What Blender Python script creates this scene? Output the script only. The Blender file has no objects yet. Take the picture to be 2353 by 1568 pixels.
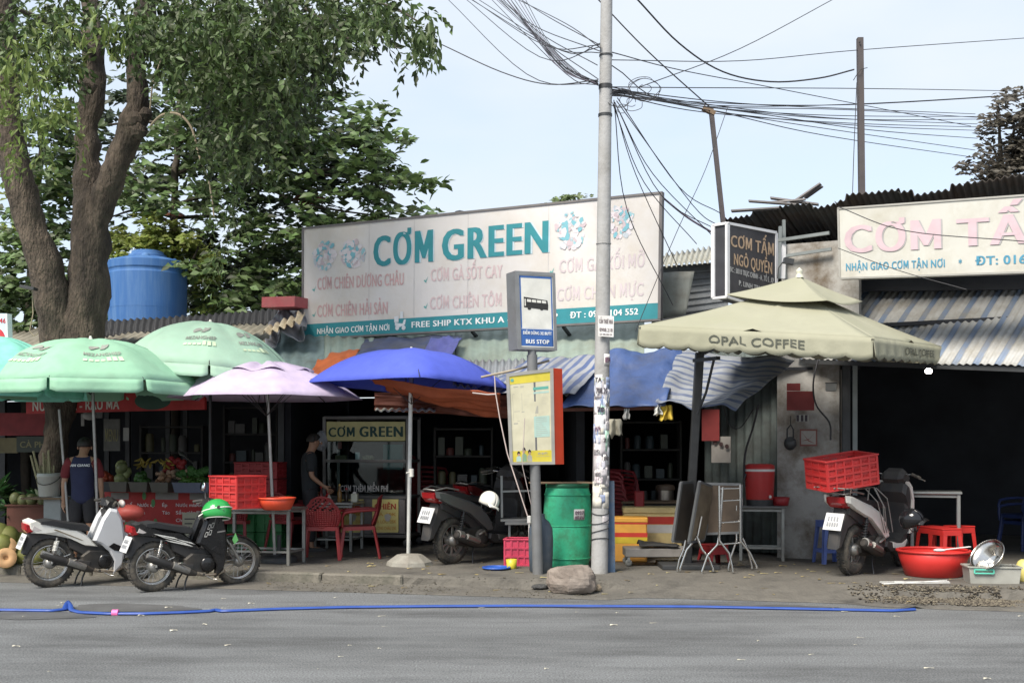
import bpy, math, random
import numpy as np
from mathutils import Vector, Matrix
R = math.radians
random.seed(7); RNG = np.random.default_rng(7)
C = bpy.context.scene.collection
SC = bpy.context.scene

# ------------------------------------------------------------------ camera, sky, sun, exposure
FPX, CXP, HZ, EYE = 2600.0, 1176.0, 1030.0, 1.6
cam_d = bpy.data.cameras.new('camera'); cam = bpy.data.objects.new('camera', cam_d); C.objects.link(cam)
cam.location = (0, 0, EYE); cam.rotation_euler = (R(90), 0, 0)
cam_d.sensor_width = 36; cam_d.lens = 36 * FPX / 2352; cam_d.shift_y = (HZ - 784) / 2352
cam_d.clip_end = 2000; cam_d.clip_start = 0.1
SC.camera = cam
w = bpy.data.worlds.new('World'); SC.world = w; w.use_nodes = True
nt = w.node_tree; nt.nodes.clear()
out = nt.nodes.new('ShaderNodeOutputWorld'); bg = nt.nodes.new('ShaderNodeBackground'); bg.inputs[1].default_value = 0.11
sky = nt.nodes.new('ShaderNodeTexSky'); sky.sky_type = 'NISHITA'; sky.sun_disc = False
SUN_EL, SUN_AZ = 50, 214            # azimuth measured clockwise from +Y: behind the camera, to its left
sky.sun_elevation = R(SUN_EL); sky.sun_rotation = R(SUN_AZ); sky.air_density = 1.0; sky.dust_density = 1.2
tc = nt.nodes.new('ShaderNodeTexCoord'); mp = nt.nodes.new('ShaderNodeMapping'); mp.inputs['Scale'].default_value = (1, 1, 2.6)
nz = nt.nodes.new('ShaderNodeTexNoise'); nz.inputs['Scale'].default_value = 2.6; nz.inputs['Detail'].default_value = 5; nz.inputs['Roughness'].default_value = 0.5
mp.inputs['Location'].default_value = (0.6, 0.2, 0.35)
rp = nt.nodes.new('ShaderNodeValToRGB'); rp.color_ramp.elements[0].position = 0.36; rp.color_ramp.elements[1].position = 0.62
rp.color_ramp.elements[0].color = (0.66, 0.66, 0.66, 1); rp.color_ramp.elements[1].color = (1, 1, 1, 1)
mx = nt.nodes.new('ShaderNodeMixRGB'); mx.inputs[2].default_value = (3.4, 3.72, 4.1, 1)
L = nt.links.new
L(tc.outputs['Generated'], mp.inputs[0]); L(mp.outputs[0], nz.inputs['Vector']); L(nz.outputs['Fac'], rp.inputs[0])
L(rp.outputs[0], mx.inputs[0]); L(sky.outputs[0], mx.inputs[1]); L(mx.outputs[0], bg.inputs[0]); L(bg.outputs[0], out.inputs[0])
sl = bpy.data.lights.new('sun', 'SUN'); sl.energy = 2.7; sl.angle = R(24); sl.color = (1, 0.93, 0.82)
sun = bpy.data.objects.new('sun', sl); C.objects.link(sun)
_d = Vector((math.sin(R(SUN_AZ)) * math.cos(R(SUN_EL)), math.cos(R(SUN_AZ)) * math.cos(R(SUN_EL)), math.sin(R(SUN_EL))))
sun.rotation_euler = _d.to_track_quat('Z', 'Y').to_euler(); sun.location = (0, 0, 30)
SC.view_settings.view_transform = 'Standard'; SC.view_settings.look = 'None'
SC.view_settings.exposure = 1.2; SC.view_settings.gamma = 1
try: SC.view_settings.use_curve_mapping = False
except Exception: pass

# ------------------------------------------------------------------ where a point of the place lies
def at(px, py, Y): return Vector(((px - CXP) * Y / FPX, Y, EYE + (HZ - py) * Y / FPX))
PZ = 0.13                                       # pavement height
def gp(px, py, z=PZ):
    Y = FPX * (EYE - z) / (py - HZ); return Vector(((px - CXP) * Y / FPX, Y, z))
def gy(px, Y, z=PZ): return Vector(((px - CXP) * Y / FPX, Y, z))
def yk(X): return 12.81 - 0.225 * X             # the kerb line
V = Vector

# ------------------------------------------------------------------ materials
def hx(h):
    h = h.lstrip('#'); o = []
    for i in (0, 2, 4):
        c = int(h[i:i+2], 16) / 255; o.append(c / 12.92 if c <= 0.04045 else ((c + 0.055) / 1.055) ** 2.4)
    return tuple(o)
_M = {}
def mat(name, col, rough=0.6, metal=0.0, var=0.12, scale=6.0, dirt=None, dirt_amt=0.35, dirt_scale=2.5, bump=0.0, bump_scale=40, trans=0.0,
        stripe=None, island=0.0, spec=0.5, aniso=(1, 1, 1), alpha=None, emit=None):
    if name in _M: return _M[name]
    if isinstance(col, str): col = hx(col)
    m = bpy.data.materials.new(name); m.use_nodes = True; n = m.node_tree; p = n.nodes['Principled BSDF']; ou = n.nodes['Material Output']
    p.inputs['Roughness'].default_value = rough; p.inputs['Metallic'].default_value = metal
    p.inputs['Specular IOR Level'].default_value = spec
    lk = n.links.new
    tcn = n.nodes.new('ShaderNodeTexCoord'); ma = n.nodes.new('ShaderNodeMapping'); ma.inputs['Scale'].default_value = aniso
    lk(tcn.outputs['Object'], ma.inputs[0])
    a = n.nodes.new('ShaderNodeTexNoise'); a.inputs['Scale'].default_value = scale; a.inputs['Detail'].default_value = 5
    lk(ma.outputs[0], a.inputs['Vector'])
    base = n.nodes.new('ShaderNodeMixRGB'); base.blend_type = 'MIX'
    base.inputs[1].default_value = tuple(max(0, x * (1 - var)) for x in col) + (1,); base.inputs[2].default_value = tuple(min(1, x * (1 + var)) for x in col) + (1,)
    mr = n.nodes.new('ShaderNodeMapRange'); mr.inputs[1].default_value = 0.3; mr.inputs[2].default_value = 0.7
    lk(a.outputs['Fac'], mr.inputs[0]); lk(mr.outputs[0], base.inputs[0]); cur = base.outputs[0]
    if stripe:                                  # (colour, axis, frequency, duty)
        sx = n.nodes.new('ShaderNodeSeparateXYZ'); uvn = n.nodes.new('ShaderNodeUVMap'); lk(uvn.outputs[0], sx.inputs[0])
        mm = n.nodes.new('ShaderNodeMath'); mm.operation = 'MULTIPLY'; mm.inputs[1].default_value = stripe[2]; lk(sx.outputs[stripe[1]], mm.inputs[0])
        fr = n.nodes.new('ShaderNodeMath'); fr.operation = 'FRACT'; lk(mm.outputs[0], fr.inputs[0])
        ad = n.nodes.new('ShaderNodeMath'); ad.operation = 'MULTIPLY_ADD'; ad.inputs[1].default_value = 0.12; lk(a.outputs['Fac'], ad.inputs[0]); lk(fr.outputs[0], ad.inputs[2])
        cr = n.nodes.new('ShaderNodeValToRGB'); e = cr.color_ramp.elements; e[0].position = stripe[3]; e[0].color = (0, 0, 0, 1); e[1].position = stripe[3] + 0.06; e[1].color = (1, 1, 1, 1)
        lk(ad.outputs[0], cr.inputs[0]); mxx = n.nodes.new('ShaderNodeMixRGB'); mxx.inputs[1].default_value = tuple(stripe[0]) + (1,)
        lk(cr.outputs[0], mxx.inputs[0]); lk(cur, mxx.inputs[2]); cur = mxx.outputs[0]
    if island:
        g = n.nodes.new('ShaderNodeNewGeometry'); hs = n.nodes.new('ShaderNodeHueSaturation'); lk(cur, hs.inputs['Color'])
        r1 = n.nodes.new('ShaderNodeMapRange'); r1.inputs[3].default_value = 1 - island; r1.inputs[4].default_value = 1 + island; lk(g.outputs['Random Per Island'], r1.inputs[0]); lk(r1.outputs[0], hs.inputs['Value'])
        r2 = n.nodes.new('ShaderNodeMapRange'); r2.inputs[3].default_value = 0.485; r2.inputs[4].default_value = 0.515; lk(g.outputs['Random Per Island'], r2.inputs[0]); lk(r2.outputs[0], hs.inputs['Hue'])
        cur = hs.outputs[0]
    if dirt is not None:
        if isinstance(dirt, str): dirt = hx(dirt)
        b = n.nodes.new('ShaderNodeTexNoise'); b.inputs['Scale'].default_value = dirt_scale; b.inputs['Detail'].default_value = 9; b.inputs['Roughness'].default_value = 0.68
        lk(ma.outputs[0], b.inputs['Vector'])
        r = n.nodes.new('ShaderNodeValToRGB'); r.color_ramp.elements[0].position = 0.44; r.color_ramp.elements[1].position = 0.70
        r.color_ramp.elements[1].color = (dirt_amt * 2, dirt_amt * 2, dirt_amt * 2, 1)
        lk(b.outputs['Fac'], r.inputs[0]); mx2 = n.nodes.new('ShaderNodeMixRGB'); mx2.use_clamp = False
        mx2.inputs[2].default_value = tuple(dirt) + (1,); lk(r.outputs[0], mx2.inputs[0]); lk(cur, mx2.inputs[1]); cur = mx2.outputs[0]
        rr = n.nodes.new('ShaderNodeMapRange'); rr.inputs[3].default_value = rough; rr.inputs[4].default_value = min(1, rough + 0.3); lk(r.outputs[0], rr.inputs[0]); lk(rr.outputs[0], p.inputs['Roughness'])
    lk(cur, p.inputs['Base Color'])
    if bump:
        b2 = n.nodes.new('ShaderNodeTexNoise'); b2.inputs['Scale'].default_value = bump_scale; b2.inputs['Detail'].default_value = 6
        lk(ma.outputs[0], b2.inputs['Vector']); bp = n.nodes.new('ShaderNodeBump'); bp.inputs['Strength'].default_value = min(1, bump); bp.inputs['Distance'].default_value = 0.02
        lk(b2.outputs['Fac'], bp.inputs['Height']); lk(bp.outputs[0], p.inputs['Normal'])
    if trans:
        t = n.nodes.new('ShaderNodeBsdfTranslucent'); lk(cur, t.inputs[0]); ms = n.nodes.new('ShaderNodeMixShader'); ms.inputs[0].default_value = trans
        lk(p.outputs[0], ms.inputs[1]); lk(t.outputs[0], ms.inputs[2]); lk(ms.outputs[0], ou.inputs[0])
    if alpha is not None: p.inputs['Alpha'].default_value = alpha
    if emit: p.inputs['Emission Color'].default_value = tuple(emit[0]) + (1,); p.inputs['Emission Strength'].default_value = emit[1]
    _M[name] = m; return m
def flat(name, col, rough=0.6): return mat(name, col, rough, var=0.05, scale=9)

def glass_mat(name, col=(0.8, 0.9, 0.9)):
    if name in _M: return _M[name]
    m = bpy.data.materials.new(name); m.use_nodes = True; n = m.node_tree; n.nodes.clear()
    o = n.nodes.new('ShaderNodeOutputMaterial'); t = n.nodes.new('ShaderNodeBsdfTransparent'); t.inputs[0].default_value = tuple(col) + (1,)
    g = n.nodes.new('ShaderNodeBsdfGlossy'); g.inputs['Roughness'].default_value = 0.05
    f = n.nodes.new('ShaderNodeFresnel'); f.inputs[0].default_value = 1.45; ms = n.nodes.new('ShaderNodeMixShader')
    n.links.new(f.outputs[0], ms.inputs[0]); n.links.new(t.outputs[0], ms.inputs[1]); n.links.new(g.outputs[0], ms.inputs[2]); n.links.new(ms.outputs[0], o.inputs[0])
    _M[name] = m; return m

# ------------------------------------------------------------------ object helpers
def basis(o):
    m = o.matrix_basis.copy(); p = o.parent
    while p: m = p.matrix_basis @ m; p = p.parent
    return m
def tag(o, label=None, cat=None, group=None, kind=None):
    if label: o['label'] = label
    if cat: o['category'] = cat
    if group: o['group'] = group
    if kind: o['kind'] = kind
    return o
def thing(name, label, cat, loc=(0, 0, 0), rz=0, group=None, rot=None):
    o = bpy.data.objects.new(name, None); C.objects.link(o); o.empty_display_size = 0.1
    o.location = loc; o.rotation_euler = rot if rot else (0, 0, rz)
    return tag(o, label, cat, group)
def kids(o): return [c for c in C.objects if c.parent == o]
def copy_tree(o, loc=None, rz=None, label=None, group=None, parent=None, rot=None, scale=None):
    c = o.copy(); C.objects.link(c)
    if parent is not None: c.parent = parent
    if loc is not None: c.location = loc
    if rz is not None: c.rotation_euler = (0, 0, rz)
    if rot is not None: c.rotation_euler = rot
    if scale is not None: c.scale = scale if hasattr(scale, '__len__') else (scale,) * 3
    if label: c['label'] = label
    if group: c['group'] = group
    for ch in o.children: copy_tree(ch, parent=c)
    return c

class MB:
    def __init__(s): s.v = []; s.f = []; s.sm = []; s.uv = {}; s.M = None
    def _add(s, vs):
        b = len(s.v)
        if s.M is not None: vs = [s.M @ V(q) for q in vs]
        s.v.extend([tuple(q) for q in vs]); return b
    def face(s, vs, sm=False):
        b = s._add(vs); s.f.append(tuple(range(b, b + len(vs)))); s.sm.append(sm); return s
    def cbox(s, c, d, b=0.0, rz=0, rot=None):
        c = V(c); h = V(d) / 2; Mr = rot.to_3x3() if rot is not None else Matrix.Rotation(rz, 3, 'Z')
        if b <= 0:
            vs = [c + Mr @ V((sx * h.x, sy * h.y, sz * h.z)) for sx in (-1, 1) for sy in (-1, 1) for sz in (-1, 1)]
            k = s._add(vs)
            for q in ((0, 1, 3, 2), (4, 6, 7, 5), (0, 4, 5, 1), (2, 3, 7, 6), (0, 2, 6, 4), (1, 5, 7, 3)): s.f.append(tuple(k + i for i in q)); s.sm.append(False)
            return s
        b = min(b, min(h) * 0.9); idx = {}; vs = []
        for sx in (-1, 1):
            for sy in (-1, 1):
                for sz in (-1, 1):
                    for a in range(3):
                        q = V((sx * (h.x - (b if a != 0 else 0)), sy * (h.y - (b if a != 1 else 0)), sz * (h.z - (b if a != 2 else 0))))
                        idx[(sx, sy, sz, a)] = len(vs); vs.append(q)
        fs = []
        for a in range(3):
            o1, o2 = (a + 1) % 3, (a + 2) % 3
            for sg in (-1, 1):
                lp = []
                for (p, q) in ((-1, -1), (1, -1), (1, 1), (-1, 1)):
                    t = [0, 0, 0]; t[a] = sg; t[o1] = p; t[o2] = q; lp.append(idx[tuple(t) + (a,)])
                fs.append(lp)
            for p in (-1, 1):
                for q in (-1, 1):
                    t0 = [0, 0, 0]; t1 = [0, 0, 0]; t0[a] = -1; t1[a] = 1; t0[o1] = t1[o1] = p; t0[o2] = t1[o2] = q
                    fs.append([idx[tuple(t0) + (o1,)], idx[tuple(t1) + (o1,)], idx[tuple(t1) + (o2,)], idx[tuple(t0) + (o2,)]])
        for sx in (-1, 1):
            for sy in (-1, 1):
                for sz in (-1, 1): fs.append([idx[(sx, sy, sz, 0)], idx[(sx, sy, sz, 1)], idx[(sx, sy, sz, 2)]])
        k = s._add([c + Mr @ q for q in vs])
        for q in fs:
            n_ = (vs[q[1]] - vs[q[0]]).cross(vs[q[2]] - vs[q[0]]); ctr = sum((vs[i] for i in q), V((0, 0, 0))) / len(q)
            if n_.dot(ctr) < 0: q = q[::-1]
            s.f.append(tuple(k + i for i in q)); s.sm.append(False)
        return s
    def beam(s, a, b, wd, ht=None, up=(0, 0, 1), bev=0.0):
        a, b = V(a), V(b); d = b - a; ln = d.length
        if ln < 1e-6: return s
        x = d.normalized(); up = V(up)
        if abs(x.dot(up)) > 0.98: up = V((0, 1, 0))
        y = up.cross(x).normalized(); z = x.cross(y)
        m = Matrix((x, y, z)).transposed()
        return s.cbox((a + b) / 2, (ln, wd, ht or wd), bev, rot=m.to_4x4())
    def tube(s, path, r, n=8, caps=True, closed=False):
        P = [V(q) for q in path]; k = len(P); rr = r if hasattr(r, '__len__') else [r] * k
        tang = []
        for i in range(k):
            if closed: t = P[(i + 1) % k] - P[i - 1]
            else: t = P[min(i + 1, k - 1)] - P[max(i - 1, 0)]
            tang.append(t.normalized() if t.length > 1e-9 else V((0, 0, 1)))
        u = tang[0].orthogonal().normalized(); rings = []
        for i in range(k):
            t = tang[i]; u = (u - t * u.dot(t)); u = u.normalized() if u.length > 1e-6 else t.orthogonal().normalized(); w_ = t.cross(u)
            rings.append([P[i] + (u * math.cos(2 * math.pi * j / n) + w_ * math.sin(2 * math.pi * j / n)) * rr[i] for j in range(n)])
        b = s._add([q for g in rings for q in g])
        for i in range(k if closed else k - 1):
            i2 = (i + 1) % k
            for j in range(n):
                s.f.append((b + i * n + j, b + i * n + (j + 1) % n, b + i2 * n + (j + 1) % n, b + i2 * n + j)); s.sm.append(True)
        if caps and not closed: s.face(rings[0][::-1]); s.face(rings[-1])
        return s
    def lathe(s, prof, n=24, c=(0, 0, 0), sx=1, sy=1, caps=(True, True)):
        c = V(c); rings = [[c + V((r * math.cos(2 * math.pi * j / n) * sx, r * math.sin(2 * math.pi * j / n) * sy, z)) for j in range(n)] for r, z in prof]
        b = s._add([q for g in rings for q in g])
        for i in range(len(prof) - 1):
            for j in range(n):
                s.f.append((b + i * n + j, b + i * n + (j + 1) % n, b + (i + 1) * n + (j + 1) % n, b + (i + 1) * n + j)); s.sm.append(True)
        if caps[0] and prof[0][0] > 1e-4: s.face(rings[0][::-1])
        if caps[1] and prof[-1][0] > 1e-4: s.face(rings[-1])
        return s
    def ball(s, c, r, nu=14, nv=9, jit=0):
        r = V(r) if hasattr(r, '__len__') else V((r, r, r)); c = V(c); b0 = []
        for i in range(nv + 1):
            ph = math.pi * i / nv
            for j in range(nu):
                th = 2 * math.pi * j / nu; k = 1 + (random.uniform(-jit, jit) if 0 < i < nv else 0)
                b0.append(c + V((r.x * math.sin(ph) * math.cos(th) * k, r.y * math.sin(ph) * math.sin(th) * k, r.z * math.cos(ph) * k)))
        b = s._add(b0)
        for i in range(nv):
            for j in range(nu):
                s.f.append((b + i * nu + j, b + (i + 1) * nu + j, b + (i + 1) * nu + (j + 1) % nu, b + i * nu + (j + 1) % nu)); s.sm.append(jit == 0)
        return s
    def slab(s, poly, y0, y1, b=0.015, ins=0.02, sm=False):
        """side profile (x, z) swept in y with rounded-off edges"""
        cx_ = sum(p[0] for p in poly) / len(poly); cz_ = sum(p[1] for p in poly) / len(poly); n = len(poly)
        def ring(y, k): 
            o = []
            for i, (x, z) in enumerate(poly):
                d = math.hypot(x - cx_, z - cz_) or 1; o.append(V((x - (x - cx_) / d * k, y, z - (z - cz_) / d * k)))
            return o
        rs = [ring(y0, ins), ring(y0 + b, 0), ring(y1 - b, 0), ring(y1, ins)]
        k = s._add([q for g in rs for q in g])
        for i in range(3):
            for j in range(n):
                s.f.append((k + i * n + j, k + (i + 1) * n + j, k + (i + 1) * n + (j + 1) % n, k + i * n + (j + 1) % n)); s.sm.append(sm)
        s.face(rs[0]); s.face(rs[3][::-1]); return s
    def sheet(s, fn, nu, nv, sm=True):
        b = s._add([fn(i / nu, j / nv) for j in range(nv + 1) for i in range(nu + 1)])
        for j in range(nv + 1):
            for i in range(nu + 1): s.uv[b + j * (nu + 1) + i] = (i / nu, j / nv)
        for j in range(nv):
            for i in range(nu):
                a = b + j * (nu + 1) + i; s.f.append((a, a + 1, a + nu + 2, a + nu + 1)); s.sm.append(sm)
        return s
    def build(s, name, m, parent=None, world=False, thick=0.0, sub=0, fix=True):
        me = bpy.data.meshes.new(name); vs = s.v
        if world and parent is not None:
            inv = basis(parent).inverted(); vs = [tuple(inv @ V(q)) for q in vs]
        me.from_pydata(vs, [], s.f)
        me.polygons.foreach_set('use_smooth', s.sm)
        if s.uv:
            ul = me.uv_layers.new(name='UVMap')
            for lp in me.loops: ul.data[lp.index].uv = s.uv.get(lp.vertex_index, (0, 0))
        me.materials.append(m); me.update()
        if fix:
            import bmesh
            bm = bmesh.new(); bm.from_mesh(me); bmesh.ops.recalc_face_normals(bm, faces=bm.faces); bm.to_mesh(me); bm.free()
        o = bpy.data.objects.new(name, me); C.objects.link(o)
        if parent is not None: o.parent = parent
        if thick: md = o.modifiers.new('thickness', 'SOLIDIFY'); md.thickness = thick; md.offset = 0
        if sub: md = o.modifiers.new('smooth', 'SUBSURF'); md.levels = sub; md.render_levels = sub
        return o
def share(o, name, parent, loc=(0, 0, 0), rot=(0, 0, 0), scale=(1, 1, 1)):
    c = bpy.data.objects.new(name, o.data if hasattr(o, 'data') else o); C.objects.link(c); c.parent = parent; c.location = loc; c.rotation_euler = rot; c.scale = scale; return c
def struct(o): o['kind'] = 'structure'; return o

# quad surfaces: A bottom left, B bottom right, D top right, E top left
class Quad:
    def __init__(s, A, B, D, E): s.A, s.B, s.D, s.E = V(A), V(B), V(D), V(E); s.n = (s.B - s.A).cross(s.E - s.A).normalized()
    def P(s, u, v, d=0): return (s.A * (1 - u) + s.B * u) * (1 - v) + (s.E * (1 - u) + s.D * u) * v + s.n * d
    def W(s): return (s.B - s.A).length
    def H(s): return (s.E - s.A).length
def panel(mb, q, u0, v0, u1, v1, d0, d1):
    ps = [q.P(u0, v0, d0), q.P(u1, v0, d0), q.P(u1, v1, d0), q.P(u0, v1, d0)]; qs = [q.P(u0, v0, d1), q.P(u1, v0, d1), q.P(u1, v1, d1), q.P(u0, v1, d1)]
    mb.face(qs); mb.face(ps[::-1])
    for i in range(4): j = (i + 1) % 4; mb.face([ps[i], ps[j], qs[j], qs[i]])
    return mb
def blot(mb, q, pts, d=0.004):
    mb.face([q.P(u, v, d) for u, v in pts]); return mb
_T = {}
def text_mesh(sv, bold=0.0, shear=0.0, sp=1.0, raw=False):
    k = (sv, bold, shear, sp, raw)
    if k in _T: return _T[k]
    cu = bpy.data.curves.new('t', 'FONT'); cu.body = sv; cu.offset = bold; cu.shear = shear; cu.resolution_u = 3; cu.space_character = sp
    o = bpy.data.objects.new('t', cu); C.objects.link(o); dg = bpy.context.evaluated_depsgraph_get()
    me = bpy.data.meshes.new_from_object(o.evaluated_get(dg)); vs = [(v.co.x, v.co.y) for v in me.vertices]; fs = [tuple(p.vertices) for p in me.polygons]
    bpy.data.objects.remove(o); bpy.data.curves.remove(cu); bpy.data.meshes.remove(me)
    if not vs: vs = [(0, 0), (1, 0), (0, 1)]; fs = [(0, 1, 2)]
    if 'M' in sv and not raw:                       # own M with a short vertex, laid letter by letter
        lone = max(v[0] for v in text_mesh('II', 0, 0, 1, True)[0]); vs = []; fs = []; x = 0.0
        for ch in sv:
            adv = max(v[0] for v in text_mesh('I' + ch + 'I', 0, 0, 1, True)[0]) - lone
            if ch == 'M':
                a, b, h, t_ = .07, adv - .07, .73, .105; c = (a + b) / 2; P = [(a, 0), (a, h), (a + t_ * 1.25, h), (c, h * .40), (b - t_ * 1.25, h), (b, h), (b, 0), (b - t_, 0), (b - t_, h * .64), (c + .02, h * .13), (c - .02, h * .13), (a + t_, h * .64), (a + t_, 0)]
                fs.append(tuple(range(len(vs), len(vs) + len(P)))); vs += [(x + px, py) for px, py in P]
            elif ch != ' ':
                g, gf, _ = text_mesh(ch, bold, 0, 1, True); fs += [tuple(len(vs) + i for i in f) for f in gf]; vs += [(x + px, py) for px, py in g]
            x += adv * sp
        vs = [(px + shear * py, py) for px, py in vs]
    if raw: _T[k] = (vs, fs, 0); return _T[k]
    x0 = min(v[0] for v in vs); x1 = max(v[0] for v in vs)
    _T[k] = ([((x - x0) / (x1 - x0), y / 0.73) for x, y in vs], fs, (x1 - x0) / 0.73); return _T[k]
def text(mb, sv, fn, bold=0.012, shear=0.0):
    """fn(s, t): s runs 0..1 along the words, t is 0 at the baseline and 1 at cap height"""
    vs, fs, asp = text_mesh(sv, min(bold, .006), shear, 1 + (bold - .01) * 3.2 if bold > .012 else 1); e = .01
    P0 = fn(.5, .5); n_ = (fn(.5 + e, .5) - P0).cross(fn(.5, .5 + e) - P0).normalized() * .0007
    ks = (0,) if bold <= .012 else (-1, 0, 1)
    for i_, k_ in enumerate(ks):
        dx = k_ * bold * .85 / .73 / asp; b = len(mb.v); mb._add([fn(x + dx, y) + n_ * i_ for x, y in vs])
        for f in fs: mb.f.append(tuple(b + i for i in f)); mb.sm.append(False)
    return mb
def text_q(mb, sv, q, u0, u1, v0, v1, d=0.004, bold=0.012, shear=0.0, dv=0.0):
    return text(mb, sv, lambda s_, t: q.P(u0 + (u1 - u0) * s_, v0 + dv * s_ + (v1 - v0) * t, d), bold, shear)
# ------------------------------------------------------------------ ground, road, pavement, kerb
asphalt = mat('asphalt', (0.158, 0.164, 0.168), 0.85, var=0.18, scale=0.45, aniso=(0.4, 1.3, 1), dirt=(0.06, 0.061, 0.063), dirt_amt=0.40, dirt_scale=1.1, bump=0.9, bump_scale=90)
# fine grit and tyre-worn lanes on the asphalt
n = asphalt.node_tree; p_ = n.nodes['Principled BSDF']; src = p_.inputs['Base Color'].links[0].from_socket
g1 = n.nodes.new('ShaderNodeTexNoise'); g1.inputs['Scale'].default_value = 70; g1.inputs['Detail'].default_value = 3
tcx = n.nodes.new('ShaderNodeTexCoord'); n.links.new(tcx.outputs['Object'], g1.inputs['Vector'])
mrr = n.nodes.new('ShaderNodeMapRange'); mrr.inputs[1].default_value = 0.3; mrr.inputs[2].default_value = 0.7; mrr.inputs[3].default_value = 0.45; mrr.inputs[4].default_value = 1.55
n.links.new(g1.outputs['Fac'], mrr.inputs[0])
ml = n.nodes.new('ShaderNodeMixRGB'); ml.blend_type = 'MULTIPLY'; ml.inputs[0].default_value = 1; n.links.new(src, ml.inputs[1]); n.links.new(mrr.outputs[0], ml.inputs[2])
mp2 = n.nodes.new('ShaderNodeMapping'); mp2.inputs['Rotation'].default_value = (0, 0, R(12.7)); mp2.inputs['Scale'].default_value = (0.05, 2.2, 1); n.links.new(tcx.outputs['Object'], mp2.inputs[0])
g2 = n.nodes.new('ShaderNodeTexNoise'); g2.inputs['Scale'].default_value = 1.6; g2.inputs['Detail'].default_value = 4; n.links.new(mp2.outputs[0], g2.inputs['Vector'])
mr3 = n.nodes.new('ShaderNodeMapRange'); mr3.inputs[1].default_value = 0.35; mr3.inputs[2].default_value = 0.65; mr3.inputs[3].default_value = 0.90; mr3.inputs[4].default_value = 1.06; n.links.new(g2.outputs['Fac'], mr3.inputs[0])
ml2 = n.nodes.new('ShaderNodeMixRGB'); ml2.blend_type = 'MULTIPLY'; ml2.inputs[0].default_value = 1; n.links.new(ml.outputs[0], ml2.inputs[1]); n.links.new(mr3.outputs[0], ml2.inputs[2])
n.links.new(ml2.outputs[0], p_.inputs['Base Color'])

mb = MB(); mb.face([(-400, -60, 0), (400, -60, 0), (400, 600, 0), (-400, 600, 0)]); struct(mb.build('road', asphalt))
concrete_old = mat('pavement_concrete', (0.135, 0.125, 0.108), 0.9, var=0.25, scale=1.6, dirt=(0.035, 0.033, 0.03), dirt_amt=0.45, dirt_scale=1.6, bump=0.8, bump_scale=26)
KERB = [(-.62, .004), (-.58, .01), (-.3, .016), (-.03, .026), (0, .035), (.03, .105), (.07, .128), (.14, .132), (.5, .13), (.9, .13), (1.5, .13), (4, .13), (90, .13)]
RAMP = [(-.34, .004), (-.28, .02), (-.18, .036), (-.08, .05), (.02, .062), (.12, .075), (.25, .09), (.4, .104), (.6, .12), (.9, .13), (1.5, .13), (4, .13), (90, .13)]
from mathutils import noise as mnoise
def nz3(x, y, z=0, s=1.0): return mnoise.noise(V((x * s, y * s, z * s)))
def sst(a, b, x): t = max(0, min(1, (x - a) / (b - a))); return t * t * (3 - 2 * t)
XS = [-40, -20] + [-13 + i * 0.08 for i in range(int(26 / 0.08))] + [20, 40]
mb = MB(); nu = len(XS) - 1; nv = len(KERB) - 1; rows = []
for j in range(nv + 1):
    for X in XS:
        t = sst(0.95, 1.45, X) * (1 - 0.85 * sst(3.3, 4.0, X))
        dy = KERB[j][0] * (1 - t) + RAMP[j][0] * t; z = KERB[j][1] * (1 - t) + RAMP[j][1] * t
        am = 1.0 if j < 9 else 0
        rough = 0.010 + 0.012 * sst(-2.6, -2.2, X) + 0.02 * sst(3.6, 4.2, X)
        dy += am * (nz3(X, j * .3, 1, 3.1) * rough * 1.6 + nz3(X, j, 9, 9) * rough); z += (0 if j in (0,) else am * nz3(X, j * .5, 4, 4.5) * rough * 0.8)
        if j == 0: z = 0.003
        rows.append((X, yk(X) + dy, z))
mb.sheet(lambda u, v: rows[int(round(v * nv)) * (nu + 1) + int(round(u * nu))], nu, nv, sm=False)
struct(mb.build('pavement', concrete_old, fix=False))
kerb_m = mat('kerb_concrete', (0.17, 0.155, 0.13), 0.9, var=0.2, scale=3, dirt=(0.05, 0.055, 0.04), dirt_amt=0.4, dirt_scale=2.2, bump=0.7, bump_scale=30)
k0 = thing('kerb', None, None); struct(k0)
ang = math.atan(-0.225)
for i in range(12):                              # separate kerb stones along the left stretch
    X0 = -13 + i * 0.98; X1 = X0 + 0.965
    if X1 > -1.2: break
    xm = (X0 + X1) / 2; mb = MB(); mb.cbox((0, 0, 0), (0.965 / math.cos(ang), 0.16, 0.15), 0.018)
    for q in range(len(mb.v)): x, y, z = mb.v[q]; mb.v[q] = (x, y + nz3(x, i, z, 5) * .008, z + nz3(x, y, i, 4) * .006)
    o = mb.build('kerb_stone', kerb_m, k0); o.location = (xm, yk(xm) + 0.055, 0.064 + random.uniform(-.004, .004)); o.rotation_euler = (random.uniform(-.02, .02), 0, ang + random.uniform(-.008, .008))

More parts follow.
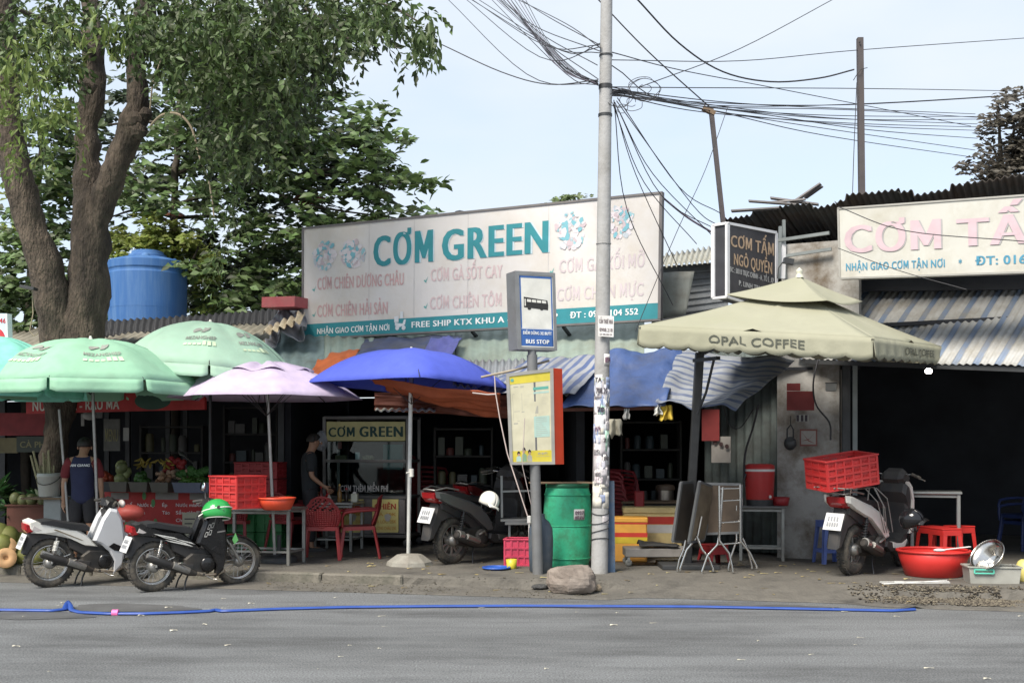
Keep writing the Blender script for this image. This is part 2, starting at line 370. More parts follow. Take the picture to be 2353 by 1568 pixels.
# gravel spilling over the broken edge at the right
def pebbles(name, label, m, pts, smin, smax, flatz=0.7):
    vs = []; fs = []
    base = [V((1, 0, 0)), V((-1, 0, 0)), V((0, 1, 0)), V((0, -1, 0)), V((0, 0, 1)), V((0, 0, -1))]
    tri = [(0, 2, 4), (2, 1, 4), (1, 3, 4), (3, 0, 4), (2, 0, 5), (1, 2, 5), (3, 1, 5), (0, 3, 5)]
    for p in pts:
        sc = random.uniform(smin, smax); rz = random.uniform(0, 6.3); k = len(vs)
        for b in base:
            q = V((b.x * random.uniform(.6, 1.2), b.y * random.uniform(.5, 1), b.z * random.uniform(.5, 1) * flatz)) * sc
            q = V((q.x * math.cos(rz) - q.y * math.sin(rz), q.x * math.sin(rz) + q.y * math.cos(rz), q.z)); vs.append(tuple(V(p) + q))
        fs += [tuple(k + i for i in t) for t in tri]
    me = bpy.data.meshes.new(name); me.from_pydata(vs, [], fs); me.materials.append(m); o = bpy.data.objects.new(name, me); C.objects.link(o); return tag(o, label, None, None, 'stuff')
def edge_z(X, dy):
    t = sst(0.95, 1.45, X) * (1 - 0.85 * sst(3.3, 4.0, X)); P = [(k[0] * (1 - t) + r[0] * t, k[1] * (1 - t) + r[1] * t) for k, r in zip(KERB, RAMP)]
    for a, b in zip(P, P[1:]):
        if a[0] <= dy <= b[0]: return a[1] + (b[1] - a[1]) * (dy - a[0]) / (b[0] - a[0])
    return 0 if dy < 0 else .13
gravel_m = mat('gravel', (0.095, 0.08, 0.06), 0.9, var=0.3, scale=30, island=0.85)
pts = []
for i in range(5200):
    X = random.gauss(4.75, 0.65); dy = random.gauss(-.1, .2)
    if X < 3.6 or X > 6.2 or dy < -.4 or mnoise.noise(V((X * 3, dy * 5, 0))) < -.25: continue
    pts.append((X, yk(X) + dy, edge_z(X, dy) + 0.012))
pebbles('gravel', 'loose brown gravel crumbling from the pavement edge at the right', gravel_m, pts, 0.006, 0.022)
pts = []
for i in range(700):
    X = random.uniform(-2.9, 1.0); dy = random.uniform(-.62, .1) ** 1; pts.append((X, yk(X) + dy, edge_z(X, dy) + 0.004))
pebbles('grit', 'dark grit and dirt along the foot of the kerb', mat('grit', (0.09, 0.08, 0.06), 0.95, island=0.5), pts, 0.004, 0.016, 0.5)
# dry leaves, paper bits on road and pavement
def scraps(name, label, m, spots, lmin, lmax, asp):
    mb = MB()
    for (x, y, z) in spots:
        l = random.uniform(lmin, lmax); wd = l * random.uniform(*asp); a = random.gauss(0, 0.5); ca, sa = math.cos(a), math.sin(a); h = random.uniform(.001, .012)
        q = [(-l / 2, -wd / 3, 0), (0, -wd / 2, h), (l / 2, -wd / 4, 0.002), (l / 2.2, wd / 3, h * .6), (0, wd / 2, h * .3), (-l / 2.1, wd / 3, h)]
        mb.face([(x + a_ * ca - b_ * sa, y + a_ * sa + b_ * ca, z + c_ + .003) for a_, b_, c_ in q])
    return tag(mb.build(name, m, fix=False), label, None, None, 'stuff')
sp = [gp(random.uniform(0, 2350), random.uniform(1350, 1560) if random.random() < .55 else random.uniform(1380, 1420), 0) for _ in range(46)]
sp = [q for q in sp if q.y < yk(q.x) - .5]
scraps('paper_scraps', 'pale scraps of paper and straw scattered on the road', mat('scrap_pale', (0.5, 0.47, 0.38), 0.8), sp, .012, .08, (.1, .5))
sp = []
for _ in range(170):
    X = random.uniform(-6, 5.5); dy = random.uniform(-.3, 2.6); sp.append((X, yk(X) + dy, edge_z(X, dy) + .002))
scraps('dry_leaves', 'fallen dry leaves and litter on the pavement', mat('leaf_dry', (0.30, 0.24, 0.11), 0.8, island=.5), sp, .03, .11, (.25, .6))
# damp patch under the hose
mb = MB()
for k_, (cx_, cy_, a_, b_) in enumerate(((300, 1395, 150, 9), (90, 1412, 120, 10), (1600, 1392, 300, 6))):
    pts_ = [gp(cx_ + a_ * math.cos(t) * (1 + .15 * math.sin(5 * t)), cy_ + b_ * math.sin(t) * (1 + .2 * math.sin(3 * t + 1)), 0.004) for t in [2 * math.pi * i / 40 for i in range(40)]]; mb.face([(p.x, p.y, .004) for p in pts_])
wet = mat('wet_asphalt', (0.10, 0.10, 0.101), 0.5, var=.25, scale=3, bump=.4, bump_scale=70); struct(mb.build('damp_patch', wet))

# ------------------------------------------------------------------ corrugated sheets and cloth
def corr(mb, q, nr, amp, nv=6, wob=0.0, seed=0, sag=0.0, ul=(0, 1), edge=0.0):
    """ridges run from bottom edge A-B to top edge E-D"""
    nu = nr * 8
    def fn(u, v):
        d = amp * math.sin(2 * math.pi * nr * u) + wob * nz3(u * 5, v * 3, seed, 1.3) - sag * math.sin(math.pi * u) * (1 - v)
        e = edge * nz3(math.floor(u * nr / 6) * 1.7, seed, 0, 1) * (1 if v < .5 else -1)
        return q.P(u, v + e * (1 - v), d)
    return mb.sheet(fn, nu, nv)
rust = (0.16, 0.08, 0.04)
corr_brown = mat('corrugated_brown', (0.26, 0.24, 0.19), 0.7, metal=0.1, var=.15, scale=2, dirt=(0.10, 0.085, 0.06), dirt_amt=.4, dirt_scale=1.5)
corr_green = mat('corrugated_green', (0.25, 0.31, 0.27), 0.6, metal=0.05, var=.1, scale=2, dirt=(0.16, 0.16, 0.12), dirt_amt=.35, dirt_scale=1.2)
corr_grey = mat('corrugated_grey', (0.30, 0.32, 0.34), 0.55, metal=0.2, var=.12, scale=2, dirt=rust, dirt_amt=.2, dirt_scale=1.8)
corr_dark = mat('corrugated_dark', (0.055, 0.055, 0.055), 0.75, metal=0.1, var=.3, scale=3, dirt=(0.09, 0.06, 0.04), dirt_amt=.3)
steel = mat('steel_tube', (0.32, 0.32, 0.31), 0.4, metal=0.8, var=.1, dirt=(0.15, .11, .08), dirt_amt=.2)
steel_dark = mat('dark_steel', (0.05, 0.052, 0.055), 0.5, metal=0.4, var=.2)
wood = mat('old_timber', (0.20, 0.14, 0.09), 0.85, var=.25, scale=8, aniso=(1, 1, 8), bump=.4)
int_dark = mat('shade_darkened_wall', (0.028, 0.030, 0.036), 0.9, var=.3, scale=2)  # shade of the shop interiors put into the wall colour
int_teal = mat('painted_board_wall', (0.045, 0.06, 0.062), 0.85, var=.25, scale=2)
wall_m = mat('stained_plaster', (0.38, 0.37, 0.35), 0.9, var=.1, scale=1.5, dirt=(0.13, 0.10, 0.07), dirt_amt=.5, dirt_scale=2.6, bump=.4, bump_scale=18)
YF = lambda X: 16.1 - 0.225 * X
YB = lambda X: 22.5 - 0.225 * X

def shell(t, x0, x1, ztop, wm, yb=YB, sides=(1, 1)):
    mb = MB(); mb.beam((x0, yb(x0), ztop / 2 + .06), (x1, yb(x1), ztop / 2 + .06), .12, ztop - .1); mb.build('back_wall', wm, t, world=True)
    for k, X in enumerate((x0, x1)):
        if sides[k]:
            mb = MB(); s_ = .07 if k == 0 else -.07
            mb.beam((X + s_, YF(X) + .35, ztop / 2 + .06), (X + s_, yb(X) - .07, ztop / 2 + .06), .12, ztop - .1); mb.build('side_wall', wm, t, world=True)
    mb = MB(); q = [(x0, YF(x0) - .1, ztop + .03), (x1, YF(x1) - .1, ztop + .03), (x1, yb(x1), ztop + .03), (x0, yb(x0), ztop + .03)]
    mb.face(q); mb.face([(a, b, c + .04) for a, b, c in q][::-1])
    for i in range(4): a = q[i]; b = q[(i + 1) % 4]; mb.face([a, b, (b[0], b[1], b[2] + .04), (a[0], a[1], a[2] + .04)])
    mb.build('ceiling', wm, t, world=True)

# fruit shop shed at the left
t = thing('fruit_shop', 'low tin-roofed fruit and drinks shop beneath the big tree, red sign under its eave', 'shop', (-7, 18, PZ))
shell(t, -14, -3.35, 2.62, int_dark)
for k in range(6):
    X0 = -13.5 + k * 1.9; X1 = X0 + 1.95
    q = Quad((X0, YF(X0) + .15, 2.78), (X1, YF(X1) + .15, 2.78), (X1 + .5, YF(X1) + 3.0, 3.86 + .01 * (k % 2)), (X0 + .5, YF(X0) + 3.0, 3.86 + .01 * (k % 2)))
    corr(MB(), q, 12, .022, 4, .02, k).build('roof_sheet', corr_brown, t, world=True, thick=.003) if False else None
    mb = MB(); corr(mb, q, 12, .022, 4, .02, k); mb.build('roof_sheet', corr_brown, t, world=True, thick=.003)
q = Quad(at(190, 776, 19.3), at(704, 734, 18.5), at(708, 704, 18.9), at(195, 741, 19.7))
mb = MB(); corr(mb, q, 34, .022, 4, .05, 3); mb.build('ridge_sheet', mat('black_sheet', (.018, .018, .02), .7), t, world=True, thick=.004)
for k in range(5):  # added awning hidden behind the umbrellas, to shade trunk and shop front
    X0 = -11.5 + k * 1.75; X1 = X0 + 1.78
    q = Quad((X0, YF(X0) - 2.6, 2.46), (X1, YF(X1) - 2.6, 2.46), (X1, YF(X1) + .3, 2.76), (X0, YF(X0) + .3, 2.76))
    mb = MB(); corr(mb, q, 11, .018, 3, .02, k + 50); mb.build('awning_sheet', corr_brown, t, world=True, thick=.003)
for X in (-11, -8.2, -3.5):
    mb = MB(); mb.cbox((X, YF(X) + .3, 1.45), (.09, .09, 2.7)); mb.build('post', steel_dark, t, world=True)

# eatery under the large billboard
t = thing('eatery', 'tin-roofed rice eatery under the wide white billboard, patched with tarpaulins', 'shop', (-1, 16.5, PZ))
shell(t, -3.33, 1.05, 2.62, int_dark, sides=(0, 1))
for k, (a, b, mm) in enumerate(((620, 760, 'teal'), (745, 1060, 'g'), (1045, 1270, 'g'), (1255, 1480, 'g'))):
    m_ = mat('corrugated_teal', (0.17, 0.23, 0.23), .6, metal=.1, dirt=(.1, .1, .08), dirt_amt=.3) if mm == 'teal' else corr_green
    Y = lambda px: 16.35 - (px - 640) / 840 * 1.45
    q = Quad(at(a, 872 - (a - 640) * .045, Y(a)), at(b, 872 - (b - 640) * .045, Y(b)), at(b, 762 - (b - 640) * .03, Y(b) + 1.7), at(a, 762 - (a - 640) * .03, Y(a) + 1.7))
    mb = MB(); corr(mb, q, max(4, int(q.W() / .17)), .014, 4, .02, k + 20); mb.build('roof_sheet', m_, t, world=True, thick=.003)
q = Quad(at(1040, 885, 14.75), at(1385, 912, 14.3), at(1385, 822, 15.15), at(1045, 828, 15.7))
mb = MB(); corr(mb, q, 22, .022, 4, .02, 31); mb.build('awning_sheet', corr_grey, t, world=True, thick=.003)
q = Quad(at(862, 944, 14.9), at(1000, 944, 14.7), at(1000, 938, 15.3), at(862, 938, 15.5))
mb = MB(); corr(mb, q, 8, .014, 3); mb.build('awning_sheet', mat('clear_sheet', (.75, .75, .68), .4, trans=.4), t, world=True, thick=.003)
for px, y0 in ((1395, 14.9),):
    mb = MB(); p0 = gy(px, y0); mb.cbox((p0.x, p0.y, 1.25), (.06, .06, 2.2)); mb.build('post', steel_dark, t, world=True)
mb = MB(); mb.beam(at(1290, 941, 14.25), at(1545, 936, 13.95), .04, .04); mb.build('eave_beam', mat('rusty_bar', (.17, .07, .05), .8), t, world=True)
mb = MB(); mb.beam(at(1000, 868, 14.2), at(1095, 855, 14.15), .001); 

# middle shed with the recessed tin wall, between eatery and plaster wall
t = thing('middle_shed', 'narrow shed with grey-green tin wall between the eatery and the stained plaster wall', 'shed', (2.2, 16.5, PZ))
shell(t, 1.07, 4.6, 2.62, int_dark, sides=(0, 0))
q = Quad(at(1618, 1262, 16.6), at(1790, 1270, 15.5), at(1790, 800, 15.5), at(1618, 800, 16.6))
mb = MB(); corr(mb, q, 9, .02, 2); mb.build('tin_wall', mat('tin_wall', (.12, .145, .14), .7, metal=.1, dirt=(.06, .055, .05), dirt_amt=.4), t, world=True, thick=.004)
q = Quad(at(1490, 800, 16.8), at(1672, 770, 16.2), at(1672, 600, 16.2), at(1515, 612, 16.8))
mb = MB()
def slatwall(u, v): return q.P(u, v, .012 * (1 if (v * 12) % 1 > .5 else -1))
mb.sheet(slatwall, 4, 96, sm=False); mb.build('slat_wall', mat('grey_slats', (.22, .235, .25), .6, metal=.2, dirt=(.1, .09, .08)), t, world=True, thick=.006)
q = Quad(at(1508, 735, 16.2), at(1575, 722, 15.9), at(1592, 622, 15.9), at(1512, 628, 16.2))
mb = MB(); mb.sheet(lambda u, v: q.P(u, v, .05 * math.sin(u * 4) * v), 8, 6); mb.build('bent_sheet', mat('bent_sheet', (.20, .215, .20), .6, metal=.15, dirt=(.12, .1, .08)), t, world=True, thick=.004)
q = Quad(at(1500, 614, 16.6), at(1640, 600, 16.0), at(1650, 565, 18.6), at(1505, 588, 19.2))
mb = MB(); corr(mb, q, 12, .03, 3); mb.build('roof_sheet', mat('pale_roof', (.36, .36, .32), .7, dirt=(.2, .17, .12)), t, world=True, thick=.004)

# corner building: plaster wall, dark open front, steep tin roof
t = thing('corner_building', 'open-fronted shop with stained grey plaster wall and dark overhanging tin roof, at the right', 'shop', (5, 15, PZ))
A0 = gy(1785, 15.3); B0 = gy(1928, 14.95)
mb = MB(); x = V((B0.x - A0.x, B0.y - A0.y, 0)).normalized(); nrm = V((x.y, -x.x, 0)) * -1
for (pa, pb, z0, z1) in ((A0, B0, PZ - .05, 2.7), (A0 + x * .06, B0 + x * .25, 2.7, 4.35)):
    mb = MB(); a = V((pa.x, pa.y, (z0 + z1) / 2)); b = V((pb.x, pb.y, (z0 + z1) / 2)); mb.beam(a + nrm * .1, b + nrm * .1, .2, z1 - z0)
    mb.build('plaster_wall', wall_m, t, world=True)
mb = MB(); mb.beam(A0 + nrm * .25 + V((0, 0, 1.3)), A0 + nrm * 6.5 + V((0, 0, 1.3)), .15, 2.5); mb.build('side_wall', int_teal, t, world=True)
mb = MB(); mb.cbox(B0 + x * .09 + V((0, 0, 1.4)), (.1, .1, 2.75), rz=-.3); mb.build('door_post', steel_dark, t, world=True)
mb = MB(); mb.cbox(B0 + x * .2 + V((0, 0, 1.4)), (.06, .06, 2.75), rz=-.3); mb.build('door_post', mat('grey_steel', (.2, .22, .22), .5, metal=.3), t, world=True)
YR = lambda X: 14.95 - (X - 4.3) * .55
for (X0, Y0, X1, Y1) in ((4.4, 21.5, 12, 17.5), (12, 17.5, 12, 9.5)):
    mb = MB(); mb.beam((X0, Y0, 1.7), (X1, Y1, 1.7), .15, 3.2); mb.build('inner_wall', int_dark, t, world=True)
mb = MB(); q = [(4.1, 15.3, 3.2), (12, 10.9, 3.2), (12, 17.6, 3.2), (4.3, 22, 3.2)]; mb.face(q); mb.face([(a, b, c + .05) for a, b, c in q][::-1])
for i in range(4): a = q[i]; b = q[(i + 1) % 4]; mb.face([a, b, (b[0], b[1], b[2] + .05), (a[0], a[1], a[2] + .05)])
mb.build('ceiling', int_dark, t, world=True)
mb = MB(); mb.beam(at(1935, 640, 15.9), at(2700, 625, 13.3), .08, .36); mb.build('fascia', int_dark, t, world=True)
# roof: high front edge, falling away to the back
def proof(u, v):
    f0, f1 = at(1662, 492, 15.75), at(2560, 385, 12.5); p = f0.lerp(f1, u); bk = V((.45, .9, -.16)) * 4.6 * v
    st = .10 * math.floor(u * 4 + .2) / 4
    return p + bk + V((0, 0, .017 * math.sin(2 * math.pi * 58 * u) + .05 * nz3(u * 9, v, 2) + st * 0.4 - .06 * (1 if int(u * 11) % 3 == 0 else 0)))
for k in range(6):
    mb = MB(); u0 = k / 6; u1 = (k + 1.04) / 6; off = V((0, .03 * (k % 2), .016 * (k % 3)))
    mb.sheet(lambda u, v: proof(u0 + (u1 - u0) * u, v) + off + V((-.2, -.35, .1)) * (.25 * random.random() * 0 + .3 * nz3(k, 5, 1)) * (1 - v), 60, 4); mb.build('roof_sheet', corr_dark, t, world=True, thick=.006)
for (a, b, m_) in ((at(1700, 565, 15.0), at(1905, 535, 14.3), 'g'), (at(1790, 590, 15.2), at(1910, 572, 14.9), 'g'), (at(1800, 505, 15.2), at(1802, 640, 15.2), 'g'), (at(1790, 640, 15.1), at(1792, 520, 15.1), 'g')):
    mb = MB(); mb.beam(a, b, .04, .04); mb.build('beam', mat('grey_steel', (.2, .22, .22), .5, metal=.3), t, world=True)
mb = MB()
for (x0, y0, x1, y1, wd) in ((1680, 485, 1790, 478, .12), (1720, 462, 1830, 470, .1), (1760, 466, 1850, 458, .06), (1815, 470, 1885, 422, .10), (1850, 455, 1888, 428, .06), (1770, 455, 1880, 470, .12)):
    mb.beam(at(x0, y0, 15.4), at(x1, y1, 15.2), wd, .02)
mb.build('roof_rubbish', mat('weathered_board', (.16, .15, .15), .85, island=.5), t, world=True)

striped = mat('awning_stripes', (0.40, 0.40, 0.39), .55, var=.06, dirt=(.24, .22, .18), dirt_amt=.4, stripe=((0.17, 0.22, 0.31), 0, 15, .32))
t = thing('striped_awning', 'corrugated tin awning with faded blue and white stripes over the dark shop front', 'awning', at(2200, 828, 14))
q = Quad(at(1830, 822, 15.1), at(2560, 848, 12.4), at(2660, 640, 13.7), at(1960, 652, 16.3))
mb = MB(); corr(mb, q, 45, .011, 6, .03, 5); mb.build('awning_sheet', striped, t, world=True, thick=.004)
mb = MB(); mb.beam(at(1850, 830, 15.05), at(2560, 856, 12.45), .05, .06); mb.build('awning_rail', steel_dark, t, world=True)

# ------------------------------------------------------------------ tarpaulins
def tarp(name, label, cat, m, A, B, D, E, nu=26, nv=16, wob=.06, fold=.016, seed=0, group=None, rag=0.0, sag=0.0, fdir=(3, 11)):
    q = Quad(A, B, D, E); mb = MB(); c = (V(A) + V(B) + V(D) + V(E)) / 4
    def fn(u, v):
        ff = fold * math.sin(fdir[0] * 6.3 * v + fdir[1] * u + 3 * nz3(u, v, seed, 2))
        d = wob * nz3(u * 3, v * 3, seed) + ff * .6 + fold * nz3(u * 9, v * 7, seed + 3) - sag * math.sin(math.pi * u) * math.sin(math.pi * v)
        vv = v - rag * (1 - v) * nz3(u * 7, seed, 0) ; return q.P(u, vv, d)
    mb.sheet(fn, nu * 2, nv * 2); o = mb.build(name, m, thick=.004); 
    return tag(o, label, cat, group)
blue_tarp = mat('blue_tarpaulin', (0.05, 0.095, 0.25), .5, var=.12, dirt=(.07, .085, .14), dirt_amt=.45, trans=.08, bump=.6, bump_scale=12)
navy_tarp = mat('navy_tarpaulin', (0.06, 0.075, 0.15), .6, var=.2, dirt=(.11, .11, .11), dirt_amt=.4, bump=.3, bump_scale=12)
orange_tarp = mat('orange_tarpaulin', (0.62, 0.16, 0.045), .6, var=.1, dirt=(.4, .12, .05), dirt_amt=.3, trans=.2, bump=.2, bump_scale=14)
stripe_tarp = mat('striped_tarpaulin', (0.30, 0.32, 0.35), .55, var=.08, dirt=(.2, .21, .24), dirt_amt=.35, stripe=((0.11, 0.14, 0.23), 1, 12, .40), trans=.1, bump=.3, bump_scale=12)
stripe_tarp2 = mat('striped_tarpaulin_across', (0.33, 0.34, 0.37), .55, var=.08, dirt=(.2, .21, .24), dirt_amt=.35, stripe=((0.09, 0.13, 0.27), 0, 9, .5), trans=.1, bump=.3, bump_scale=12)
tarp('tarpaulin', 'bright orange tarpaulin lying on the roof below the billboard', 'tarpaulin', orange_tarp, at(712, 862, 16.0), at(806, 850, 15.7), at(836, 782, 17.4), at(748, 788, 17.8), seed=1)
tarp('tarpaulin', 'faded navy tarpaulin spread over the eatery roof below the billboard', 'tarpaulin', navy_tarp, at(800, 858, 15.6), at(985, 850, 15.1), at(1062, 768, 16.8), at(838, 778, 17.3), seed=2, wob=.05)
tarp('tarpaulin', 'crumpled violet-blue tarpaulin edge on the roof beside the pale green sheets', 'tarpaulin', mat('violet_tarpaulin', (.10, .11, .36), .5, trans=.1), at(955, 848, 14.9), at(1015, 848, 14.8), at(1062, 775, 16.4), at(990, 775, 16.5), seed=3, wob=.05, nu=12, nv=10)
tarp('tarpaulin', 'bleached blue and white striped tarpaulin hanging above the route map board', 'tarpaulin', stripe_tarp2, at(1090, 900, 14.2), at(1320, 905, 13.95), at(1405, 812, 15.0), at(1215, 824, 15.2), seed=4, wob=.05, fold=.018, rag=.08, fdir=(1, 22))
tarp('tarpaulin', 'wrinkled blue tarpaulin stretched behind the concrete pole', 'tarpaulin', blue_tarp, at(1285, 936, 14.0), at(1528, 930, 13.8), at(1572, 802, 14.9), at(1395, 806, 15.0), seed=5, wob=.06, fold=.02, rag=.04)
tarp('tarpaulin', 'grey-blue striped tarpaulin awning left of the stained wall', 'tarpaulin', stripe_tarp, at(1505, 922, 13.75), at(1690, 942, 13.6), at(1826, 826, 14.7), at(1560, 806, 14.9), seed=6, wob=.1, fold=.02, sag=.1)
tarp('tarpaulin', 'orange-red tarpaulin sagging beneath the blue umbrella', 'tarpaulin', mat('rust_tarpaulin', (0.42, 0.10, 0.04), .6, trans=.12, bump=.2), at(905, 905, 14.6), at(1148, 958, 14.0), at(1150, 902, 13.5), at(850, 872, 14.0), seed=7, sag=-.05, fdir=(4, 2))
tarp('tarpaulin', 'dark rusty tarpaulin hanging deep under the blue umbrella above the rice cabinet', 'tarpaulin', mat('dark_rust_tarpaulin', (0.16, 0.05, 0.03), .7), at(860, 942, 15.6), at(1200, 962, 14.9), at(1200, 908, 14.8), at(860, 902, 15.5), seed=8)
tarp('plastic_sheet', 'grey plastic sheeting bundled on the roof left of the billboard', 'plastic sheet', mat('grey_plastic', (.24, .25, .28), .4, trans=.2, bump=.5, bump_scale=10), at(610, 790, 17.2), at(698, 770, 16.9), at(700, 700, 18.2), at(638, 702, 18.4), seed=9, wob=.2, fold=.05, nu=12, nv=10)
q = Quad(at(605, 768, 17.0), at(690, 738, 16.8), at(700, 716, 17.4), at(618, 752, 17.6))
mb = MB(); corr(mb, q, 5, .04, 3, .03); tag(mb.build('loose_roof_sheet', mat('cream_sheet', (.55, .47, .33), .7, dirt=(.3, .22, .14)), thick=.006), 'cream corrugated sheet scrap sticking out beside the billboard', 'roof sheet')
t = thing('faded_plate', 'faded red plate lying on the roof against the left edge of the billboard', 'plate', at(660, 700, 18.0))
mb = MB(); mb.beam(at(625, 698, 18.0), at(700, 696, 17.7), .5, .16); mb.build('plate', mat('faded_red', (.42, .09, .10), .6, dirt=(.3, .15, .14)), t, world=True)

# ------------------------------------------------------------------ cables' steel posts, concrete pole
t = thing('utility_pole', 'round grey concrete utility pole plastered with torn flyers up to head height', 'pole', gp(1377, 1315))
pb = gp(1377, 1315); PY = pb.y
conc = mat('pole_concrete', (0.36, 0.36, 0.36), .85, var=.06, scale=3, dirt=(.2, .19, .17), dirt_amt=.3, dirt_scale=2.5, bump=.25, bump_scale=30)
POLE_T = at(1394, -60, PY)
def polep(z): k = (z - PZ) / (POLE_T.z - PZ); return V((pb.x, PY, PZ)).lerp(POLE_T, k), .1 * (1 - k) + .068 * k
mb = MB(); zs = [PZ - .1 + i * .33 for i in range(23)]
mb.tube([polep(z)[0] for z in zs], [polep(z)[1] for z in zs], 24); mb.build('shaft', conc, t, world=True)
for y_, h_ in ((128, .02), (200, .05), (265, .03), (560, .01)):
    c_, r_ = polep(at(1390, y_, PY).z); mb = MB(); mb.tube([c_ - V((0, 0, h_ / 2)), c_ + V((0, 0, h_ / 2))], r_ + .008, 20); mb.build('band', steel_dark if h_ > .01 else conc, t, world=True)
cols = ['#dcd8d8', '#cfcfdc', '#a9d0bc', '#d5dadf', '#d9cbd0', '#bcc6da', '#b9b4b8', '#d8d4c8', '#cdc8cc', '#7f90b4', '#a3ab9a', '#c9c4c6']
def pole_patch(yc, h_, a0, a1, m, name='flyer', tx=None, tm=None):
    mb = MB(); zc = at(1375, yc, PY).z; hh = h_ * PY / FPX
    def P(s_, t_, d=.006):
        z = zc - hh / 2 + hh * t_; c_, r_ = polep(z); a = R(a0 + (a1 - a0) * s_); return c_ + V((math.sin(a), -math.cos(a), 0)) * (r_ + d)
    mb.sheet(lambda u, v: P(u, v, .003 + .004 * abs(nz3(u * 2, v * 2, yc, 1))), 8, 3); o = mb.build(name, m, t, world=True, thick=.001)
    if tx:
        mb = MB(); text(mb, tx, lambda s_, t_: P(.1 + .8 * s_, .25 + .5 * t_, .012), .03); o2 = mb.build('lettering', tm, t, world=True)
    return o
ink = mat('print_ink', (.06, .05, .06), .8); ink_p = mat('print_plum', (.16, .06, .12), .8)
random.seed(11)
for i in range(40):
    y_ = random.uniform(880, 1105) if i < 34 else random.uniform(1110, 1200)
    a0 = random.uniform(-85, 45); c_ = random.choice(cols)
    pole_patch(y_, random.uniform(16, 52), a0, a0 + random.uniform(35, 85), mat('flyer_' + c_, c_, .85, var=.12, scale=25, dirt=(.3, .28, .28), dirt_amt=.35, dirt_scale=14))
white_m = mat('white_paper', (.72, .71, .70), .8, dirt=(.5, .48, .46), dirt_scale=5)
pole_patch(1020, 190, -70, 60, mat('flyer_base', (.55, .53, .54), .9, var=.2, scale=20, dirt=(.35, .3, .33), dirt_amt=.5, dirt_scale=14), name='flyer_layer')
for (y_, h_, a0, a1, tx) in ((827, 26, 10, 75, '0974'), (872, 22, -60, 0, 'TA'), (897, 26, -55, 45, '708.20'), (985, 22, -55, -5, '0974'), (940, 24, -40, 20, '70'), (1088, 18, -50, 0, 'VLXD'), (1010, 18, 5, 55, '21'), (930, 16, 20, 60, '051'), (1052, 18, 10, 60, '0983'), (1035, 14, -60, -10, 'CHO')):
    pole_patch(y_, h_, a0, a1, white_m if y_ != 940 else mat('flyer_#a9dcc2', '#a9dcc2'), tx=tx, tm=ink_p if y_ in (827, 985) else ink)
q = Quad(at(1374, 772, PY - .13), at(1409, 774, PY - .13), at(1410, 726, PY - .13), at(1374, 724, PY - .13))
mb = MB(); panel(mb, q, 0, 0, 1, 1, 0, .006); mb.build('notice', white_m, t, world=True)
mb = MB(); text_q(mb, 'CẦN THUÊ NHÀ', q, .06, .94, .62, .84, .009, .05); text_q(mb, '0908.218', q, .08, .92, .24, .42, .009, .04); text_q(mb, 'LH: 090 098 675', q, .1, .9, .07, .15, .009, .02)
mb.build('lettering', mat('notice_ink', (.16, .13, .14), .8), t, world=True)
for k in range(4):
    c_, r_ = polep(.85 - k * .11); mb = MB(); mb.tube([c_ + V((math.cos(a) * (r_ + .008), math.sin(a) * (r_ + .008), .03 * math.sin(a + k))) for a in [i * math.pi / 8 for i in range(16)]], .005, 5, closed=True); mb.build('wire_tie', steel_dark, t, world=True)

t = thing('steel_post', 'tall rust-brown square steel post rising straight behind the roof of the right shop', 'post', at(1980, 445, 17))
mb = MB(); mb.beam(at(1980, 520, 17), at(1975, 88, 17), .085, .085); mb.build('shaft', mat('rust_steel', (.085, .075, .078), .7, metal=.2, dirt=(.11, .09, .08)), t, world=True)
mb = MB(); mb.cbox(at(1975, 97, 16.93), (.02, .02, .02)); mb.tube([at(1960, 185, 17), at(1975, 160, 16.9), at(1992, 156, 17)], .006, 5); mb.build('hook', steel_dark, t, world=True)
t = thing('steel_post', 'leaning thin steel post with a wooden cleat on top, behind the dark sign', 'post', at(1662, 515, 15.6))
mb = MB(); mb.beam(at(1664, 540, 15.6), at(1633, 250, 15.6), .06, .06); mb.build('shaft', mat('rust_steel', (.16, .10, .10)), t, world=True)
mb = MB(); mb.beam(at(1614, 248, 15.6), at(1642, 262, 15.6), .08, .06); mb.build('cleat', wood, t, world=True)

# ------------------------------------------------------------------ cables
cable_m = mat('black_cable', (.03, .03, .035), .6, var=.1)
def cable(pts, r=.006, label='thin dark cable among those strung across the sky from the concrete pole', g='cables strung from the concrete pole', m=cable_m, sag=0.0, n=14, name='cable', cat='cable'):
    P = [at(*p) if not isinstance(p, V) else p for p in pts]
    if len(P) == 2:
        a, b = P; path = [a.lerp(b, i / n) - V((0, 0, sag * 4 * (i / n) * (1 - i / n))) for i in range(n + 1)]
    else:
        path = []
        Q = [P[0] * 2 - P[1]] + P + [P[-1] * 2 - P[-2]]
        for i in range(len(P) - 1):
            for k in range(6):
                s_ = k / 6; p0, p1, p2, p3 = Q[i:i + 4]
                path.append(.5 * ((2 * p1) + (p2 - p0) * s_ + (2 * p0 - 5 * p1 + 4 * p2 - p3) * s_ ** 2 + (3 * p1 - p0 - 3 * p2 + p3) * s_ ** 3))
        path.append(P[-1])
    mb = MB(); mb.tube(path, r, 5); o = mb.build(name, m, fix=False); return tag(o, label, cat, g)
random.seed(3)
gL = 'cables sweeping down to the pole from the upper left'
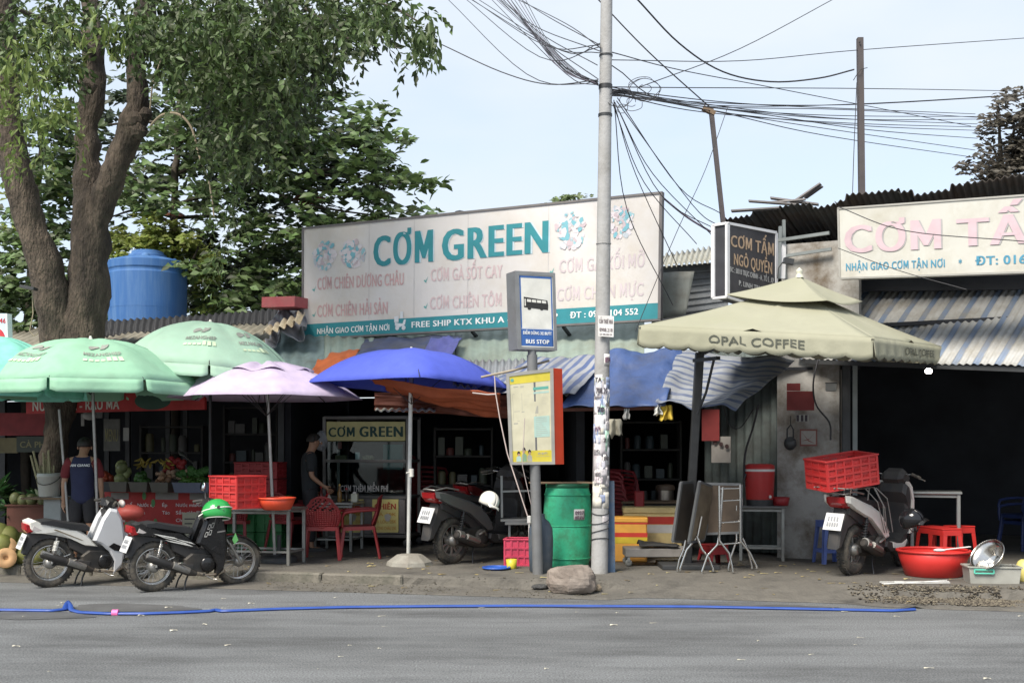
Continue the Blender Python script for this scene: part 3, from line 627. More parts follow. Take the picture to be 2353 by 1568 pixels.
for (x0, y0, x1, y1, x2, y2) in ((1030, 0, 1210, 170, 1372, 195), (1060, -10, 1240, 130, 1378, 108), (1075, -5, 1260, 110, 1378, 122), (1085, 0, 1250, 100, 1378, 104), (1100, 0, 1290, 120, 1378, 100), (1120, -10, 1300, 170, 1372, 188), (1140, -5, 1250, 95, 1374, 182),
    (1150, -5, 1240, 80, 1372, 150), (1160, -5, 1290, 150, 1370, 186), (1165, 0, 1285, 140, 1372, 190), (1180, -5, 1300, 60, 1378, 110), (1150, 0, 1230, 60, 1378, 118), (1170, -5, 1260, 130, 1374, 192), (1190, -5, 1260, 40, 1378, 104)):
    cable([(x0, y0, 19 + random.random()), (x1, y1 + random.uniform(-6, 6), 15.5), (x2, y2, PY - .1)], .006, 'thin dark cable in the bundle sweeping to the concrete pole from the upper left', gL)
for k in range(9):
    y_ = 188 + random.uniform(-8, 10)
    cable([(1130 + 9 * k, -10, 18.5), (1215 + 6 * k, 70 + 4 * k, 16.5), (1290 + 5 * k, 160 + k, 14.5), (1374, y_, PY - .1)], .005, 'thin dark cable in the bundle sweeping to the concrete pole from the upper left', gL, m=mat('faded_cable', (.09, .07, .10), .7) if k % 3 == 0 else cable_m)
cable([(1015, 103, 14.6), (1150, 165, 14.2), (1260, 194, 13.7), (1374, 184, PY - .1)], .007, 'dark cable drooping alone from the tree leaves to the pole', None)
cable([(1365, -10, 15), (1490, 120, 15.2), (1640, 255, 15.6)], .009, 'dark cable running from the top of the picture to the leaning post', None)
tw = []
cable([(1460, -5, 15), (1560, 100, 15.6), (1660, 165, 16.3), (1770, 188, 16.8), (1880, 180, 17), (1962, 160, 17)], .012, 'thick twisted black cable drooping to the tall steel post', None)
cable([(1930, -10, 17), (1700, 112, 15.5), (1470, 200, PY + .1)], .006, 'thin cable rising from the pole to the upper right corner of the sky', None)
cable([(1405, 138, PY + .1), (1700, 140, 16), (1975, 115, 17), (2380, 86, 19)], .006, 'thin cable running nearly level from the pole above the others', None)
gR = 'cables spreading right from the pole toward the far trees'
for (y1, x2, y2, x3, y3, x4, y4) in ((200, 1600, 205, 2000, 206, 2380, 210), (205, 1650, 245, 2000, 235, 2380, 215), (212, 1600, 235, 1950, 240, 2360, 218), (206, 1600, 245, 1900, 265, 2245, 268), (210, 1650, 250, 1950, 275, 2245, 274), (200, 1560, 230, 1900, 270, 2245, 285), (215, 1620, 255, 1950, 282, 2245, 292),
        (208, 1680, 258, 2000, 288, 2250, 300), (220, 1500, 225, 1800, 280, 2240, 345), (214, 1650, 260, 1900, 310, 2240, 362), (150, 1560, 235, 1950, 250, 2245, 270), (120, 1560, 160, 1800, 205, 2230, 290), (205, 1700, 240, 2000, 250, 2240, 262), (218, 1750, 262, 2000, 300, 2245, 318)):
    cable([(1404, y1, PY + .05), (x2, y2 + random.uniform(-4, 4), 16), (x3, y3 + random.uniform(-3, 3), 18.5), (x4, y4, 24)], .007, 'thin dark cable running right from the pole toward the tree at the right edge', gR)
gD = 'slack cables dropping from the pole to the shed roofs'
for (x0, y0, x1, y1, x2, y2, yd) in ((1410, 230, 1440, 480, 1545, 700, 15.3), (1412, 235, 1520, 450, 1650, 530, 15.6), (1414, 240, 1500, 400, 1640, 545, 15.6), (1418, 225, 1560, 430, 1655, 490, 15.6), (1408, 240, 1480, 420, 1600, 560, 16), (1416, 232, 1590, 470, 1652, 520, 15.6), (1410, 236, 1460, 400, 1560, 620, 16)):
    cable([(x0, y0, PY), (x1, y1, (PY + yd) / 2), (x2, y2, yd)], .006, 'slack dark cable dropping from the pole down to the sheds behind the billboard', gD)
cable([(1520, 452, 15.6), (1580, 500, 15.6), (1655, 545, 15.6)], .014, 'thick grey cable bundle running from the billboard corner to the dark sign', None, m=mat('faded_cable', (.09, .07, .10), .7))
cable([(1672, 245, 15.4), (1620, 390, 15.1), (1560, 520, 14.8), (1505, 650, 14.4), (1460, 760, 14)], .005, 'thin cable slanting across the right end of the billboard', None)
cable([(1925, 475, 14.0), (2080, 530, 13.4), (2360, 555, 12.6)], .006, 'thin wire drooping across the upper part of the rice shop sign', None)
cable([(1925, 570, 14.0), (2060, 620, 13.4), (2220, 665, 13.0)], .005, 'thin wire drooping across the lower part of the rice shop sign', None)
cable([(1968, 190, 16.9), (1962, 330, 16.9), (1958, 450, 16.9)], .006, 'thin wire hanging beside the tall steel post', None)
for k in range(9):                                # untidy coils at the pole
    cx_, cy_ = random.choice(((1425, 225), (1398, 150), (1450, 235), (1480, 205), (1430, 250), (1385, 210))); r_ = random.uniform(12, 38)
    a0 = random.uniform(0, 6.3); P = [(cx_ + r_ * math.cos(a0 + a) * (1 + .2 * math.sin(2 * a)), cy_ + r_ * .8 * math.sin(a0 + a), PY - .15 + .02 * a) for a in [i * .7 for i in range(9)]]
    cable(P, .004, 'loose coil of thin cable tangled beside the concrete pole', 'cable coils at the pole')
# ------------------------------------------------------------------ trees
bark = mat('bark', (0.098, 0.076, 0.057), 0.95, var=.5, scale=11, dirt=(0.03, 0.024, 0.02), dirt_amt=.65, dirt_scale=1.7, bump=1.0, bump_scale=34, aniso=(1, 1, .35))
[setattr(nd.inputs['Distance'], 'default_value', .06) for nd in bark.node_tree.nodes if nd.type == 'BUMP']
bark_dark = mat('bark_dark', (0.07, 0.058, 0.045), 0.95, var=.3, scale=5, bump=.6, bump_scale=20)
def leaf_mat(nm, c, isl=.45, tr=.3): return mat(nm, c, .5, var=.2, scale=1.2, island=isl, trans=tr, spec=.4)
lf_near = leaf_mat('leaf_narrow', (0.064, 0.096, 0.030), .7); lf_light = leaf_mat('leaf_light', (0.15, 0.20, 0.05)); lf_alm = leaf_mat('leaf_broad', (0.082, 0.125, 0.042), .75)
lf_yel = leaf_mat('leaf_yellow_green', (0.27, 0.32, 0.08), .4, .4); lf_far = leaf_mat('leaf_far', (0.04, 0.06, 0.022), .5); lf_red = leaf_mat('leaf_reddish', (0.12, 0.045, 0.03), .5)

def leaves_mesh(name, m, pos, dirs, nrm, ln, wd, parent=None):
    """arrays: leaf base positions, unit directions, normals, lengths, widths -> folded 4-vertex leaves"""
    dirs = dirs / np.linalg.norm(dirs, axis=1, keepdims=True)
    side = np.cross(dirs, nrm); side /= np.maximum(np.linalg.norm(side, axis=1, keepdims=True), 1e-6)
    nn = np.cross(side, dirs); k = len(pos)
    a = pos; b = pos + dirs * (ln * .55)[:, None] + side * (wd / 2)[:, None] + nn * (wd * .12)[:, None]
    c = pos + dirs * ln[:, None] - nn * (ln * .12)[:, None]; d = pos + dirs * (ln * .5)[:, None] - side * (wd / 2)[:, None] + nn * (wd * .12)[:, None]
    v = np.stack([a, b, c, d], 1).reshape(-1, 3); base = np.arange(k) * 4
    tri = np.stack([base, base + 1, base + 2, base, base + 2, base + 3], 1).reshape(-1, 3)
    me = bpy.data.meshes.new(name); me.vertices.add(len(v)); me.vertices.foreach_set('co', v.astype(np.float32).ravel())
    me.loops.add(len(tri) * 3); me.loops.foreach_set('vertex_index', tri.astype(np.int32).ravel())
    me.polygons.add(len(tri)); me.polygons.foreach_set('loop_start', np.arange(len(tri), dtype=np.int32) * 3); me.polygons.foreach_set('loop_total', np.full(len(tri), 3, np.int32))
    me.update(calc_edges=True); me.validate(); me.materials.append(m)
    o = bpy.data.objects.new(name, me); C.objects.link(o)
    if parent is not None:
        o.parent = parent; o.matrix_basis = basis(parent).inverted()
    return o
def patom(px, py, Y): return np.stack([(px - CXP) * Y / FPX, Y, EYE + (HZ - py) * Y / FPX], -1)
def ell(n_, e, y0, y1, hole=.0, sc=.018, thr=.5):
    """random points filling a rough-edged, gappy ellipsoid; e = px, py, rx, ry"""
    o = []
    tries = 0
    while len(o) < n_ and tries < n_ * 12:
        tries += 1
        a = RNG.uniform(0, 2 * math.pi); r = RNG.uniform(0, 1) ** .55; x = e[0] + e[2] * r * math.cos(a); y = e[1] + e[3] * r * math.sin(a)
        Y = RNG.uniform(y0, y1); g = mnoise.noise(V((x * sc, y * sc, Y * .8)))
        if g < -thr + r * .25: continue
        o.append((x, y, Y))
    return np.array(o) if o else np.zeros((0, 3))
def sprays(name, m, ells, y0, y1, dens, parent, leafn=13, L=.10, W=.026, thr=.12, twl=.5):
    P = []
    for e in ells: P.append(ell(int(dens * e[2] * e[3] / 1000 * (e[4] if len(e) > 4 else 1)), e, y0, y1, thr=thr))
    P = np.concatenate(P); S = patom(P[:, 0], P[:, 1], P[:, 2]); k = len(S)
    az = RNG.uniform(0, 2 * math.pi, k); d0 = np.stack([np.cos(az) * .55, np.sin(az) * .55, RNG.uniform(-.8, .2, k)], 1); d0 /= np.linalg.norm(d0, axis=1, keepdims=True)
    tl = RNG.uniform(.5, 1.1, k) * twl
    pos = []; dr = []
    for j in range(leafn):
        s_ = (j + .5) / leafn; q = S + d0 * (tl * s_)[:, None]; q[:, 2] -= tl * .35 * s_ ** 2
        rv = RNG.normal(0, .55, (k, 3)); rv[:, 2] -= .28; pos.append(q + RNG.normal(0, .02, (k, 3))); dr.append(d0 * .7 + rv)
    pos = np.concatenate(pos); dr = np.concatenate(dr); nn = RNG.normal(0, .6, dr.shape); nn[:, 2] += .8; nn[:, 1] -= .5
    ln = RNG.uniform(.7, 1.25, len(pos)) * L; wd = RNG.uniform(.8, 1.2, len(pos)) * W
    return leaves_mesh(name, m, pos, dr, nn, ln, wd, parent), S
def rosettes(name, m, ells, y0, y1, dens, parent, nl=8, L=.22, W=.125, thr=.12):
    P = []
    for e in ells: P.append(ell(int(dens * e[2] * e[3] / 1000 * (e[4] if len(e) > 4 else 1)), e, y0, y1, thr=thr))
    P = np.concatenate(P); S = patom(P[:, 0], P[:, 1], P[:, 2]); k = len(S); pos = []; dr = []
    tilt = RNG.normal(0, .35, (k, 3)); tilt += RNG.normal(0, .3, (k, 3)); tilt[:, 2] = .8; tilt[:, 1] -= .75
    for j in range(nl):
        az = 2 * math.pi * j / nl + RNG.uniform(-.35, .35, k); rv = np.stack([np.cos(az), np.sin(az), RNG.uniform(-.35, .45, k)], 1)
        rv -= tilt * (rv * tilt).sum(1, keepdims=True) * .25; pos.append(S + rv * .03 + RNG.normal(0, .02, (k, 3))); dr.append(rv)
    pos = np.concatenate(pos); dr = np.concatenate(dr); nn = np.tile(tilt, (nl, 1)) + RNG.normal(0, .3, dr.shape)
    return leaves_mesh(name, m, pos, dr, nn, RNG.uniform(.65, 1.2, len(pos)) * L, RNG.uniform(.8, 1.15, len(pos)) * W, parent), S
def limb(mb, pts, n=14, wob=.03):
    path = []; rad = []; Q = [pts[0]] + pts + [pts[-1]]
    for i in range(len(pts) - 1):
        for k in range(6):
            s_ = k / 6; p0, p1, p2, p3 = [V(at(*q[:3])) for q in Q[i:i + 4]]
            p = .5 * ((2 * p1) + (p2 - p0) * s_ + (2 * p0 - 5 * p1 + 4 * p2 - p3) * s_ ** 2 + (3 * p1 - p0 - 3 * p2 + p3) * s_ ** 3); path.append(p)
            r_ = .92 * (pts[i][3] * (1 - s_) + pts[i + 1][3] * s_) * pts[i][2] / FPX; rad.append(r_ * (1 + .06 * nz3(p.x, p.z, i, 3)))
    path.append(V(at(*pts[-1][:3]))); rad.append(pts[-1][3] * pts[-1][2] / FPX)
    b = len(mb.v); mb.tube(path, rad, n, caps=False)
    for q in range(b, len(mb.v)):
        x, y, z = mb.v[q]; mb.v[q] = (x + nz3(x, y, z, 4) * wob + nz3(x, y, z, 14) * wob * .35, y + nz3(y, z, x, 4) * wob, z)
TY = 15.7
tree = thing('tree', 'big street tree with forked brown trunk and drooping narrow leaves, rising behind the green umbrellas', 'tree', gy(120, TY))
mb = MB(); limb(mb, [(112, 1262, TY, 38), (120, 1100, TY, 30), (135, 950, TY, 34), (158, 860, TY, 56), (172, 790, TY, 66), (198, 690, TY, 54), (206, 600, TY, 47), (208, 500, TY, 44), (204, 400, TY + .1, 33), (200, 300, TY + .2, 29), (212, 190, TY + .2, 30), (214, 90, TY + .2, 24), (200, -60, TY + .3, 18)], 20, .06)
mb.build('trunk', bark, tree, world=True)
mb = MB(); limb(mb, [(206, 560, TY - .05, 30), (240, 450, TY - .1, 32), (272, 370, TY - .15, 31), (302, 290, TY - .2, 37), (318, 240, TY - .25, 27), (312, 150, TY - .3, 24), (330, 40, TY - .4, 26), (350, -60, TY - .4, 22)], 18, .05)
mb.build('limb', bark, tree, world=True)
mb = MB(); limb(mb, [(150, 850, TY - .1, 48), (128, 740, TY - .15, 44), (105, 620, TY - .2, 40), (72, 520, TY - .25, 37), (40, 400, TY - .3, 38), (14, 260, TY - .3, 34), (10, 120, TY - .3, 34), (2, -60, TY - .4, 28)], 18, .05)
mb.build('limb', bark, tree, world=True)
mb = MB()
for (c_, r_) in (((312, 278), .13), ((335, 262), .09), ((318, 300), .12), ((205, 200), .1)): mb.ball(at(c_[0], c_[1], TY - .32), r_, 10, 7, .12)
mb.build('burl', bark, tree, world=True)
for pts in ([(330, 10, TY - .4, 10), (420, -30, TY - .6, 8), (560, -60, TY - 1, 6)], [(212, 120, TY, 12), (120, 60, TY - .5, 8), (40, 20, TY - 1, 5)], [(330, -50, TY - .4, 12), (520, -40, TY - 1.2, 7), (700, -30, TY - 2, 4), (880, 10, TY - 2.6, 3), (960, 50, TY - 2.8, 2)],
            [(700, 20, TY - 2, 4), (760, 60, TY - 2, 3), (800, 90, TY - 2, 2)], [(480, 20, TY - 1, 6), (540, 120, TY - 1, 4), (580, 220, TY - 1, 2)], [(330, 60, TY, 7), (400, 140, TY, 5), (440, 240, TY, 2)], [(20, 240, TY, 8), (60, 200, TY - .8, 5), (120, 180, TY - 1, 3)]):
    mb = MB(); limb(mb, pts, 7, .01); mb.build('branch', bark_dark, tree, world=True)
for pts in ([(345, 250, TY - .4, 2.4), (352, 190, TY - .5, 2.2), (372, 130, TY - .6, 1.8), (385, 60, TY - .6, 1.5)], [(345, 290, TY - .4, 3), (372, 265, TY - .6, 3.5), (410, 263, TY - .7, 3.5), (440, 295, TY - .7, 3), (455, 350, TY - .7, 2.8), (480, 420, TY - .7, 2.4), (492, 500, TY - .7, 2)]):
    mb = MB(); limb(mb, pts, 6, .004); mb.build('aerial_root', mat('pale_root', (.33, .27, .19), .8), tree, world=True)
near = [(60, 60, 130, 90, 1.0), (250, 20, 150, 60), (150, 150, 80, 60), (430, 70, 150, 110, 1.3), (560, 60, 190, 90, 1.3), (740, 20, 170, 62, 1.2), (600, 175, 110, 90, 1.2), (470, 170, 60, 110, .9), (520, 320, 60, 90, .8), (580, 250, 110, 110, 1.0), (690, 90, 120, 60, 1.1), (830, 55, 70, 45), (910, 30, 80, 40, 1.1), (975, 75, 42, 45, 1.1),
        (950, 125, 26, 36, .9), (1000, 70, 22, 20, .7), (860, 70, 40, 20, .6), (420, 330, 40, 60, .25)]
sprays('foliage', lf_near, near, 12.2, 15.2, 5.6, tree, thr=.06, W=.052, L=.112, twl=.38)[0]['kind'] = 'stuff'
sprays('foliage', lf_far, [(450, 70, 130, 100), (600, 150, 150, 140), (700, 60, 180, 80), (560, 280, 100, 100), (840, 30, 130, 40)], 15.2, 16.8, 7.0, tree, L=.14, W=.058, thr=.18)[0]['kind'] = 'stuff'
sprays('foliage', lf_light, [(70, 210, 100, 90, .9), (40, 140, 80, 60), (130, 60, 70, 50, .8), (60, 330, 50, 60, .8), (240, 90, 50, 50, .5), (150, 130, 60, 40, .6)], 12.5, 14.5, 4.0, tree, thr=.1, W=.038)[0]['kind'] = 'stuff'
sprays('foliage', lf_near, [(515, 560, 45, 60, .9), (500, 480, 40, 60, .8), (90, 260, 80, 90, .7), (540, 440, 60, 70, .7)], 13.5, 15, 4.0, tree, thr=.2)[0]['kind'] = 'stuff'
# the leaves that show largest are pieces of their own
def leaf_proto(L_, W_, m):
    me = bpy.data.meshes.new('leaf')
    me.from_pydata([(0, 0, 0), (L_ * .3, W_ * .42, W_ * .1), (L_ * .65, W_ * .42, W_ * .08), (L_, 0, -L_ * .12), (L_ * .65, -W_ * .42, W_ * .08), (L_ * .3, -W_ * .42, W_ * .1), (L_ * .5, 0, 0)], [], [(0, 6, 1), (1, 6, 2), (2, 6, 3), (3, 6, 4), (4, 6, 5), (5, 6, 0)]); me.materials.append(m); return me
def single_leaves(proto, ells, y0, y1, n_, parent, droop, smin=.9, smax=1.4):
    inv = basis(parent).inverted()
    for i in range(n_):
        e = random.choice(ells); a = random.uniform(0, 6.28); r_ = random.random() ** .5
        p = inv @ at(e[0] + e[2] * r_ * math.cos(a), e[1] + e[3] * r_ * math.sin(a), random.uniform(y0, y1))
        share(proto, 'leaf', parent, p, (random.uniform(-.8, .8), random.gauss(droop, .4), random.uniform(0, 6.3)), (random.uniform(smin, smax),) * 3)
single_leaves(leaf_proto(.13, .034, lf_light), [(70, 210, 90, 90), (60, 120, 80, 60), (230, 60, 90, 50)], 12.0, 12.5, 130, tree, 1.0)
single_leaves(leaf_proto(.13, .034, lf_near), [(975, 90, 35, 60), (900, 40, 90, 40), (600, 60, 200, 60)], 11.9, 12.3, 130, tree, 1.0)

# broad-leaved tree behind
AY = 22.5
at2 = thing('tree', 'spreading broad-leaved tree with tiered branches behind the roofs, left of the billboard', 'tree', gy(405, AY, 0))
mb = MB(); limb(mb, [(402, 1180, AY, 15), (402, 800, AY, 13), (403, 640, AY, 12), (400, 480, AY, 10), (408, 300, AY, 7), (420, 140, AY, 5)], 10, .04); mb.build('trunk', bark_dark, at2, world=True)
random.seed(5)
for (x0, y0, x1, y1, x2, y2) in ((405, 470, 560, 430, 760, 440), (405, 500, 520, 500, 700, 540), (402, 520, 330, 480, 250, 500), (405, 400, 600, 330, 850, 340), (405, 330, 600, 270, 800, 250), (402, 560, 500, 570, 620, 600), (402, 440, 330, 420, 240, 380), (560, 430, 700, 400, 960, 425), (402, 600, 480, 640, 600, 690), (700, 400, 820, 380, 930, 400), (404, 540, 340, 540, 300, 600), (620, 430, 700, 470, 900, 500), (402, 300, 330, 280, 150, 300), (402, 620, 440, 600, 470, 520)):
    mb = MB(); yy = AY + random.uniform(-1.2, 1.2); limb(mb, [(x0, y0, AY, 5), (x1, y1, yy, 3.6), (x2, y2, yy - .3, 1.6)], 6, .03); mb.build('branch', bark_dark, at2, world=True)
alm = [(620, 300, 260, 110, .8), (500, 230, 160, 110, .7), (560, 290, 200, 70), (690, 165, 95, 36), (760, 250, 150, 38), (700, 200, 110, 40, .8), (850, 318, 105, 46), (700, 350, 200, 50, 1.1), (640, 420, 220, 50, .8), (880, 385, 90, 32, 1.0), (935, 412, 55, 16), (995, 426, 38, 8, 1.0), (830, 440, 100, 30, .8), (600, 520, 170, 60, .6), (700, 560, 150, 60, .7), (800, 520, 120, 40, .8), (900, 500, 80, 28, .9), (970, 490, 50, 14, .9),
       (470, 410, 100, 60, .8), (350, 440, 80, 60, .6), (540, 640, 160, 60, .7), (640, 700, 120, 50, 1.0), (880, 445, 90, 50, .6), (450, 560, 90, 80, .35), (330, 420, 60, 90, .5), (620, 470, 300, 60, .4), (550, 690, 90, 50, 1), (620, 620, 100, 90, .6)]
rosettes('foliage', lf_alm, alm, 20.3, 23.5, 6.6, at2, thr=.20)[0]['kind'] = 'stuff'
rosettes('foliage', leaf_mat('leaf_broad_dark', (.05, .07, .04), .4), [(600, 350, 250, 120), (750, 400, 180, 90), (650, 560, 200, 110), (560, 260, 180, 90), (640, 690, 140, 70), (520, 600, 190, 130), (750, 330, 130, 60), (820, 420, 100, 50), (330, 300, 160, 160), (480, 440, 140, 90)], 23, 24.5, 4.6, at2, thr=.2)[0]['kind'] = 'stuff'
rosettes('foliage', lf_red, [(380, 560, 60, 60), (450, 500, 80, 60), (750, 480, 120, 60)], 21, 23, .3, at2)[0]['kind'] = 'stuff'
single_leaves(leaf_proto(.24, .12, lf_alm), alm[:13], 20.0, 20.6, 280, at2, -.1, .8, 1.3)
at3 = thing('tree', 'broad-leaved tree half hidden behind the left trunk at the left edge', 'tree', gy(60, 23, 0))
mb = MB(); limb(mb, [(60, 1180, 23, 14), (62, 800, 23, 12), (80, 500, 23, 9), (100, 300, 23, 6)], 9, .04); mb.build('trunk', bark_dark, at3, world=True)
rosettes('foliage', lf_alm, [(100, 300, 130, 150, .8), (60, 100, 120, 110, .8), (90, 560, 110, 120, .8), (330, 380, 70, 120, .5), (40, 700, 120, 90, .9), (100, 380, 70, 80, .9), (150, 310, 60, 70, .6), (120, 500, 60, 70, .8), (30, 560, 50, 100), (140, 640, 60, 90, 1), (20, 700, 50, 90, 1.2), (60, 640, 60, 100, 1), (150, 720, 50, 60, 1), (180, 420, 60, 70, .5), (290, 470, 50, 60, .8), (150, 440, 40, 90, .7)], 21, 24, 7.5, at3, thr=.2)[0]['kind'] = 'stuff'
rosettes('foliage', lf_yel, [(15, 480, 30, 80, .6), (90, 440, 50, 60, .3), (15, 640, 40, 60, .5), (130, 420, 30, 50, .5)], 22, 23, 2.0, at3)[0]['kind'] = 'stuff'
sh = thing('shrub_tree', 'small yellow-green tree behind the blue water tank', 'tree', gy(340, 25, 0))
mb = MB(); limb(mb, [(340, 1150, 25, 8), (338, 700, 25, 6), (345, 560, 25, 4)], 8, .03); mb.build('trunk', bark_dark, sh, world=True)
rosettes('foliage', lf_yel, [(340, 550, 100, 60, 3.5), (410, 575, 90, 60, 2.6), (470, 600, 60, 60, 1), (290, 610, 60, 80, 1), (450, 640, 60, 90, .8), (430, 600, 60, 50, .8), (240, 680, 60, 60, .8)], 21.3, 22.3, 8, sh, L=.15, W=.08)[0]['kind'] = 'stuff'
sh2 = thing('hedge', 'dense dark green foliage closing the gap below the big tree, between tank and billboard', 'trees', gy(560, 27, 0))
rosettes('foliage', lf_alm, [(560, 680, 170, 80, 1.3), (480, 720, 80, 50, 1.2), (620, 700, 120, 70), (140, 700, 120, 90, 1), (230, 710, 80, 50, .9), (640, 620, 120, 60, .7)], 24.5, 28, 7.5, sh2, thr=.2)[0]['kind'] = 'stuff'
t = thing('tree', 'top of a small green tree showing just above the billboard left of the pole', 'tree', gy(1310, 30, 0))
mb = MB(); limb(mb, [(1312, 1120, 30, 6), (1312, 480, 30, 4)], 8, .03); mb.build('trunk', bark_dark, t, world=True)
rosettes('foliage', leaf_mat('leaf_mid', (.13, .17, .07)), [(1312, 468, 52, 20, 2.5), (1330, 455, 30, 10, 2), (1290, 480, 60, 30, 2)], 29.5, 31, 9, t, L=.17, W=.09)[0]['kind'] = 'stuff'
t = thing('tree', 'loose-leaved tree above the tin roof at the right edge', 'tree', gy(2300, 19.5, 0))
mb = MB(); limb(mb, [(2330, 1150, 19.5, 10), (2320, 700, 19.5, 8), (2300, 400, 19.5, 5), (2290, 240, 19.5, 3)], 8, .03); mb.build('trunk', bark_dark, t, world=True)
for (x, y) in ((2240, 400), (2260, 320), (2345, 280), (2330, 340), (2280, 260), (2350, 400)):
    mb = MB(); limb(mb, [(2308, 440, 19.5, 4), ((x + 2308) / 2, y + 30, 19.3, 3), (x, y, 19.2, 1.2)], 6, .02); mb.build('branch', bark_dark, t, world=True)
lr = leaf_mat('leaf_dull', (.085, .075, .06), .4)
rosettes('foliage', lr, [(2310, 370, 60, 60, 1.3), (2270, 400, 60, 30, 1.3), (2285, 290, 26, 40, 1.1), (2300, 235, 18, 26, 1), (2345, 240, 40, 50, .8), (2345, 330, 50, 80, 1.2), (2262, 300, 16, 24, .9), (2245, 385, 40, 30, .7), (2400, 330, 80, 110, 1)], 18.8, 20.2, 15, t, L=.15, W=.07, thr=.3)[0]['kind'] = 'stuff'

# ------------------------------------------------------------------ water tank
t = thing('water_tank', 'large blue plastic water tank with domed top standing on the shed roof', 'water tank', at(339, 742, 21))
tb = mat('tank_blue', (0.03, 0.115, 0.32), .7, var=.05, scale=1.5, dirt=(.16, .27, .42), dirt_amt=.2, dirt_scale=3, aniso=(2, 2, .2))
c_ = at(339, 742, 21); mb = MB(); k = 21 / FPX
mb.lathe([(85 * k, -.1), (87 * k, .3), (87 * k, 30 * k), (87.5 * k, 92 * k), (87.5 * k, 108 * k), (86 * k, 112 * k), (86 * k, 116 * k), (88 * k, 120 * k), (88 * k, 134 * k), (88 * k, 136 * k), (86.5 * k, 138 * k), (85 * k, 138.6 * k), (64 * k, 145 * k), (42 * k, 150 * k)], 72, c_); mb.sm = [False] * len(mb.f); mb.build('body', tb, t, world=True)
mb = MB(); mb.lathe([(42 * k, 150 * k), (42 * k, 155 * k), (36 * k, 157 * k), (35 * k, 163 * k), (30 * k, 165 * k), (1e-3, 165 * k)], 28, c_); mb.build('lid', tb, t, world=True)
mb = MB(); mb.ball(c_ + V((66 * k, -.1, 139 * k)), (.05, .05, .06)); mb.ball(c_ + V((-68 * k, -.1, 139 * k)), (.05, .05, .06)); mb.ball(c_ + V((12 * k, -.40, 144 * k)), (.09, .09, .08)); mb.build('knob', tb, t, world=True)
t = thing('tank_stand', 'steel frame holding the blue water tank above the roof', 'stand', V((c_.x, c_.y, 0)))
mb = MB()
for a in range(4): mb.beam((c_.x + .55 * (1 if a % 2 else -1), c_.y + .55 * (1 if a > 1 else -1), 0), (c_.x + .55 * (1 if a % 2 else -1), c_.y + .55 * (1 if a > 1 else -1), c_.z - .12), .08)
mb.cbox(c_ + V((0, 0, -.13)), (1.4, 1.4, .05)); mb.build('frame', steel_dark, t, world=True)
# flood light on the trunk, black dome behind the billboard
t = thing('floodlight', 'small dark floodlight fixed to the left side of the big trunk', 'lamp', at(62, 660, 15.0))
mb = MB(); mb.beam(at(50, 658, 15.0), at(82, 664, 15.0), .14, .04); mb.build('housing', steel_dark, t, world=True)
mb = MB(); mb.tube([at(74, 668, 15.1), at(76, 720, 15.1), at(68, 760, 15.1), at(78, 772, 15.1), at(88, 765, 15.1)], .007, 5); mb.build('lead', mat('pale_root', (.33, .27, .19)), t, world=True)

# ------------------------------------------------------------------ billboard COM GREEN
BQ = Quad(at(697, 778, 17.8), at(1514, 733, 15.5), at(1518, 443, 15.5), at(697, 525, 17.8))
t = thing('billboard', 'wide weathered white billboard reading CƠM GREEN in teal above the eatery roof', 'billboard', (BQ.A + BQ.B) / 2)
mb = MB(); panel(mb, BQ, 0, 0, 1, 1, -.06, 0)
vinyl = mat('billboard_vinyl', (.64, .62, .61), .6, var=.04, scale=.8, dirt=(.52, .46, .38), dirt_amt=.35, dirt_scale=.8); mb.build('face', vinyl, t, world=True)
mb = MB(); fr = .008
for (a, b, c, d) in ((-.004, -.012, 1.004, .004), (-.004, .992, 1.004, 1.01), (-.004, 0, .001, 1), (.997, 0, 1.004, 1)): panel(mb, BQ, a, b, c, d, -.09, .015)
mb.build('frame', mat('sign_frame', (.16, .15, .15), .6, metal=.2), t, world=True)
teal = mat('teal_print', (.025, .23, .27), .6, var=.08); mb = MB(); panel(mb, BQ, .001, .004, .997, .130, .001, .004); mb.build('band', teal, t, world=True)
mb = MB()
for u in (.205, .34, .495, .715): panel(mb, BQ, u, .14, u + .0012, .985, .001, .002)
mb.build('seam', mat('seam', (.48, .46, .46), .7), t, world=True)
halo = mat('pale_blue_print', (.50, .62, .68), .6); 
def big(mb, dd, ex, ox=0):
    text_q(mb, 'CƠM', BQ, .222 + ox, .393 + ox, .605 - ox, .880 - ox, dd, ex); text_q(mb, 'GREEN', BQ, .425 + ox, .712 + ox, .605 - ox, .880 - ox, dd, ex)
mb = MB(); big(mb, .003, .066, .0025); mb.build('lettering', halo, t, world=True)
mb = MB(); big(mb, .006, .050); mb.build('lettering', teal, t, world=True)
pk = mat('faded_pink_print', (.58, .37, .37), .7, var=.15, scale=12); pk2 = mat('fainter_pink_print', (.60, .47, .48), .7, var=.1, scale=12); fade = mat('near_white_print', (.56, .49, .51), .7)
mb = MB(); text_q(mb, 'CƠM CHIÊN DƯƠNG CHÂU', BQ, .045, .310, .435, .545, .003, .03, dv=-.012); text_q(mb, 'CƠM CHIÊN HẢI SẢN', BQ, .045, .262, .190, .300, .003, .03, dv=-.01); mb.build('lettering', pk, t, world=True)
mb = MB(); text_q(mb, 'CƠM GÀ SỐT CAY', BQ, .390, .592, .435, .545, .003, .03, dv=-.01); text_q(mb, 'CƠM CHIÊN TÔM', BQ, .388, .590, .195, .305, .003, .03, dv=-.01); mb.build('lettering', pk2, t, world=True)
mb = MB(); text_q(mb, 'CƠM GÀ XỐI MỠ', BQ, .745, .962, .425, .535, .003, .03); text_q(mb, 'CƠM CHIÊN MỰC', BQ, .740, .960, .195, .305, .003, .03); mb.build('lettering', fade, t, world=True)
mb = MB()
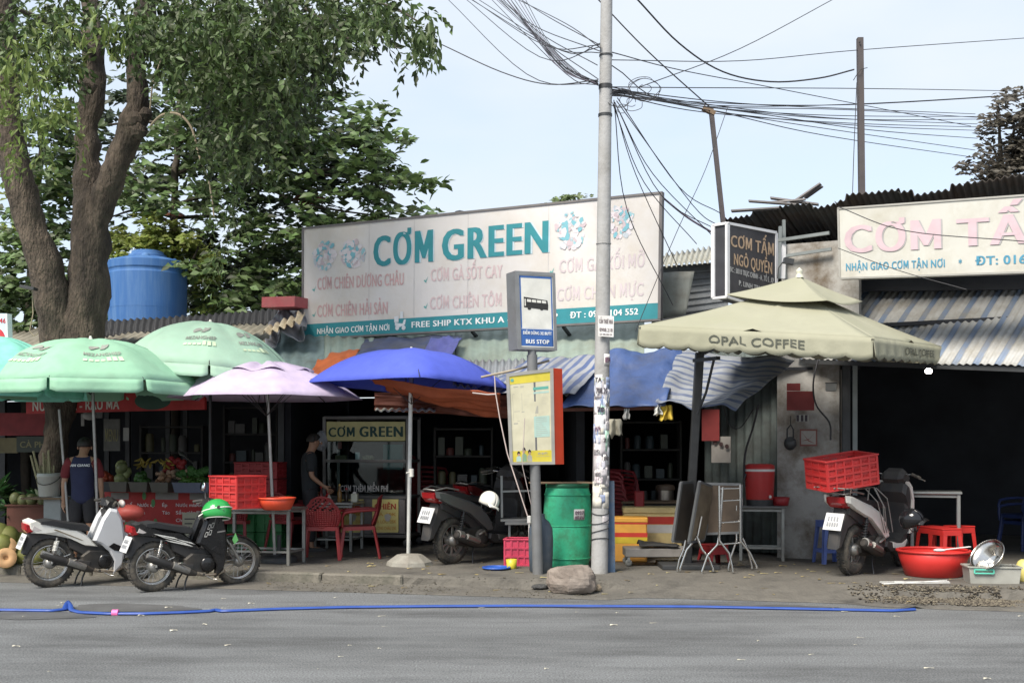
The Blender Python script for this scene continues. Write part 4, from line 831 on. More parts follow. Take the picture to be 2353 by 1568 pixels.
for (u, v) in ((.034, .42), (.034, .19), (.375, .425), (.375, .2), (.725, .42), (.725, .2)):
    blot(mb, BQ, [(u - .006, v + .02), (u - .002, v + .028), (u, v + .018), (u + .007, v + .055), (u + .001, v)], .004)
mb.build('tick', mat('tick_green', (.12, .38, .36), .6), t, world=True)
wt = mat('white_print', (.78, .80, .80), .6)
mb = MB(); text_q(mb, 'NHẬN GIAO CƠM TẬN NƠI', BQ, .045, .268, .035, .088, .008, .03); text_q(mb, 'FREE SHIP KTX KHU A - B VÀ NỘP', BQ, .335, .742, .045, .098, .008, .03)
text_q(mb, 'ĐT : 0963 104 552', BQ, .775, .948, .048, .100, .008, .03); mb.build('lettering', wt, t, world=True)
def picture(q, u0, v0, u1, v1, seed, pal, n_=70):
    rr = random.Random(seed)
    for pi, c_ in enumerate(pal):
        mb = MB()
        for i in range(n_ // len(pal)):
            a = rr.uniform(0, 6.28); r_ = rr.random() ** .5; u = (u0 + u1) / 2 + (u1 - u0) / 2 * r_ * math.cos(a) * .9; v = (v0 + v1) / 2 + (v1 - v0) / 2 * r_ * math.sin(a) * .9
            s_ = rr.uniform(.08, .28); a2 = rr.uniform(0, 6.28); asp = (v1 - v0) / (u1 - u0); k_ = rr.uniform(.3, .8)
            pts = [(u + (math.cos(t_) * math.cos(a2) - k_ * math.sin(t_) * math.sin(a2)) * s_ * (u1 - u0) * .5 * rr.uniform(.7, 1.2), v + (math.cos(t_) * math.sin(a2) + k_ * math.sin(t_) * math.cos(a2)) * s_ * (v1 - v0) * .5 * rr.uniform(.7, 1.2)) for t_ in [j * math.pi / 4 for j in range(8)]]
            blot(mb, q, pts, .003 + .0011 * pi + .00012 * i * .1)
        mb.build('printed_picture', flat('print_%s' % c_, c_), t, world=True)
pal = ['#cdc9cf', '#b3bcc4', '#8fb9c2', '#d5cdd1', '#bfb0b6', '#74aebb', '#d0ccd0']
picture(BQ, .030, .60, .105, .87, 1, pal, 110); picture(BQ, .115, .60, .200, .86, 2, pal, 100); picture(BQ, .73, .60, .815, .93, 3, pal, 100); picture(BQ, .865, .66, .935, .94, 4, pal, 90)
mb = MB(); 
for (u, v, r_) in ((.292, .05, .006), (.311, .048, .006)): blot(mb, BQ, [(u + r_ * math.cos(a), v + r_ * 3.4 * math.sin(a)) for a in [i * math.pi / 6 for i in range(12)]], .009)
blot(mb, BQ, [(.285, .07), (.300, .055), (.315, .075), (.318, .12), (.312, .12), (.308, .085), (.297, .09), (.285, .1)], .0085); blot(mb, BQ, [(.283, .1), (.296, .1), (.296, .155), (.283, .15)], .009); blot(mb, BQ, [(.300, .13), (.309, .13), (.309, .19), (.301, .19)], .0088)
mb.build('printed_scooter', mat('scooter_print', (.60, .63, .66), .6), t, world=True)
mb = MB()
for u in (.02, .25, .5, .75, .98): mb.beam(BQ.P(u, -.01, -.1), BQ.P(u, -.18, -.9), .04, .04); mb.beam(BQ.P(u, 0, -.1), BQ.P(u, 1, -.1), .04, .04)
mb.build('bracing', steel_dark, t, world=True)
t = thing('roof_vent', 'black dome of a vent peeping over the top of the billboard', 'vent', at(1056, 500, 18))
mb = MB(); mb.lathe([(.10, -1.2), (.10, -.05), (.13, 0), (.12, .07), (.07, .12), (1e-3, .14)], 16, at(1056, 503, 18)); mb.build('dome', steel_dark, t, world=True)

# ------------------------------------------------------------------ rice shop sign right
SQ = Quad(at(1930, 638, 14.3), at(2700, 612, 11.95), at(2700, 424, 11.95), at(1926, 479, 14.3))
t = thing('shop_sign', 'long cream shop sign with faded pink letters and blue phone line', 'sign', SQ.P(.5, 0))
mb = MB(); panel(mb, SQ, 0, 0, 1, 1, -.1, 0); mb.build('face', mat('cream_vinyl', (.53, .525, .485), .6, var=.05, scale=1, dirt=(.36, .33, .26), dirt_amt=.35, dirt_scale=1.4), t, world=True)
mb = MB()
for (a, b, c, d) in ((-.004, -.02, 1.004, .006), (-.004, .988, 1.004, 1.012), (-.004, 0, .003, 1), (.997, 0, 1.004, 1)): panel(mb, SQ, a, b, c, d, -.12, .012)
mb.build('frame', mat('pale_frame', (.38, .37, .34), .5, metal=.3), t, world=True)
def l1(mb, d, ex, o): text_q(mb, 'CƠM', SQ, .022 + o, .338 + o, .355 - o, .76 - o, d, ex); text_q(mb, 'TẤM', SQ, .395 + o, .72 + o, .375 - o, .76 - o, d, ex)
mb = MB(); l1(mb, .003, .038, .004); mb.build('lettering', mat('grey_print', (.36, .35, .36), .7), t, world=True)
mb = MB(); l1(mb, .007, .034, 0); mb.build('lettering', mat('mauve_print', (.54, .41, .45), .7, var=.08), t, world=True)
mb = MB(); text_q(mb, 'NHẬN GIAO CƠM TẬN NƠI', SQ, .022, .352, .10, .21, .004, .03); text_q(mb, 'ĐT: 0165 328 4471', SQ, .448, .80, .11, .23, .004, .03); text_q(mb, '*', SQ, .396, .406, .10, .2, .004, .02); mb.build('lettering', mat('blue_print', (.06, .25, .38), .7, var=.12, scale=14), t, world=True)

# dark projecting sign
DQ = Quad(at(1671, 681, 13.7), at(1783, 716, 14.55), at(1783, 535, 14.55), at(1671, 513, 13.7))
t = thing('projecting_sign', 'dark box sign with worn gold letters sticking out beside the corner shop', 'sign', DQ.P(.5, 0))
mb = MB(); panel(mb, DQ, .0, .0, 1, 1, -.20, 0); mb.build('box', mat('sign_black', (.035, .035, .042), .5, var=.2), t, world=True)
wf = mat('white_metal_frame', (.62, .62, .64), .5, var=.08)
mb = MB()
for (a, b, c, d) in ((-.02, 0, .03, 1), (.975, 0, 1.02, 1), (0, .985, 1, 1.02), (0, -.02, 1, .01)):
    panel(mb, DQ, a, b, c, d, -.02, .012)
panel(mb, DQ, -.02, 0, .03, 1, -.22, -.17); panel(mb, DQ, -.02, .985, .03, 1.02, -.2, 0); panel(mb, DQ, -.02, -.02, .03, .01, -.2, 0); mb.build('frame', wf, t, world=True)
gold = mat('gold_print', (.42, .30, .20), .6, var=.25, scale=20); dull = mat('dull_white_print', (.42, .42, .42), .6)
mb = MB(); text_q(mb, 'CƠM TẤM', DQ, .06, .94, .70, .86, .004, .03, dv=.0); text_q(mb, 'NGÔ QUYỀN', DQ, .12, .90, .46, .62, .004, .03); mb.build('lettering', gold, t, world=True)
mb = MB(); text_q(mb, 'ĐC : 503 B TRỤC CHÍNH - A , TỔ 5 , KP 1', DQ, .04, .97, .35, .42, .004, .03); text_q(mb, 'P. LINH TRUNG', DQ, .22, .8, .20, .27, .004, .03); mb.build('lettering', dull, t, world=True)
t = thing('floodlight', 'small black floodlight hanging on a white post right of the dark projecting sign', 'lamp', at(1805, 600, 14.6))
mb = MB(); mb.beam(at(1800, 598, 14.5), at(1822, 602, 14.5), .09, .07); mb.build('housing', steel_dark, t, world=True)
mb = MB(); mb.beam(at(1798, 640, 14.7), at(1800, 560, 14.7), .05, .05); mb.build('post', wf, t, world=True)
mb = MB(); mb.tube([at(1798, 602, 14.5), at(1788, 615, 14.5), at(1786, 640, 14.5)], .008, 5); mb.build('lead', steel_dark, t, world=True)

# left-edge sign
LQ = Quad(at(-60, 785, 14.6), at(18, 785, 14.4), at(16, 720, 14.4), at(-60, 718, 14.6))
t = thing('small_sign', 'pale blue sign with a red disc cut by the left edge of the picture', 'sign', LQ.P(.5, 0))
mb = MB(); panel(mb, LQ, 0, 0, 1, 1, -.06, 0); mb.build('face', mat('pale_blue_face', (.50, .60, .70), .6), t, world=True)
mb = MB(); panel(mb, LQ, .97, 0, 1.02, 1, -.07, .01); mb.build('frame', wf, t, world=True)
mb = MB(); text_q(mb, '0916.646', LQ, .25, .96, .66, .84, .004, .04); mb.build('lettering', mat('red_print', (.45, .03, .04), .6), t, world=True)
mb = MB(); blot(mb, LQ, [(.72 + .22 * math.cos(a), .05 + .42 * max(0, math.sin(a))) for a in [i * math.pi / 12 for i in range(13)]], .003); mb.build('red_disc', mat('red_print', (.45, .03, .04), .6), t, world=True)

# ------------------------------------------------------------------ bus stop sign and route map on one post
P0 = gp(1236, 1318); BY = P0.y
t = thing('bus_stop_sign', 'grey-framed blue bus stop sign box on a tall round grey post', 'bus stop sign', P0)
mg = mat('grey_paint', (.17, .175, .18), .5, metal=.2, var=.1, dirt=(.12, .11, .1), dirt_amt=.25)
mb = MB(); mb.tube([P0 - V((0, 0, .1)), at(1222, 815, BY)], .062, 20); mb.tube([at(1222, 815, BY), at(1222, 800, BY)], .05, 16); mb.build('post', mg, t, world=True)
FQ = Quad(at(1188, 802, BY - .12), at(1279, 805, BY + .08), at(1274, 627, BY + .08), at(1182, 622, BY - .12))
mb = MB(); q = FQ; bk = V((-.10, .22, 0))
b8 = [q.A, q.B, q.D, q.E]; bb = [p + bk for p in b8]; mb.face(b8); mb.face(bb[::-1])
for i in range(4): j = (i + 1) % 4; mb.face([b8[i], b8[j], bb[j], bb[i]])
mb.build('box', mg, t, world=True)
mb = MB()
for (a, b, c, d) in ((0, 0, .09, 1), (.93, 0, 1, 1), (.09, .955, .93, 1), (.09, 0, .93, .035)): panel(mb, q, a, b, c, d, .001, .014)
mb.build('frame', mat('grey_frame', (.22, .225, .23), .45, metal=.3), t, world=True)
sb = mat('sign_blue', (.035, .115, .36), .45); swt = mat('sign_white', (.66, .66, .62), .5, dirt=(.5, .48, .42), dirt_amt=.2)
mb = MB(); panel(mb, q, .09, .035, .93, .955, .001, .004); mb.build('face', swt, t, world=True)
mb = MB()
for (a, b, c, d) in ((.105, .92, .915, .945), (.105, .05, .135, .945), (.885, .05, .915, .945), (.105, .05, .915, .275)): panel(mb, q, a, b, c, d, .004, .006)
mb.build('panel', sb, t, world=True)
mb = MB(); panel(mb, q, .105 + .015, .265, .90, .272, .007, .008); text_q(mb, 'ĐIỂM DỪNG XE BUÝT', q, .15, .87, .195, .237, .009, .03); text_q(mb, 'BUS STOP', q, .22, .80, .08, .135, .009, .04); mb.build('lettering', wt, t, world=True)
blk = mat('print_black', (.02, .02, .02), .6)
mb = MB(); blot(mb, q, [(.20, .54), (.80, .515), (.81, .575), (.79, .64), (.20, .675)], .006)
for cu in (.33, .64): blot(mb, q, [(cu + .045 * math.cos(a), .528 + .02 * math.sin(a)) for a in [i * math.pi / 6 for i in range(12)]], .0062)
mb.build('bus_emblem', blk, t, world=True)
mb = MB()
for k_ in range(4): u = .275 + k_ * .125; blot(mb, q, [(u, .612 - k_ * .003), (u + .105, .609 - k_ * .003), (u + .105, .643 - k_ * .004), (u, .648 - k_ * .004)], .0075)
blot(mb, q, [(.215, .56), (.245, .56), (.245, .65), (.215, .65)], .0075); mb.build('bus_emblem', swt, t, world=True)

t = thing('route_map_board', 'yellow and cream bus route map board with a red-orange side', 'board', at(1220, 1068, BY))
MQ = Quad(at(1171, 1067, BY - .16), at(1274, 1066, BY + .02), at(1270, 845, BY + .02), at(1162, 858, BY - .16))
mb = MB(); q = MQ; bk = V((.24, .22, 0)) * .52; red_side = mat('orange_red_paint', (.62, .06, .02), .45, var=.06)
b8 = [q.A, q.B, q.D, q.E]; bb = [p + V((.11, .12, 0)) for p in b8]; mb.face(b8); mb.face(bb[::-1])
for i in (0, 2, 3): j = (i + 1) % 4; mb.face([b8[i], b8[j], bb[j], bb[i]])
mb.build('case', mat('grey_frame', (.22, .225, .23)), t, world=True)
mb = MB(); mb.face([b8[1] + V((.004, 0, 0)), bb[1] + V((.004, 0, 0)), bb[2] + V((.004, 0, 0)), b8[2] + V((.004, 0, 0))]); mb.build('side_panel', red_side, t, world=True)
mb = MB()
for (a, b, c, d) in ((0, 0, .06, 1), (.93, 0, 1, 1), (.06, .965, .93, 1), (.06, 0, .93, .03)): panel(mb, q, a, b, c, d, .001, .014)
mb.build('frame', mat('pale_frame', (.38, .37, .34)), t, world=True)
mb = MB(); panel(mb, q, .06, .03, .93, .965, .001, .004); mb.build('poster', mat('map_cream', (.60, .57, .42), .5, dirt=(.5, .46, .3), dirt_amt=.2), t, world=True)
ye = mat('map_yellow', (.62, .52, .06), .5); tl = mat('map_teal', (.12, .38, .32), .5); pt = mat('map_pale_teal', (.40, .56, .50), .5); gyk = mat('map_grey', (.40, .39, .33), .6); skn = mat('map_skin', (.45, .28, .20), .6)
mb = MB(); panel(mb, q, .06, .875, .93, .965, .004, .006); panel(mb, q, .06, .03, .93, .15, .004, .006); mb.build('print', ye, t, world=True)
mb = MB(); panel(mb, q, .56, .79, .89, .82, .004, .006); blot(mb, q, [(.12 + .035 * math.cos(a), .92 + .018 * math.sin(a)) for a in [i * .6 for i in range(10)]], .009); mb.build('print', tl, t, world=True)
mb = MB(); panel(mb, q, .56, .29, .90, .51, .004, .006); panel(mb, q, .56, .75, .90, .77, .004, .006); mb.build('print', pt, t, world=True)
mb = MB()
for (a, b, c, d) in ((.115, .48, .12, .77), (.31, .585, .315, .77), (.14, .84, .24, .85), (.29, .84, .36, .85), (.29, .83, .36, .835), (.14, .575, .26, .58), (.2, .47, .25, .475), (.12, .44, .21, .455), (.30, .565, .36, .575), (.115, .765, .16, .77), (.56, .54, .66, .62)): panel(mb, q, a, b, c, d, .004, .0055)
rr = random.Random(4)
for i in range(16):
    v = .63 + i * .008; panel(mb, q, .36 if i % 2 else .70, v, rr.uniform(.48, .54) if i % 2 else rr.uniform(.82, .88), v + .0015, .004, .005)
for i in range(10): v = .49 - i * .02; panel(mb, q, .6, v, rr.uniform(.7, .88), v + .004, .0062, .0068)
text_q(mb, 'XE BUÝT', q, .62, .84, .105, .13, .0075, .03); panel(mb, q, .58, .085, .88, .088, .006, .0075); mb.build('print', gyk, t, world=True)
for (u, s_) in ((.20, .9), (.32, 1.15), (.44, 1.0)):       # three printed passengers
    mb = MB(); blot(mb, q, [(u - .055, .035), (u + .055, .035), (u + .05, .09 * s_), (u + .02, .105 * s_), (u - .02, .105 * s_), (u - .05, .09 * s_)], .0078); mb.build('print', pt if u < .25 else mat('map_green', (.22, .36, .22), .6) if u < .4 else gyk, t, world=True)
    mb = MB(); blot(mb, q, [(u + .028 * math.cos(a), .125 * s_ + .02 * math.sin(a)) for a in [i * .7 for i in range(9)]], .0085); mb.build('print', skn, t, world=True)
    mb = MB(); blot(mb, q, [(u - .035, .12 * s_), (u - .03, .15 * s_), (u, .165 * s_), (u + .032, .15 * s_), (u + .035, .13 * s_), (u, .14 * s_)], .0092); mb.build('print', blk, t, world=True)

# fruit shop's red sign with white words, darker panels, cafe board
FR = Quad(at(60, 950, 15.9), at(470, 940, 15.1), at(470, 900, 15.1), at(60, 905, 15.9))
t = thing('juice_sign', 'long red sign with white words NƯỚC MÍA - RAU MÁ under the green umbrella', 'sign', FR.P(.5, 0))
mb = MB(); panel(mb, FR, 0, 0, 1, 1, -.05, 0); mb.build('face', mat('sign_red', (.40, .025, .025), .6, dirt=(.2, .02, .02)), t, world=True)
mb = MB(); text_q(mb, 'NƯỚC MÍA - RAU MÁ', FR, .04, .535, .14, .66, .004, .03); mb.build('lettering', mat('grey_white_print', (.52, .50, .44), .6, var=.2, scale=15), t, world=True)
mb = MB(); blot(mb, FR, [(.72 + .10 * math.cos(a), .55 + .5 * math.sin(a)) for a in [i * math.pi / 10 for i in range(20)]], .003); mb.build('emblem', mat('dark_green_print', (.02, .06, .04), .6), t, world=True)
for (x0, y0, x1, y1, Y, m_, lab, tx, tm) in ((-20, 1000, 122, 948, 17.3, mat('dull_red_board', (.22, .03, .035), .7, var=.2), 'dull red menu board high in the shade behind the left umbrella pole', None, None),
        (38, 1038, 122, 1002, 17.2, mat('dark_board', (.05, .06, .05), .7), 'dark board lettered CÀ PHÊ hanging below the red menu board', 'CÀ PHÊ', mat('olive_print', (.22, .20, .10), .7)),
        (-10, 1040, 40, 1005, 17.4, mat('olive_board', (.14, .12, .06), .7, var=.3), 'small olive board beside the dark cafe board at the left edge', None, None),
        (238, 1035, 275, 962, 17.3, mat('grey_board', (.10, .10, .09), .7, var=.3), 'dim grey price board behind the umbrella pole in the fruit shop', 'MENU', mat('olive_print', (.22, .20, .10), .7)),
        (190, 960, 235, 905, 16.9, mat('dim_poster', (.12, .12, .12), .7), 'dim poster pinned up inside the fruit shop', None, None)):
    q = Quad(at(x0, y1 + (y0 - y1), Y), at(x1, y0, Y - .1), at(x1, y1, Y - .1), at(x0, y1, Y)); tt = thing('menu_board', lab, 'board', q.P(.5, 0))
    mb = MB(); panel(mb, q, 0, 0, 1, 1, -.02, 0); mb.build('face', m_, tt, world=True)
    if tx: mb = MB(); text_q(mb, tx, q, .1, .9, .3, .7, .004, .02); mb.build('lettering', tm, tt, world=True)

# ------------------------------------------------------------------ umbrellas
def fabric(nm, c, tr=.22, **k): return mat(nm, c, .75, trans=tr, spec=.2, bump=.5, bump_scale=7, **k)
navy_in = mat('navy_lining', (.015, .02, .055), .8)
def umbrella(label, ctr, Rr, ztop, zrim, m, sides=8, tilt=(0, 0), val=.16, pole_m=None, pole_r=.02, base=None, rot0=0, lining=None, scallop=.92, vent=False, group=None, words=None, pole_top=None, emblem_az=()):
    """ctr is the foot of the pole on the pavement"""
    t = thing('umbrella', label, 'umbrella', ctr, group=group); c0 = V((ctr[0], ctr[1], 0)) if pole_top is None else V((pole_top[0], pole_top[1], 0))
    def S(th, r, d=0):
        k = math.pi / sides; loc = ((th - rot0 + k) % (2 * k)) - k; poly = math.cos(k) / math.cos(k - abs(loc)); rim = 1 * (r ** 1.5) * (poly * scallop / math.cos(k) * math.cos(k) - 1) + 1
        rr_ = Rr * r * (1 + (poly - 1) * r ** 1.2 * 1.0); z = ztop - (ztop - zrim) * (r ** 2.0) - (1 - math.cos(loc * sides / 2 * 0)) * 0
        z -= .035 * Rr * (1 - abs(loc) / k) * 0 + .03 * Rr * math.cos(loc * math.pi / (2 * k)) * math.sin(math.pi * r) * -1
        p = V((rr_ * math.cos(th), rr_ * math.sin(th), z + d)); p.z += p.x * tilt[0] + p.y * tilt[1]; return c0 + p
    nt_ = sides * 8
    mb = MB(); mb.sheet(lambda u, v: S(2 * math.pi * u, max(v, .02), .006 * nz3(u * 20, v * 4, Rr * 9)), nt_, 12); mb.build('canopy', m, t, world=True, thick=.002)
    if val:
        for k_ in range(sides):
            a0 = rot0 + 2 * math.pi * (k_ - .5) / sides + math.pi / sides; a1 = a0 + 2 * math.pi / sides; rv_ = random.uniform(.0, .03)
            def vf(u, v):
                a = a0 + .012 + (a1 - a0 - .024) * u; p = S(a, 1.0); ed = min(1, min(u, 1 - u) * 14); n_ = V((math.cos(a), math.sin(a), 0))
                return p + V((0, 0, -val * v * (.80 + .2 * ed))) + n_ * (.02 * v * (1 + math.sin(9 * u + k_)) - .03 * v * (1 - ed) + rv_ * v)
            mb = MB(); mb.sheet(vf, 12, 3); mb.build('valance', m, t, world=True, thick=.002)
    top = S(0, 0.02); top = V((c0.x, c0.y, top.z))
    mb = MB(); mb.tube([V(ctr), top + V((0, 0, .02))], pole_r, 10); mb.build('pole', pole_m or steel, t, world=True)
    mb = MB(); mb.tube([top + V((0, 0, .0)), top + V((0, 0, .05))], [.03, .012], 8); mb.build('finial', mat('white_plastic', (.7, .68, .62), .5), t, world=True)
    for k_ in range(sides):
        a = rot0 + 2 * math.pi * k_ / sides; mb = MB(); mb.tube([S(a, .04, -.02), S(a, .5, -.02), S(a, .98, -.015)], .006, 5); mb.tube([V((c0.x, c0.y, top.z - .5 * Rr)), S(a, .5, -.02)], .005, 5); mb.build('rib', steel_dark, t, world=True)
    if vent:
        mb = MB(); mb.sheet(lambda u, v: S(2 * math.pi * u + .2, .03 + v * .46, .06 - .05 * v + .035 * nz3(u * 9, v * 2, 3) + .02 * math.sin(16 * math.pi * u) * v), nt_, 6); mb.build('vent_flap', m, t, world=True, thick=.002)
    if words:
        mu = mat('plum_print', (.26, .27, .24), .7); mc = mat('cream_print', (.55, .66, .45), .7)
        for az in emblem_az:
            mb = MB(); wd_ = .46
            def fn(s_, t_): return S(az + wd_ * (s_ - .5) , .72 - .05 * t_ , .012)
            text(mb, words, fn, .015)
            def E(x, y): return S(az + .20 * x, .57 - .12 * y, .012)
            mb.face([E(-.45 + .42 * math.cos(a), .42 * math.sin(a)) for a in [i * math.pi / 7 for i in range(10)]]); mb.face([E(.1, .1), E(.2, .45), E(.5, .35), E(.85, .55), E(.55, 0), E(.25, -.3), E(-.1, -.35)])
            mb.build('emblem', mu, t, world=True)
            mb = MB()
            for j in range(7): 
                f0 = lambda s_, t_: S(az + wd_ * (s_ - .5), .80 - .06 * t_, .012)
                mb.face([f0(j / 7 + .01, 0), f0(j / 7 + .11, 0), f0(j / 7 + .11, .9 if j > 3 else .45), f0(j / 7 + .01, .9 if j > 3 else .45)])
            mb.build('emblem', mc, t, world=True)
    if base: base(t)
    return t
SA = -math.pi / 2                                    # azimuth toward the street
g1m = fabric('mint_fabric', (.34, .60, .43), .25, var=.06, dirt=(.34, .52, .38), dirt_amt=.2); g2m = fabric('pale_mint_fabric', (.47, .68, .54), .3, var=.05, dirt=(.46, .60, .48), dirt_amt=.25); g3m = fabric('turquoise_fabric', (.30, .72, .60), .3)
umbrella('turquoise-green umbrella cut off by the left edge of the picture', gy(-30, 13.9), 1.15, 2.98, 2.36, g3m, tilt=(-.02, 0), val=.14, pole_m=mat('rusty_pole', (.30, .24, .19), .6, dirt=(.1, .05, .03)), rot0=SA + .2, group='mint green umbrellas of the fruit shop', pole_top=None)
umbrella('mint green umbrella with a plum emblem, spread lowest and nearest the street at left', gy(229, 14.1), 1.36, 2.95, 2.40, g1m, val=.16, rot0=SA + .02, group='mint green umbrellas of the fruit shop', words='MEZANGHIEP', emblem_az=(SA - .45, SA + .50), pole_top=(gy(208, 14.1).x, 14.1), tilt=(.005, 0))
umbrella('paler green umbrella tilted up behind the front mint one', gy(483, 15.0), 1.22, 3.26, 2.62, g2m, val=.15, rot0=SA + .25, tilt=(-.08, -.02), group='mint green umbrellas of the fruit shop', words='MEZANGHIEP', emblem_az=(SA + .12, SA + .95), pole_m=steel_dark)
def leadbase(t):
    mb = MB(); c_ = gp(641, 1290); mb.lathe([(.24, 0), (.24, .06), (.2, .09), (.04, .1)], 18, c_); mb.tube([c_, c_ + V((0, 0, .35))], .03, 8); mb.build('base', steel_dark, t, world=True)
umbrella('lilac umbrella with a double top over the steel table', gp(632, 1290), 1.24, 2.64, 2.24, fabric('lilac_fabric', (.58, .49, .65), .2, dirt=(.55, .48, .58), dirt_amt=.2), val=0, rot0=SA + .3, vent=True, base=leadbase, pole_top=(gy(612, 14.5).x, 14.5), pole_m=mat('white_steel', (.45, .45, .44), .4, metal=.5))
def cbase(t):
    c_ = gp(941, 1297); cm = mat('cast_concrete', (.26, .25, .22), .9, dirt=(.14, .12, .1), bump=.4)
    mb = MB(); mb.lathe([(.25, 0), (.24, .04), (.15, .13), (.04, .15)], 4, c_); mb.M = None
    mb2 = MB(); mb2.lathe([(.30, 0), (.285, .045), (.16, .135), (.05, .14), (1e-3, .14)], 8, c_); o = mb2.build('base', cm, t, world=True)
    for p in o.data.polygons: p.use_smooth = False
    c2 = at(945, 1085, 14.05); mb = MB(); mb.tube([c2 - V((0, 0, .05)), c2 + V((0, 0, .05))], .03, 10); mb.tube([c2, c2 + V((-.06, -.03, 0))], .012, 6); mb.build('clamp', mat('white_plastic', (.7, .68, .62)), t, world=True)
bl = fabric('royal_blue_fabric', (.10, .14, .62), .2, var=.05)
umbrella('royal blue square umbrella on a white pole set in a concrete block', gp(938, 1290), 1.33, 2.82, 2.38, bl, sides=4, val=0, rot0=SA + .16, base=cbase, pole_m=mat('white_enamel', (.72, .73, .70), .4), pole_r=.026, pole_top=(gy(944, 14.1).x, 14.15), scallop=.97, tilt=(-.02, -.03))
# extra slim poles at the left
for (x0, y0, x1, y1, Y, lab) in ((136, 940, 152, 1135, 14.2, 'slim leaning steel pole left of the person in navy'), ):
    t = thing('pole', lab, 'pole', at(x1, 1290, Y)); mb = MB(); mb.tube([at(x0, y0, Y), at(x1, y1, Y), at(x1 + 12, 1292, Y)], .018, 8); mb.build('shaft', steel, t, world=True)

# cream cantilever umbrella with OPAL COFFEE
om = fabric('cream_fabric', (.355, .35, .265), .15, var=.04, dirt=(.30, .30, .21), dirt_amt=.25, dirt_scale=1.5)
Ac, Bc, Cc = at(1468, 748, 12.4), at(2005, 775, 11.7), at(2166, 797, 14.1); Dc = Ac + Cc - Bc
t = thing('cantilever_umbrella', 'large cream square umbrella with scalloped valance reading OPAL COFFEE on a dark side post', 'umbrella', gp(1578, 1300))
apex = at(1835, 640, 13.2); cor = [Ac, Bc, Cc, Dc]; ce = (Ac + Bc + Cc + Dc) / 4
def roofq(P, Q_, k0, k1, up, wv=.03):
    def fn(u, v):
        e = P.lerp(Q_, u) + V((0, 0, -.045 * math.sin(math.pi * u) ** .7 * 0 + .03 * (abs(2 * u - 1) < .04)))
        s_ = k0 + (k1 - k0) * v; p = e.lerp(up, 1 - s_); p.z -= .03 * math.sin(math.pi * s_) ; return p
    return fn
ap2 = V((ce.x, ce.y, 0)) ; top_lo = at(1825, 672, 13.0)
for i in range(4):
    mb = MB(); mb.sheet(roofq(cor[i], cor[(i + 1) % 4], 0, 1, at(1828, 655, 13.05)), 24, 14); mb.build('canopy', om, t, world=True, thick=.003)
upc = [at(1663, 682, 12.95), at(1938, 685, 12.5), at(1985, 690, 13.6), None]; upc[3] = upc[0] + upc[2] - upc[1]
upc = [at(1668, 676, 12.85), at(1900, 690, 12.35), at(1982, 692, 13.35)]; upc.append(upc[0] + upc[2] - upc[1])
for i in range(4):
    mb = MB()
    def f2(u, v, P=upc[i], Q_=upc[(i + 1) % 4]):
        e = P.lerp(Q_, u) - V((0, 0, .045 * math.sin(math.pi * u))); p = e.lerp(at(1835, 634, 13.05), 1 - v); p.z -= .015 * math.sin(math.pi * v); return p
    mb.sheet(f2, 20, 10); mb.build('vent_canopy', om, t, world=True, thick=.003)
def valance(P, Q_, nsc, hgt, i):
    n_ = (Q_ - P).cross(V((0, 0, 1))).normalized()
    def fn(u, v):
        e = P.lerp(Q_, u); sc = abs(math.sin(math.pi * nsc * u)) ** .8; h_ = hgt * (.84 + .16 * sc)
        return e + V((0, 0, -h_ * v)) + n_ * (.012 * math.sin(2 * math.pi * nsc * u + .6) * v + .02 * v)
    return fn, n_
for i, (ns, hg) in enumerate(((9, .245), (9, .235), (9, .24), (9, .24))):
    P, Q_ = cor[i], cor[(i + 1) % 4]; fn, n_ = valance(P, Q_, ns, hg, i); mb = MB(); mb.sheet(fn, 90, 4); mb.build('valance', om, t, world=True, thick=.003)
    if i < 2:
        ww = (.31, .72) if i == 0 else (.40, .82)
        mb = MB(); text(mb, 'OPAL COFFEE', lambda s_, t_: fn(ww[0] + (ww[1] - ww[0]) * s_, .66 - .40 * t_) + n_ * .012, .012); mb.build('lettering', mat('olive_black_print', (.06, .065, .05), .7), t, world=True)
mb = MB(); mb.lathe([(.05, -.02), (.04, .01), (.03, .03), (.04, .05), (.035, .07), (.012, .09), (1e-3, .10)], 14, at(1836, 634, 13.05)); mb.build('finial', mat('cream_plastic', (.55, .55, .45), .4), t, world=True)
FT = gp(1578, 1302); mb = MB(); mb.beam(FT, at(1607, 810, 13.55), .10, .10, bev=.01); mb.build('post', steel_dark, t, world=True)
mb = MB(); mb.tube([at(1602, 950, 13.5), at(1622, 900, 13.4), at(1640, 825, 13.2)], .016, 8); mb.build('strut', steel_dark, t, world=True)
mb = MB(); mb.beam(at(1607, 812, 13.55), at(1835, 700, 13.05), .07, .07); mb.build('arm', steel_dark, t, world=True)
for i in range(4):
    mb = MB(); mb.beam(at(1830, 690, 13.05), cor[i] + V((0, 0, -.03)), .03, .03); mb.build('rib', steel_dark, t, world=True)
mb = MB(); mb.beam(at(1595, 828, 13.4), at(1650, 822, 12.9), .05, .04); mb.build('bracket', steel_dark, t, world=True)
mb = MB(); mb.cbox(FT + V((0, 0, .03)), (.7, .7, .06), .01); mb.build('base', steel_dark, t, world=True)
t = thing('light_bulb', 'glowing bare bulb hanging at the right corner of the cream umbrella', 'lamp', at(2133, 850, 14.2))
mb = MB(); mb.ball(at(2133, 852, 14.2), (.045, .042, .034)); mb.build('bulb', mat('bulb_glow', (1, .95, .85), .5, emit=((1, .93, .8), 14)), t, world=True)
mb = MB(); mb.tube([at(2133, 846, 14.2), at(2133, 815, 14.2)], [.03, .01], 8); mb.build('holder', mat('white_plastic', (.7, .68, .62)), t, world=True)
